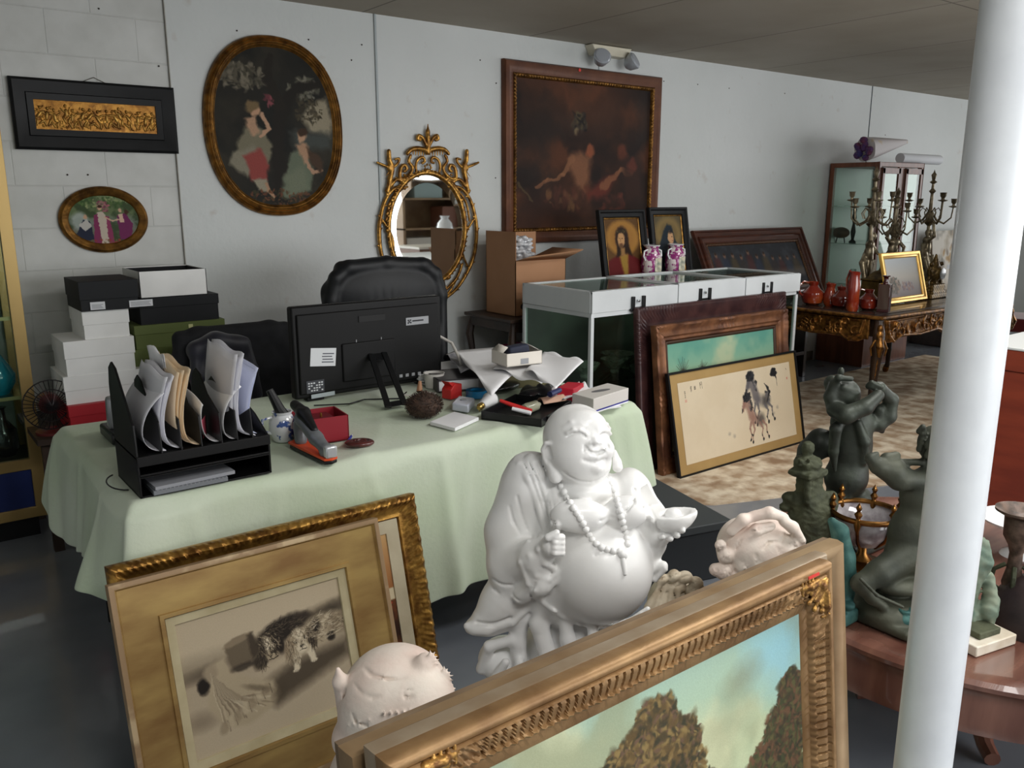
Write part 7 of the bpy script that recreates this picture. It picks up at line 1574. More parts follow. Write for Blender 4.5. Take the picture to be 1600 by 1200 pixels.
# bench carrying the boxes
t = thing('storage_bench', 'plain brown bench under the stacks of shoe boxes', 'bench', (1.06, 4.27, 0)); b = MB(); b.box(-.58, .43, -.30, .28, .505, .53); b.build('top', Mst, t)
for sx in (-.54, .38):
    for sy in (-.24, .24): b = MB(); b.box(sx-.02, sx+.02, sy-.02, sy+.02, 0, .505); b.build('leg', Mst, t)
def shoebox(label, TL, BLy, TRx, Y, dep, m, lid=.45, shear=0.0, stack='left stack of shoe boxes', zlo=None, open_=False, rz=0.0):
    p = at(TL[0], TL[1], Y=Y); q = at(TL[0], BLy, Y=Y); x1 = at(TRx, TL[1]-10, Y=Y)[0]; z0 = q[2] if zlo is None else zlo; z1 = p[2]; W = x1-p[0]; H = z1-z0
    t = thing('shoe_box', label, 'box', ((p[0]+x1)/2, Y+dep/2, z0), rz, stack); hx, hy = W/2, dep/2
    if open_:
        b = MB(); e = .003; b.box(-hx, hx, -hy, -hy+e, 0, H).box(-hx, hx, hy-e, hy, 0, H).box(-hx, -hx+e, -hy, hy, 0, H).box(hx-e, hx, -hy, hy, 0, H).box(-hx, hx, -hy, hy, 0, e); b.build('tray', m, t); 
        b = MB(); b.box(-hx+.004, hx-.004, -hy+.004, hy-.004, .003, .01).box(-hx+.0032, hx-.0032, hy-.006, hy-.0035, .01, H-.003).box(hx-.006, hx-.0035, -hy+.004, hy-.004, .01, H-.003); b.build('dark_lining', mat('lining_black', (26, 26, 30), .8), t)
    else:
        b = MB(); b.box(-hx+.004, hx-.004, -hy+.004, hy-.004, 0, H-.004); b.build('tray', m, t)
        b = MB(); b.box(-hx, hx, -hy, hy, H*(1-lid), H); b.build('lid', m, t, bevel=.0015)
    return t, z1, hx, hy, H
wc = mat('white_card', (240, 240, 238), .55, col2=(232, 232, 230), nscale=6); bc = mat('black_card', (24, 26, 29), .6, spec=.3); rc = mat('red_card', (176, 30, 42), .5); gc = mat('green_card', (92, 104, 52), .6); gc2 = mat('dark_card', (26, 30, 30), .7, spec=.3)
t, z, *_ = shoebox('red box at the bottom of the left stack of boxes', (106, 636), 672, 225, 4.00, .34, rc, .4, zlo=.53)
t, z, *_ = shoebox('largest white shoe box, directly on the red box', (98, 590), 640, 224, 4.03, .31, wc, .52, zlo=z)
t, z, *_ = shoebox('middle white shoe box of the three in the left stack', (98, 535), 590, 209, 4.03, .30, wc, .5, zlo=z)
t, z, *_ = shoebox('top white shoe box, right under the black labelled box', (127, 487), 530, 200, 4.04, .29, wc, .5, zlo=z)
t, z, hx, hy, H = shoebox('black shoe box with two white labels on top of the left stack', (121, 441), 487, 214, 4.02, .31, bc, .62, zlo=z)
for (a, c_) in ((.04, .10), (.20, .30)):
    b = MB(); b.box(-hx+a, -hx+c_, -hy-.0008, -hy-.0002, .006, .040 if a < .1 else .036); l_ = b.build('label', mat('label_white', (214, 216, 220), .6), t)
    b = MB(); [b.box(-hx+a+.006, -hx+c_-.008-.004*(k % 3), -hy-.0014, -hy-.0008, .012+.005*k, .0135+.005*k) for k in range(4)]; b.build('print_lines', mat('label_ink', (90, 92, 100), .7), l_)
GR = 'right stack of boxes by the wall'
t, z, *_ = shoebox('lowest dark box of the right stack behind the office chair', (206, 590), 640, 352, 4.08, .36, gc2, .4, stack=GR, zlo=.53)
t, z, *_ = shoebox('lower olive green box of the right stack', (208, 548), 590, 352, 4.08, .35, gc, .35, stack=GR, zlo=z)
t, z, hx, hy, H = shoebox('upper olive green box with tiny pale clasps in the right stack', (209, 510), 548, 351, 4.09, .34, gc, .4, stack=GR, zlo=z)
for dz in (.0, .028): b = MB(); b.box(.035-dz*.3, .055-dz*.3, -hy-.004, -hy-.001, H-.03-dz, H-.012-dz); b.build('clasp', mat('clasp_cream', (206, 206, 150), .5), t)
t, z, *_ = shoebox('black lidded box between green box and open white box', (216, 467), 512, 341, 4.10, .33, bc, .38, stack=GR, zlo=z)
t, z, *_ = shoebox('open white box with dark lining topping the right stack', (216, 425), 467, 321, 4.10, .30, wc, .5, stack=GR, zlo=z, open_=True)
# dark red wire fan
p = at(88, 655, Y=4.1); t = thing('desk_fan', 'dark red fan with a wire cage left of the red shoe box', 'fan', (p[0]-.02, 4.08, .53))
Mfr = mat('fan_red', (92, 28, 26), .4, coat=.3); M_wire = mat('wire_dark', (40, 36, 38), .4, .5)
b = MB(); b.lathe([(.07, 0), (.07, .012), (.02, .02), (.014, .03)], n=20); b.build('stand', Mfr, t)
b = MB()
for k in range(18): a = math.pi*k/18; b.tube([(.11*math.cos(a)*s, -.02-.04*(1-abs(s)), .13+.11*math.sin(a)*s) for s in (-1, -.5, 0, .5, 1)], .0018, 4)
for r_ in (.11, .07): b.tube([(r_*math.cos(a), -.02-.04*(1-r_/.11), .13+r_*math.sin(a)) for a in np.linspace(0, 6.283, 24, endpoint=False)], .003, 5, closed=True)
b.build('cage', M_wire, t); b = MB(); b.lathe([(.045, 0), (.05, .03), (.04, .09), (0, .10)], n=16, M=Matrix.Translation((0, .0, .13)) @ Matrix.Rotation(-math.pi/2, 4, 'X')); b.build('motor', Mfr, t)
b = MB(); b.tube([(p[0]+.02, 4.05, .01), (p[0]+.12, 4.2, .012), (p[0]+.2, 4.1, .01), (p[0]+.1, 3.95, .01), (p[0]+.3, 3.9, .01)], .006, 6); o = b.build('cable', mat('beige_cable', (186, 176, 150), .5)); tag(o, 'beige cable lying on the floor near the left cabinet', 'cable')
# charcoal folded display board lying on a low box right of the statue
t = thing('trunk', 'charcoal grey flat topped trunk on the floor right of the white statue', 'trunk', (2.55, 2.1, 0))
c1, c2, c3 = at(1025, 748, Z=.25), at(1142, 812, Z=.25), at(1062, 893, Z=.25)
e1 = c1-c2; e1 = e1/np.linalg.norm(e1)
n1 = np.array([-e1[1], e1[0], 0]); n1 = n1 if n1[0] < 0 else -n1
P4 = [c2+e1*.75, c2, c2+n1*.42, c2+e1*.75+n1*.42]
b = MB(); b.prism([(p_[0]-2.55, p_[1]-2.1) for p_ in P4], 0, .215, 'z'); b.build('body', mat('charcoal', (38, 41, 44), .6, bump=.05), t, bevel=.006)
c0 = sum(P4)/4; b = MB(); b.prism([((p_[0]-c0[0])*1.02+c0[0]-2.55, (p_[1]-c0[1])*1.02+c0[1]-2.1) for p_ in P4], .215, .25, 'z'); b.build('lid', mat('charcoal_lid', (60, 64, 66), .6), t, bevel=.005)

# ================================================================== CHAIRS BEHIND THE DESK
M_lea = mat('black_leather', (17, 18, 21), .48, col2=(24, 26, 29), nscale=6, bump=.06, bscale=40, spec=.4)
cT = at(600, 403, Y=3.74); cL = at(512, 450, Y=3.74); cR = at(690, 440, Y=3.74)
t = thing('office_chair', 'high backed black leather office chair behind the computer', 'chair', ((cL[0]+cR[0])/2, 3.74, 0), math.radians(-8))
W2 = (cR[0]-cL[0])/2; HT = cT[2]
S = Sculpt((-W2-.06, -.16, .40), (W2+.06, .14, HT+.04), .008)
S.box((0, .03, .5+(HT-.62)/2), (W2, .035, (HT-.62)/2), .02, .034); S.ell((0, .03, HT-.17), (W2*1.02, .045, .165), .03); S.box((0, .03, HT-.13), (W2*.80, .035, .12), .04, .034)
for z in (.62, .84): S.ell((0, -.01, z), (W2*.86, .055, .15), .04)
S.ell((0, .005, HT-.17), (W2*.80, .05, .13), .05)
S.path([(-W2+.03, -.0, .55), (-W2+.03, -.0, HT-.20), (-W2+.06, -.0, HT-.09), (-W2*.6, 0, HT-.04), (0, 0, HT-.025), (W2*.6, 0, HT-.04), (W2-.06, 0, HT-.09), (W2-.03, 0, HT-.20), (W2-.03, 0, .55)], .032, .02)
for k in range(9): x = (-.5+k/8.)*W2*1.2; S.path([(x, -.052, HT-.12), (x*.9, -.052, HT-.18), (x*.8, -.045, HT-.24)], .002, .010, 'sub')
S.path([(-W2*.8, -.06, HT-.27), (W2*.8, -.06, HT-.27)], .008, .02, 'sub')
S.build('backrest', M_lea, t)
S = Sculpt((-.32, -.56, .38), (.32, .06, .56), .01); S.box((0, -.20, .465), (.27, .22, .045), .02, .04); S.ell((0, -.20, .49), (.24, .2, .03), .03); S.build('seat', M_lea, t)
Mpl = mat('black_plastic', (18, 18, 20), .4, bump=.02)
for s_ in (-1, 1): b = MB(); b.tube([(s_*.31, -.03, .72), (s_*.33, -.10, .73), (s_*.33, -.30, .71), (s_*.32, -.36, .62), (s_*.28, -.34, .47)], [.022, .026, .026, .02, .018], 10); b.build('armrest', Mpl, t)
b = MB(); b.tube([(0, -.22, .06), (0, -.22, .42)], .028, 12); b.build('gas_column', Mpl, t)
for k in range(5): a = k*1.2566; b = MB(); b.tube([(0, -.22, .10), (.28*math.cos(a), -.22+.28*math.sin(a), .065)], [.03, .018], 8); l = b.build('leg', Mpl, t); b = MB(); b.ball((.28*math.cos(a), -.22+.28*math.sin(a), .03), .03, 10); b.build('caster', Mpl, l)
p0 = at(300, 527, Y=3.78); p1 = at(440, 520, Y=3.78)
M_fab = mat('black_fabric', (20, 21, 24), .85, col2=(28, 29, 33), nscale=20, bump=.1)
t = thing('office_chair', 'low black fabric office chair behind the paper sorter', 'chair', ((p0[0]+p1[0])/2-.01, 3.80, 0)); HT = p0[2]+.03; W2 = (p1[0]-p0[0])/2+.07
S = Sculpt((-W2-.06, -.12, .5), (W2+.06, .10, HT+.03), .008); S.box((0, .0, .52+(HT-.52)/2), (W2, .04, (HT-.52)/2), .02, .035)
S.path([(-W2+.02, 0, .62), (-W2*.9, 0, HT-.14), (-W2*.6, 0, HT-.03), (W2*.6, 0, HT-.03), (W2*.92, 0, HT-.14), (W2-.0, 0, .62)], .035, .03); S.build('backrest', M_fab, t)
b = MB(); b.box(-.24, .24, -.44, -.02, .42, .50); b.build('seat', M_fab, t, bevel=.03, seg=3); b = MB(); b.tube([(0, -.22, .06), (0, -.22, .42)], .028, 12); b.build('gas_column', Mpl, t)
b = MB(); b.box(-.03, .03, -.2, .03, .40, .42).box(-.03, .03, .035, .05, .40, .62); b.build('back_bracket', Mpl, t)
for k in range(5): a = k*1.2566; b = MB(); b.tube([(0, -.22, .10), (.26*math.cos(a), -.22+.26*math.sin(a), .065)], [.03, .018], 8); l = b.build('leg', Mpl, t); b = MB(); b.ball((.26*math.cos(a), -.22+.26*math.sin(a), .03), .03, 10); b.build('caster', Mpl, l)
# jacket hung over that chair
q = at(325, 560, Y=3.68); S = Sculpt((-.16, -.08, -.22), (.26, .10, .13), .007)
S.path([(-.08, 0, .03), (.0, -.02, .06), (.10, -.01, .04)], .045, .03)
for k in range(6): S.path([(-.09+.045*k, -.02, .05), (-.10+.05*k, -.03, -.08), (-.09+.052*k, -.02, -.2)], [.02, .028, .026], .02)
o = S.build('jacket', mat('dark_jacket', (30, 30, 44), .5, col2=(20, 20, 30), nscale=10, sheen=.3), None, origin=(0, 0, 0)); o.location = (q[0]+.05, 3.735, q[2]); tag(o, 'crumpled dark jacket hung over the low fabric chair', 'jacket')

# ================================================================== COMPUTER
Ym = 3.06
a0, a1 = at(455, 480, Y=Ym), at(676, 462, Y=Ym); b0 = at(464, 632, Y=Ym)
t = thing('computer_monitor', 'black all in one computer seen from behind, standing on the desk', 'computer', ((a0[0]+a1[0])/2+.012, Ym, DT)); hw = (a1[0]-a0[0])/2+.02; z1 = a0[2]-DT
M_mon = mat('monitor_black', (9, 9, 10), .5, spec=.3)
S3 = MB(); S3.box(-hw, hw, -.012, .032, .012, z1); body = S3.build('body', M_mon, t, bevel=.008, seg=3)
b = MB(); b.box(-hw+.018, hw-.018, -.022, -.012, .03, z1-.03).box(-.14, .10, -.030, -.020, .06, z1-.16); b.build('rear_shell', mat('monitor_satin', (11, 11, 12), .55, spec=.3), t, bevel=.005)
b = MB(); b.box(-hw+.012, hw-.012, .032, .034, .03, z1-.02); b.build('screen', mat('screen_dark', (8, 8, 10), .1), t)
b = MB(); b.box(-.06, .06, -.026, -.0215, z1-.080, z1-.055); b.build('grip_slot', mat('slot_black', (4, 4, 5), .6), t)
b = MB(); [b.box(-hw+.03+.012*k, -hw+.037+.012*k, -.006, .004, z1-.002, z1+.0006) for k in range(int((2*hw-.06)/.012))]; b.build('top_vent', mat('slot_black', (4, 4, 5)), t)
def lbl(nm, px, py, w_, h_, m, rz=0.0, bars=0, inkm='label_ink'):
    q = at(px, py, Y=Ym-.024); x, z = q[0]-t.location.x, q[2]-DT; M = Matrix.Translation((x, -.0235, z)) @ Matrix.Rotation(rz, 4, 'Y')
    b = MB(); b.box(-w_/2, w_/2, -.0012, .002, -h_/2, h_/2, M); l = b.build(nm, m, t)
    if bars: b = MB(); [b.box(-w_*.05+.002*(k % 2), w_*.42-.004*(k % 3), -.0018, -.001, -h_*.3+k*h_*.62/bars, -h_*.3+k*h_*.62/bars+h_*.06, M) for k in range(bars)]; b.build('print_lines', mat(inkm, (90, 92, 100), .7), l)
    return l
lw = mat('label_white', (214, 216, 220)); lg = mat('label_grey', (150, 152, 156), .4)
lbl('sticker', 505, 558, .108, .072, lw, .10, 4); l = lbl('maker_plate', 652, 501, .110, .032, lg, .0, 0)
q = at(640, 502, Y=Ym-.026); x, z = q[0]-t.location.x, q[2]-DT; b = MB()
for dx, dz in ((-.005, .004), (.005, .004), (-.001, -.002), (-.006, -.007), (.006, -.006)): b.box(x+dx-.003, x+dx+.003, -.0262, -.0245, z+dz-.003, z+dz+.003)
b.box(x+.014, x+.068, -.0258, -.0245, z-.003, z+.003); b.build('maker_mark', mat('ink_dark', (34, 34, 40), .6), l)
l = lbl('licence_label', 493, 604, .075, .05, mat('label_dark', (60, 62, 68), .5), .0); b = MB(); q = at(493, 604, Y=Ym-.026); x, z = q[0]-t.location.x, q[2]-DT
[b.box(x-.03+.011*i, x-.023+.011*i, -.0262, -.0245, z-.018+.010*j, z-.013+.010*j) for i in range(6) for j in range(4) if (i*3+j) % 4]; b.build('print_lines', lw, l)
lbl('barcode_label', 505, 617, .10, .016, mat('label_pale', (170, 180, 184), .5), -.02, 0); lbl('barcode_label', 580, 548, .05, .014, lw, -.03)
for px, py in ((557, 533), (596, 529)): q = at(px, py, Y=Ym-.024); b = MB(); b.box(q[0]-t.location.x-.0015, q[0]-t.location.x+.0015, -.0235, -.021, q[2]-DT-.006, q[2]-DT+.006); b.build('screw', lg, t)
b = MB(); [b.box(.12+.03*k, .135+.03*k, -.024, -.021, .045, .058) for k in range(5)]; b.build('ports', lg, t)
# easel foot
f0, f1 = at(610, 641, Z=DT), at(636, 634, Z=DT); ft = at(590, 552, Y=Ym-.03)
def loc_(v): return Vector((v[0]-t.location.x, v[1]-Ym, v[2]-DT))
A_ = loc_(ft)+Vector((-.042, 0, 0)); B_ = loc_(ft)+Vector((.042, 0, 0)); xc = loc_(f0).x; yb_ = loc_(f0).y; C_ = Vector((A_.x-.004, yb_, .012)); D_ = Vector((A_.x+.092, yb_, .012)); C_.x = xc-.02; D_.x = xc+.075
def bar(b, p, q, w, h=.008):
    d = (q-p).normalized(); s_ = Vector((1, 0, 0)) if abs(d.x) < .9 else (D_-A_).cross(B_-A_).cross(d).normalized(); s_ = (s_-d*s_.dot(d)).normalized(); n = d.cross(s_)
    vs = [tuple(v+s_*a*w/2+n*c*h/2) for v in (p, q) for a, c in ((-1, -1), (1, -1), (1, 1), (-1, 1))]
    b.add(vs, [(0, 1, 2, 3), (7, 6, 5, 4), (0, 4, 5, 1), (1, 5, 6, 2), (2, 6, 7, 3), (3, 7, 4, 0)])
b = MB(); ix = Vector((.012, 0, 0)); bar(b, A_+ix, C_+ix, .024); bar(b, B_-ix, D_-ix, .024)
up_ = (A_-C_).normalized()
b.add([tuple(v) for v in (C_, D_, D_+up_*.03, C_+up_*.03, C_+Vector((0, .008, 0)), D_+Vector((0, .008, 0)), D_+up_*.03+Vector((0, .008, 0)), C_+up_*.03+Vector((0, .008, 0)))], [(0, 1, 2, 3), (7, 6, 5, 4), (0, 4, 5, 1), (1, 5, 6, 2), (2, 6, 7, 3), (3, 7, 4, 0)])
b.add([tuple(v) for v in (A_-up_*.05, B_-up_*.05, B_, A_, A_-up_*.05+Vector((0, .01, 0)), B_-up_*.05+Vector((0, .01, 0)), B_+Vector((0, .03, 0)), A_+Vector((0, .03, 0)))], [(0, 1, 2, 3), (7, 6, 5, 4), (0, 4, 5, 1), (1, 5, 6, 2), (2, 6, 7, 3), (3, 7, 4, 0)])
b.build('easel_foot', mat('stand_black', (20, 21, 23), .4, .2), t, bevel=.0015)
b = MB(); b.box(-hw+.05, -hw+.12, -.01, .03, 0, .014).box(hw-.12, hw-.05, -.01, .03, 0, .014); b.build('front_feet', M_mon, t)

# ================================================================== PAPER SORTER
ox0, ox1, oy0, oy1, oz = .500, .865, 2.292, 2.535, DT
t = thing('paper_sorter', 'black plastic desk sorter with upright slots full of curling papers', 'paper sorter', ((ox0+ox1)/2, oy0, oz)); ow = (ox1-ox0)/2; od = oy1-oy0
M_sr = mat('sorter_black', (11, 11, 12), .45, spec=.35)
def panel(x, k, top, th=.004, z0=0.0): 
    pr = [(0, z0), (od, z0), (od, top-.07), (od-.015, top-.02), (od-.05, top), (od-.09, top-.012), (od-.14, top-.06), (.012, .20), (.004, .14), (0, max(.05, z0+.001))]
    b = MB(); b.prism([(y, z) for y, z in pr], x, x+th, 'x'); return b
for x in (-ow, ): panel(x, 0, .345, .006).build('side_panel', M_sr, t, bevel=.0015)
b = MB(); b.prism([(0, 0), (od, 0), (od, .20), (.10, .16), (0, .112)], ow-.006, ow, 'x'); b.build('side_panel', M_sr, t, bevel=.0015)
b = MB(); b.box(-ow, ow, .0, od, .108, .113); b.build('slot_floor', M_sr, t)
b = MB(); b.box(-ow, ow, -.004, .006, .088, .116).box(-ow+.004, ow-.004, -.002, .004, .060, .066).box(-ow+.004, ow-.004, .0, od, .055, .058).box(-ow, ow, .0, od, .0, .005).box(-ow, ow, od-.004, od, 0, .11); b.build('letter_trays', M_sr, t, bevel=.001)
sl = [-.128, -.062, -.018, .034, .078, .118]
for k, x in enumerate((-.118, -.066, -.012, .044, .088, .132)): panel(x, k, (.30, .27, .28, .30, .27, .22)[k], z0=.113).build('divider', M_sr, t, bevel=.001)
def sheet(label, x0, x1, xt, ztop, m, n=1, sp=.004, y0=.012, y1=None, lean=.0, tear=0.0, name='paper_sheet'):
    """a sheet standing in a slot: foot curls along the slot floor from x1 back to x0, then rises to xt"""
    y1 = od+.0 if y1 is None else y1; root = None
    t_ = thing(name, label, 'paper', (t.location.x+(x0+x1)/2, oy0+.01, oz+.1135), group='papers standing in the black sorter')
    xm = (x0+x1)/2
    for k in range(n):
        P = []
        for i in range(17):
            v = i/16.
            # J-shaped: bottom lip to the right, belly to the left, then up to xt
            x = (1-v)**3*x1+3*(1-v)**2*v*(x0-.012)+3*(1-v)*v*v*(x0+.004)+v**3*xt; z = .0015+((1-v)**3*0+3*(1-v)**2*v*(.0)+3*(1-v)*v*v*.11+v**3*(ztop-.1135))
            P.append((x-xm-sp*k, z+.002*k+(.006*math.sin(k*2.3) if v > .9 else 0)))
        b = MB(); y00 = y0+.003*math.sin(k*5)
        def fn(u, v, P=P, k=k):
            i = v*16; a = min(15, int(i)); f_ = i-a; x = P[a][0]*(1-f_)+P[a+1][0]*f_; z = P[a][1]*(1-f_)+P[a+1][1]*f_
            return (x+.010*math.sin(u*2.6+k)*v*v+lean*u*v, y00+(y1-y00)*u, z+.02*u*v*v+.006*math.sin(9*u+k)*tear*v**6)
        b.grid(fn, 10, 16); o = b.build('sheet', m, t_, sm=80); shell(o, .0006)
    return t_
pw = mat('paper_lilac', (228, 228, 234), .75, col2=(220, 220, 228), nscale=8); pm = mat('paper_manila', (232, 210, 178), .75); pwh = mat('paper_white', (238, 238, 240), .75); pbl = mat('paper_blue', (206, 212, 236), .75)
sheet('large grey white sheet curling in the leftmost slot of the sorter', -.172, -.100, -.092, .272, pw, 1)
sheet('bundle of white papers standing tall in the second slot of the sorter', -.108, -.056, -.068, .305, pw, 4, .004, tear=1)
sheet('thick manila envelope bundle in the third slot of the sorter', -.056, -.004, -.022, .318, pm, 5, .0045, tear=1)
sheet('loose white papers sticking up highest behind the manila bundle', -.050, -.016, -.060, .345, pwh, 2, .004, y0=.12, tear=1)
r_ = sheet('white folder with a red tinted curl in the middle slot of the sorter', -.004, .044, .008, .225, pwh, 1)
b = MB(); b.grid(lambda u, v: (-.008+.026*u, .05+.05*u, .006+.055*v), 3, 6); shell(b.build('red_sheet', mat('red_sheet', (200, 84, 104), .6), r_), .001)
sheet('wide white sheet bending right in the fifth slot of the sorter', .050, .090, .118, .262, pwh, 1)
sheet('tall ragged stack of white papers in the sixth slot of the sorter', .096, .150, .128, .345, pw, 4, .005, tear=1)
sheet('pale blue papers standing at the right end of the sorter', .138, .160, .172, .300, pbl, 3, .004, y0=.03)
t2 = thing('paper_stack', 'grey paper pads lying in the low tray of the sorter', 'paper', (t.location.x-.02, oy0+.01, oz+.0055))
b = MB(); b.box(-.13, .07, -.02, .2, .0, .012); b.build('pad', mat('grey_pad', (120, 124, 130), .6), t2); b = MB(); b.box(-.125, .095, -.012, .2, .0125, .022, Matrix.Rotation(.05, 4, 'Z')); b.build('pad', mat('grey_pad2', (150, 152, 158), .6), t2)
b = MB(); [b.ball((-.12+.011*k, -.020, .0125), .0022, 6) for k in range(18)]; b.build('ring_binding', lg, t2)
t2.location.z = oz+.0055
# black desk telephone behind the left end of the sorter
q = at(168, 668, Z=DT); t = thing('telephone', 'black telephone with silver trim behind the left end of the paper sorter', 'telephone', (q[0]+.04, 2.95, DT)); b = MB(); b.box(-.08, .08, -.09, .09, 0, .04); b.build('base', Mpl, t, bevel=.008)
b = MB(); b.box(-.072, -.03, -.02, .02, .04, .15, Matrix.Rotation(.12, 4, 'X')); b.build('handset', mat('phone_silver', (150, 152, 156), .3, .5), t, bevel=.01)
b = MB(); q2 = at(186, 720, Z=DT); b.tube([(.50+.045*math.cos(a), 2.46+.085*math.sin(a), DT+.004) for a in np.linspace(1.9, 4.5, 12)], .0022, 6); o = b.build('cable', Mpl); tag(o, 'thin black cable looping beside the left side of the sorter', 'cable')
# blue and white porcelain pot
q = at(447, 690, Z=DT); t = thing('porcelain_pot', 'blue and white porcelain pot right of the paper sorter', 'pot', (q[0]+.0, q[1]+.02, DT))
b = MB(); b.lathe([(.03, 0), (.035, .006), (.046, .04), (.044, .07), (.030, .09), (.034, .10), (.030, .10), (.02, .085), (0, .08)], n=32); b.build('body', mat('blue_white', (228, 230, 232), .12, col2=(70, 96, 160), nscale=30, nmix=(.56, .6), coat=.7), t)
b = MB(); b.tube([(.042, 0, .05), (.062, 0, .07), (.074, 0, .095)], [.012, .009, .007], 8).tube([(-.04, 0, .03), (-.07, 0, .045), (-.068, 0, .08), (-.036, 0, .085)], .005, 8); b.build('spout', mat('blue_white', (228, 230, 232)), t)
q = at(432, 640, Y=2.62); b = MB(); b.tube([(q[0]-.02, 2.62, DT+.17), (q[0]+.005, 2.6, DT+.10), (q[0]+.045, 2.56, DT+.03), (q[0]+.05, 2.55, DT+.012)], [.012, .018, .018, .012], 10); o = b.build('hand_magnifier', Mpl); tag(o, 'black curved handset leaning against the right end of the sorter', 'handset')
# heavy duty stapler
q = at(505, 722, Z=DT); q1 = at(462, 700, Z=DT); ang = math.atan2(q1[1]-q[1], q1[0]-q[0])
t = thing('stapler', 'large grey and black heavy duty stapler with an orange base strip', 'stapler', (q[0]+.01, q[1]+.0, DT), ang)
b = MB(); b.prism([(-.03, -.022), (.20, -.026), (.215, 0), (.20, .026), (-.03, .022), (-.04, 0)], 0, .012, 'z'); b.build('base', Mpl, t, bevel=.003)
b = MB(); b.prism([(-.032, -.0225), (.21, -.0265), (.22, 0), (.21, .0265), (-.032, .0225), (-.042, 0)], .012, .020, 'z'); b.build('orange_strip', mat('orange_plastic', (226, 84, 40), .45), t, bevel=.002)
S = Sculpt((-.06, -.04, .015), (.22, .04, .17), .004); S.path([(-.01, 0, .036), (.06, 0, .060), (.16, 0, .105)], [.017, .022, .022], .01); S.path([(-.005, 0, .04), (.0, 0, .03)], .02, .006); S.path([(.17, 0, .03), (.175, 0, .08)], [.02, .02], .01)
S.build('body', mat('stapler_grey', (122, 126, 130), .35, .3), t)
S = Sculpt((.02, -.04, .05), (.24, .04, .19), .004); S.path([(.07, 0, .085), (.14, 0, .125), (.20, 0, .140)], [.012, .021, .016], .01); S.ell((.145, 0, .148), (.02, .014, .006), .004, op='sub'); S.build('lever', Mpl, t)
b = MB(); b.box(-.042, -.018, -.019, .019, .020, .058); b.build('silver_nose', mat('nose_silver', (206, 210, 214), .25, .5), t, bevel=.006)
# red box, pen, shell dish
c0, c1, c2 = at(466, 697, Z=DT), at(547, 686, Z=DT), at(530, 640, Z=DT+.08)
t = thing('red_box', 'open topped dark red square box behind the stapler', 'box', ((c0[0]+c1[0])/2+.012, c1[1]+.075, DT), -.12); hx = .078; hy = .07; e = .004; H = .085; Mr = mat('crimson_card', (142, 26, 40), .5); b = MB()
b.box(-hx, hx, -hy, -hy+e, 0, H).box(-hx, hx, hy-e, hy, 0, H).box(-hx, -hx+e, -hy, hy, 0, H).box(hx-e, hx, -hy, hy, 0, H).box(-hx, hx, -hy, hy, 0, e); b.build('tray', Mr, t)
b = MB(); b.box(-hx+e, hx-.03, -hy+e, hy-e, .05, .070); b.build('inner_lid', mat('crimson_dark', (112, 18, 32), .5), t, bevel=.002); b = MB(); b.ball((.01, .01, .075), .007, 8, (.6, 1, 1.4)); b.build('gilt_button', gilt_b, t)
q = at(545, 691, Z=DT); t = thing('pen', 'blue ballpoint pen lying right of the dark red box', 'pen', (q[0], q[1], DT+.005), .9); b = MB(); b.tube([(-.04, 0, 0), (.04, 0, .004)], .0045, 8); b.build('barrel', mat('pen_blue', (40, 50, 140), .3), t); b = MB(); b.tube([(.04, 0, .004), (.065, 0, .006)], [.0035, .001], 8); b.build('tip', mat('pen_clear', (190, 190, 196), .2), t)
q = at(562, 698, Z=DT); S = Sculpt((-.06, -.05, -.01), (.06, .05, .03), .0025); S.ell((0, 0, .004), (.048, .034, .014), .002); S.ell((0, 0, .020), (.040, .027, .012), .003, op='sub')
for k in range(14): a = k*.9; S.ell((.022*math.cos(a)*((k % 3)/2+.3), .015*math.sin(a), .011), .005, .003)
o = S.build('oval_dish', mat('dark_red_lacquer', (62, 26, 26), .3, col2=(88, 40, 36), nscale=40, coat=.5), None, origin=(0, 0, -.0095)); o.location = (q[0], q[1], DT); o.rotation_euler = (0, 0, -.5); tag(o, 'dark red carved oval dish on the green cloth', 'dish')
# white note block
def block(name, label, cat, FL, FR, BR, h, m, group=None):
    a, b_, c = at(*FL, Z=DT), at(*FR, Z=DT), at(*BR, Z=DT); d = a+(c-b_); ctr = (a+b_+c+d)/4; t = thing(name, label, cat, (ctr[0], ctr[1], DT), group=group)
    mb = MB(); mb.prism([(p[0]-ctr[0], p[1]-ctr[1]) for p in (a, b_, c, d)], 0, h, 'z'); return t, mb, [np.array((p[0]-ctr[0], p[1]-ctr[1])) for p in (a, b_, c, d)]
t, mb, _ = block('note_block', 'square white note block lying near the middle of the desk', 'note block', (672, 664), (711, 674), (748, 657), .012, None); mb.build('pad', pwh, t, bevel=.001); 
b = MB(); [b.prism([(p[0]*1.002, p[1]*1.002) for p in _], .003*k, .003*k+.0004, 'z') for k in range(1, 4)]; b.build('page_edge', mat('paper_edge', (176, 176, 176), .8), t)
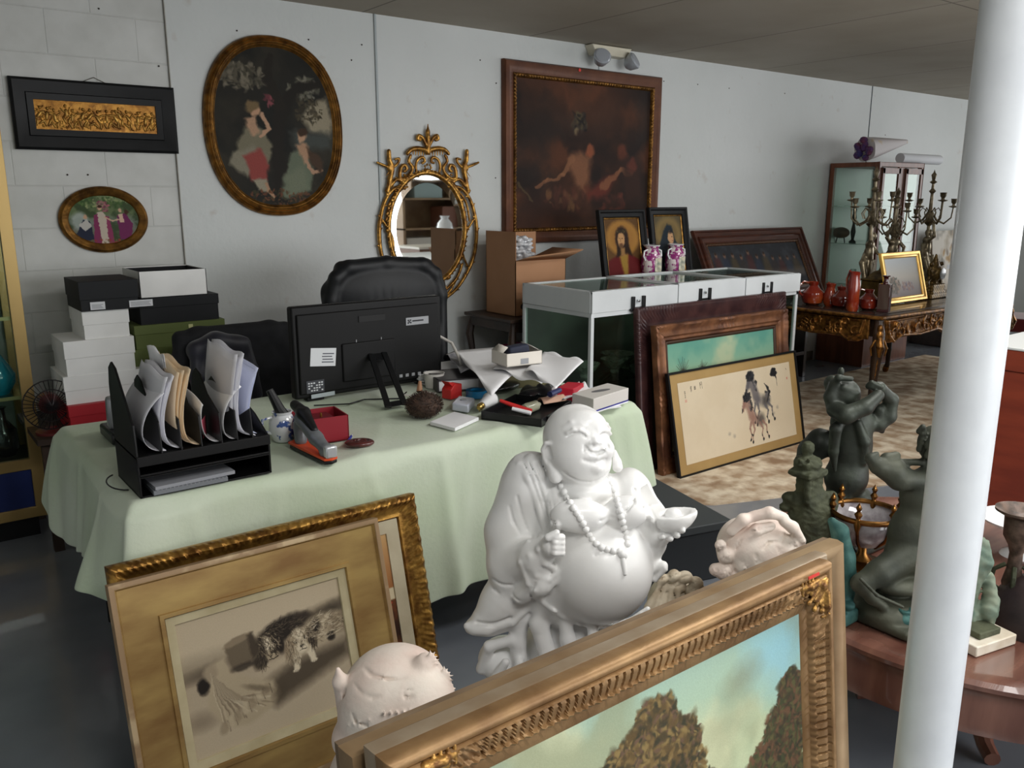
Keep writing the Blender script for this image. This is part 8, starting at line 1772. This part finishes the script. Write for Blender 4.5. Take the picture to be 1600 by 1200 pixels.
# brown brush ball
q = at(672, 655, Z=DT); t = thing('hair_brush', 'round dark brown bristly ball in front of the computer', 'brush', (q[0], q[1]+.04, DT)); rr = np.random.default_rng(6)
M_hr = mat('brown_bristle', (44, 32, 26), .8, col2=(70, 50, 38), nscale=60)
S = Sculpt((-.09, -.09, -.005), (.09, .09, .12), .004); S.ell((0, 0, .045), (.066, .06, .045), .01); S.build('core', M_hr, t)
b = MB()
for k in range(900):
    a = rr.random()*6.283; u = rr.random(); z = .045+.043*(2*u-.9); r_ = math.sqrt(max(0.02, 1-(2*u-.9)**2)); d = Vector((math.cos(a)*r_*.066, math.sin(a)*r_*.06, z)); n = Vector((d.x, d.y, (z-.045)*1.3)).normalized()
    tw = Vector((rr.normal(), rr.normal(), rr.normal()))*.35; e1 = d+(n+tw).normalized()*.010; e1.z = max(e1.z, .001); d.z = max(d.z, .001); b.tube([d*.97, (d+e1)/2+Vector((0, 0, .002)), e1], [.0012, .0009, .0004], 3, cap=False)
b.build('bristles', M_hr, t, sm=0)['kind'] = 'stuff'
b = MB(); b.tube([(.0, .03, .09), (.012, .045, .125)], [.012, .006], 8); b.build('handle', mat('wood_tip', (150, 110, 80), .6), t)
# gooseneck lamp, white
l0, l1, l2, l3, l4 = at(718, 594, Z=DT), at(718, 560, Y=2.98), at(706, 536, Y=3.10), at(688, 526, Y=3.15), at(670, 526, Y=3.17)
t = thing('gooseneck_lamp', 'white gooseneck desk lamp arching beside the computer', 'lamp', (l0[0], 2.98, DT)); o_ = np.array([l0[0], 2.98, DT])
b = MB(); b.lathe([(.05, 0), (.05, .012), (.02, .02), (0, .02)], n=28); b.build('base', mat('lamp_white', (216, 212, 206), .35), t)
b = MB(); b.tube([np.array([0, 0, .015])]+[l-o_ for l in (l1, l2, l3, l4)]+[np.array([l4[0]-.07, 3.18, l4[2]-.03])-o_], .0065, 10); b.build('gooseneck', mat('lamp_white', (216, 212, 206)), t)
b = MB(); v = np.array([l4[0]-.07, 3.18, l4[2]-.03])-o_; b.lathe([(.012, 0), (.034, -.03), (.036, -.045), (.03, -.04)], tuple(v), 20); b.build('lamp_head', mat('lamp_white', (216, 212, 206)), t)
# small red holder, white socket box, bulb, blue tape
q = at(716, 626, Z=DT); t = thing('tape_dispenser', 'small bright red dispenser on the desk right of the brown brush', 'dispenser', (q[0]+.01, q[1]+.06, DT), .3); b = MB(); b.prism([(-.035, 0), (.035, 0), (.035, .055), (-.01, .06), (-.035, .04)], -.025, .025); b.build('body', mat('bright_red', (196, 42, 40), .45), t, bevel=.004)
b = MB(); b.prism([(-.02, .052), (.03, .052), (-.045, .075)], -.018, .018); b.build('flap', mat('bright_red', (196, 42, 40)), t)
q = at(706, 612, Z=DT); t = thing('plastic_tub', 'white plastic tub behind the red dispenser', 'tub', (q[0]-.01, q[1]+.12, DT)); b = MB(); b.lathe([(.038, 0), (.044, .06), (.046, .062), (.042, .062), (.036, .01), (0, .01)], n=28); b.build('tub', mat('lamp_white', (216, 212, 206)), t)
t, mb, _ = block('adaptor_box', 'white power adaptor block beside the light bulb', 'adaptor', (706, 642), (732, 646), (742, 634), .032, None); mb.build('body', mat('adaptor_white', (214, 218, 232), .35), t, bevel=.006); b = MB(); b.lathe([(.012, .032), (.012, .036), (0, .036)], n=16); b.build('socket', lg, t)
q = at(762, 640, Z=DT); t = thing('light_bulb', 'white bulb lying on its side next to the adaptor', 'light bulb', (q[0], q[1], DT+.031), math.radians(25)); M = Matrix.Rotation(math.radians(83), 4, 'Y')
b = MB(); b.lathe([(.016, -.045), (.020, -.03), (.024, -.005), (.031, .012), (.031, .028), (.022, .043), (0, .050)], n=28, M=M); b.build('globe', mat('bulb_white', (232, 232, 232), .15, coat=.5), t)
b = MB(); b.lathe([(0, -.072), (.008, -.070), (.013, -.062), (.013, -.045)], n=20, M=M); b.tube([M @ Vector((-.016, 0, -.065)), M @ Vector((.016, 0, -.065))], .002, 6); b.build('cap', mat('bulb_brass', (190, 160, 90), .25, .9), t)
q = at(757, 625, Z=DT); t = thing('tape_roll', 'blue adhesive tape roll behind the light bulb', 'tape', (q[0]+.01, q[1]+.07, DT)); b = MB(); b.lathe([(.024, 0), (.044, 0), (.044, .028), (.024, .028), (.024, 0)], n=32); b.build('tape', mat('tape_blue', (30, 120, 170), .15, coat=.6), t)
# black mesh tray with small things
t, mb, cs = block('desk_tray', 'black rubbery tray full of small items behind the statue head', 'tray', (752, 655), (846, 668), (893, 638), .006, None); Mtr = mat('tray_black', (20, 20, 22), .4); mb.build('floor', Mtr, t)
for i in range(4):
    a, b_ = cs[i], cs[(i+1) % 4]; d = b_-a; n = np.array([-d[1], d[0]])/np.linalg.norm(d)*.004; mb = MB(); mb.prism([tuple(a), tuple(b_), tuple(b_+n), tuple(a+n)], .0, .030, 'z'); mb.build('wall', Mtr, t)
TP = t.location.copy(); Tz = DT+.0065
def put(name, label, cat, px, py, z=Tz, rz=0.0): q = at(px, py, Z=z); return thing(name, label, cat, (q[0], q[1], z), rz)
t = put('face_mask', 'folded peach card in the black tray', 'card', 862, 634, Tz, -.2); b = MB(); b.grid(lambda u, v: (-.05+.10*u, -.03+.06*v, .018+.018*math.sin(math.pi*v)+.004*u), 6, 8); shell(b.build('card', mat('peach_card', (214, 172, 148), .6), t), .001); b = MB(); b.grid(lambda u, v: (-.018+.036*u, -.012+.024*v, .037), 4, 4); b.build('white_patch', pwh, t)
t = put('plastic_bottle', 'clear plastic squeeze bottle in the black tray', 'bottle', 830, 636, Tz+.020, .3); M = Matrix.Rotation(math.pi/2, 4, 'Y'); b = MB(); b.lathe([(.0, -.05), (.018, -.048), (.021, -.03), (.020, .03), (.008, .045), (.008, .055), (0, .055)], n=20, M=M); b.build('body', mat('cloudy_plastic', (196, 196, 170), .2, trans=.3, coat=.5), t)
t = put('scissors', 'red handled tool sticking out of the black tray', 'tool', 806, 640, Tz+.03, 2.2); b = MB(); b.tube([(-.06, 0, .0), (0, 0, .012), (.06, 0, .03)], [.007, .009, .006], 8); b.build('red_grip', mat('bright_red', (196, 42, 40)), t); b = MB(); b.tube([(-.06, .012, -.006), (.01, .012, .006)], [.008, .007], 8); b.build('white_grip', pwh, t)
t = put('marker', 'black and white marker pen across the front of the black tray', 'marker', 872, 652, Tz+.012, -.05); M = Matrix.Rotation(math.pi/2, 4, 'Y'); b = MB(); b.lathe([(0, -.0), (.009, 0), (.009, .07), (.006, .078), (0, .078)], n=16, M=M); b.build('barrel', mat('marker_white', (214, 222, 232), .3), t); b = MB(); b.lathe([(0, -.05), (.010, -.048), (.010, 0), (0, 0)], n=16, M=M); b.build('cap', Mpl, t)
t = put('spectacle_case', 'black rounded spectacle case behind the tray', 'case', 790, 612, DT, .2); S = Sculpt((-.10, -.05, -.01), (.10, .05, .06), .004); S.ell((0, 0, .022), (.085, .036, .022), .004); S.build('case', mat('gloss_black', (16, 17, 20), .2, coat=.5), t); t.location.z = DT
t = put('plastic_pouch', 'crumpled glossy black pouch behind the peach card', 'pouch', 845, 622, DT, 0); S = Sculpt((-.12, -.07, -.01), (.12, .07, .07), .004); rr = np.random.default_rng(9)
for k in range(16): S.ell((rr.normal()*.045, rr.normal()*.02, .02+.012*rr.random()), (.03+.02*rr.random(), .02, .014), .01, np.array(Euler((rr.normal()*.4, rr.normal()*.4, rr.normal())).to_matrix()))
S.box((0, 0, .003), (.09, .045, .003), .005, .002); S.build('pouch', mat('pouch_black', (26, 28, 34), .22, coat=.6), t)
t = put('screwdriver', 'dark blue handled screwdriver lying near the tray back', 'tool', 868, 618, DT+.05, .3); b = MB(); b.tube([(-.04, 0, 0), (.03, 0, .004)], [.012, .010], 10); b.build('handle', mat('dark_blue', (36, 44, 90), .4), t)
t.location.z = DT+.062
t, mb, _ = block('red_packet', 'small bright red packet left of the grey phone box', 'packet', (870, 628), (896, 630), (912, 620), .058, None); mb.build('packet', mat('packet_red', (190, 24, 48), .4), t, bevel=.003)
# white phone box with blue edge on papers
t, mb, cs = block('white_paper', 'white sheets under the pale boxed device at the desk corner', 'paper', (905, 655), (1000, 640), (960, 612), .004, None); mb.build('sheets', pwh, t); t.location.z = DT; t.location.x -= .03; t.location.y += .07
a0 = t.location
t, mb, cs = block('device_box', 'pale grey boxed device with a blue edge line at the right end of the desk', 'box', (890, 640), (926, 650), (985, 630), .0, None)
sc = [c*.92 for c in cs]; zt = .048; m1 = MB(); m1.prism([tuple(c) for c in sc], .0045, .0105, 'z'); m1.build('bottom_tray', pwh, t); m1 = MB(); m1.prism([tuple(c*1.012) for c in sc], .0105, .0145, 'z'); m1.build('blue_band', mat('royal_blue', (40, 44, 150), .4), t)
m1 = MB(); m1.prism([tuple(c*1.006) for c in sc], .0145, .0145+zt, 'z'); bx = m1.build('lid', mat('pale_box', (214, 210, 204), .45), t, bevel=.002)
m1 = MB(); d_ = sc[2]-sc[1]; an = math.atan2(d_[1], d_[0]); m1.lathe([(0, .0), (.028, .0), (.028, .0006), (0, .0006)], (0, 0, .0145+zt), 32, 1.7, .55, M=None); g = m1.build('printed_shape', mat('print_grey', (110, 110, 112), .4), t); 
# papers pile, books, open white box
q = at(742, 612, Z=DT); t = thing('ring_binder', 'thick black and white binder on the desk right of the lamp', 'binder', (q[0]+.03, q[1]+.14, DT), -.30); b = MB(); b.box(-.13, .13, -.10, .10, .004, .046); b.build('pages', pwh, t); b = MB(); b.box(-.135, .135, -.105, .105, 0, .004).box(-.135, .135, -.105, .105, .046, .052).box(-.137, -.13, -.105, .105, 0, .052); b.build('cover', mat('binder_grey', (62, 58, 60), .45), t)
q = at(845, 612, Z=DT); t = thing('cardboard_tray', 'olive and grey carton holding up the loose papers', 'box', (q[0]+.02, q[1]+.19, DT), -.1); b = MB(); b.box(-.13, .15, -.09, .09, 0, .095); b.build('carton', mat('olive_card', (112, 106, 72), .7), t, bevel=.003); b = MB(); b.lathe([(.05, 0), (.05, .1)], (-.16, -.05, 0), 24); b.build('grey_can', mat('grey_can', (92, 84, 82), .4), t)
zp = DT+.105
def loose(label, pts, z, m, seed, wav=.006, group='loose papers on the desk', name='paper_sheet'):
    P = [at(x, y, Z=z) for x, y in pts]; c = sum(P)/4; t = thing(name, label, 'paper', (c[0], c[1], z), group=group); b = MB(); r = np.random.default_rng(seed); f1, f2, f3 = r.random(3)*6
    def fn(u, v):
        p = (P[0]*(1-u)+P[1]*u)*(1-v)+(P[3]*(1-u)+P[2]*u)*v-c; e = min(u, 1-u, v, 1-v)
        return (p[0], p[1], wav*(1+math.sin(5*u+f1)*math.sin(4*v+f2))+(.008*math.sin(11*u+f3) if e < .02 else 0)-.02*max(0, .15-min(v, 1))*0)
    b.grid(fn, 18, 18); shell(b.build('sheet', m, t, sm=80), .0006); return t
loose('broad white sheet hanging over the left front of the paper pile', [(712, 552), (768, 618), (812, 578), (782, 546)], zp, pwh, 1)
loose('white sheet under the open white box at the back of the desk', [(770, 578), (846, 602), (905, 572), (800, 545)], zp+.010, pwh, 2)
loose('printed white sheet pointing right off the paper pile', [(820, 580), (868, 608), (912, 568), (850, 548)], zp+.022, pwh, 3)
t = loose('crumpled newspaper sheets left of the paper pile', [(696, 560), (720, 588), (772, 590), (745, 556)], DT+.060, mat('newsprint', (190, 190, 194), .8, col2=(130, 130, 138), nscale=30), 4, .022)
t = loose('small printed strip of paper by the front of the pile', [(858, 615), (880, 632), (925, 614), (905, 598)], DT+.02, pwh, 5, .012)
b = MB(); 
t = thing('paper_pile', 'low pile of white documents at the back of the desk', 'paper', (1.98, 3.12, DT)); b = MB(); rr = np.random.default_rng(3)
for k in range(6): b.box(-.16, .16, -.1, .1, .008*k, .008*k+.006, Matrix.Rotation(rr.normal()*.12, 4, 'Z'))
b.build('documents', pwh, t)
q = at(822, 572, Z=zp+.03); t = thing('white_carton', 'open white carton with a dark blue pouch inside, on the paper pile', 'box', (q[0]+.0, q[1]+.06, zp+.034), -.12); hx, hy, H = .082, .06, .052; e = .003; Mwb = mat('warm_white_card', (222, 216, 206), .6); b = MB()
b.box(-hx, hx, -hy, -hy+e, 0, H).box(-hx, hx, hy-e, hy, 0, H*.7).box(-hx, -hx+e, -hy, hy, 0, H).box(hx-e, hx, -hy, hy, 0, H).box(-hx, hx, -hy, hy, 0, e); b.build('tray', Mwb, t)
for s_ in (-1, 1): b = MB(); b.add([(s_*hx, -hy*.5, H), (s_*hx, hy, H), (s_*(hx-.03), hy*.9, H+.022), (s_*(hx-.03), -hy*.3, H+.018)], [(0, 1, 2, 3)]); shell(b.build('flap', Mwb, t), .002)
b = MB(); b.box(-.018, .018, -hy-.001, -hy, .006, .028); b.build('barcode', lg, t); S = Sculpt((-.08, -.06, .0), (.08, .06, .10), .005); S.box((0, .005, .05), (.045, .035, .022), .01, .008, np.array(Euler((.1, .1, .1)).to_matrix())); S.build('blue_pouch', mat('navy_cloth', (34, 40, 60), .7), t)
# cables and small white things behind the brush
b = MB(); b.tube([(1.30, 2.96, DT+.004), (1.42, 2.90, DT+.004), (1.5, 2.93, DT+.004), (1.62, 2.86, DT+.004), (1.70, 2.94, DT+.004)], .0028, 6); o = b.build('cable', Mpl); tag(o, 'thin black cable on the cloth under the computer', 'cable')
b = MB(); b.tube([(1.66, 2.90, DT+.005), (1.72, 2.80, DT+.005), (1.78, 2.84, DT+.005), (1.74, 2.93, DT+.005)], .004, 6); o = b.build('cable', mat('lamp_white', (216, 212, 206))); tag(o, 'short white cable between the computer and the red dispenser', 'cable')
# small pale label on the left frame corner etc.
b = MB(); b.box(-.03, .03, -.003, .003, 0, .0006);
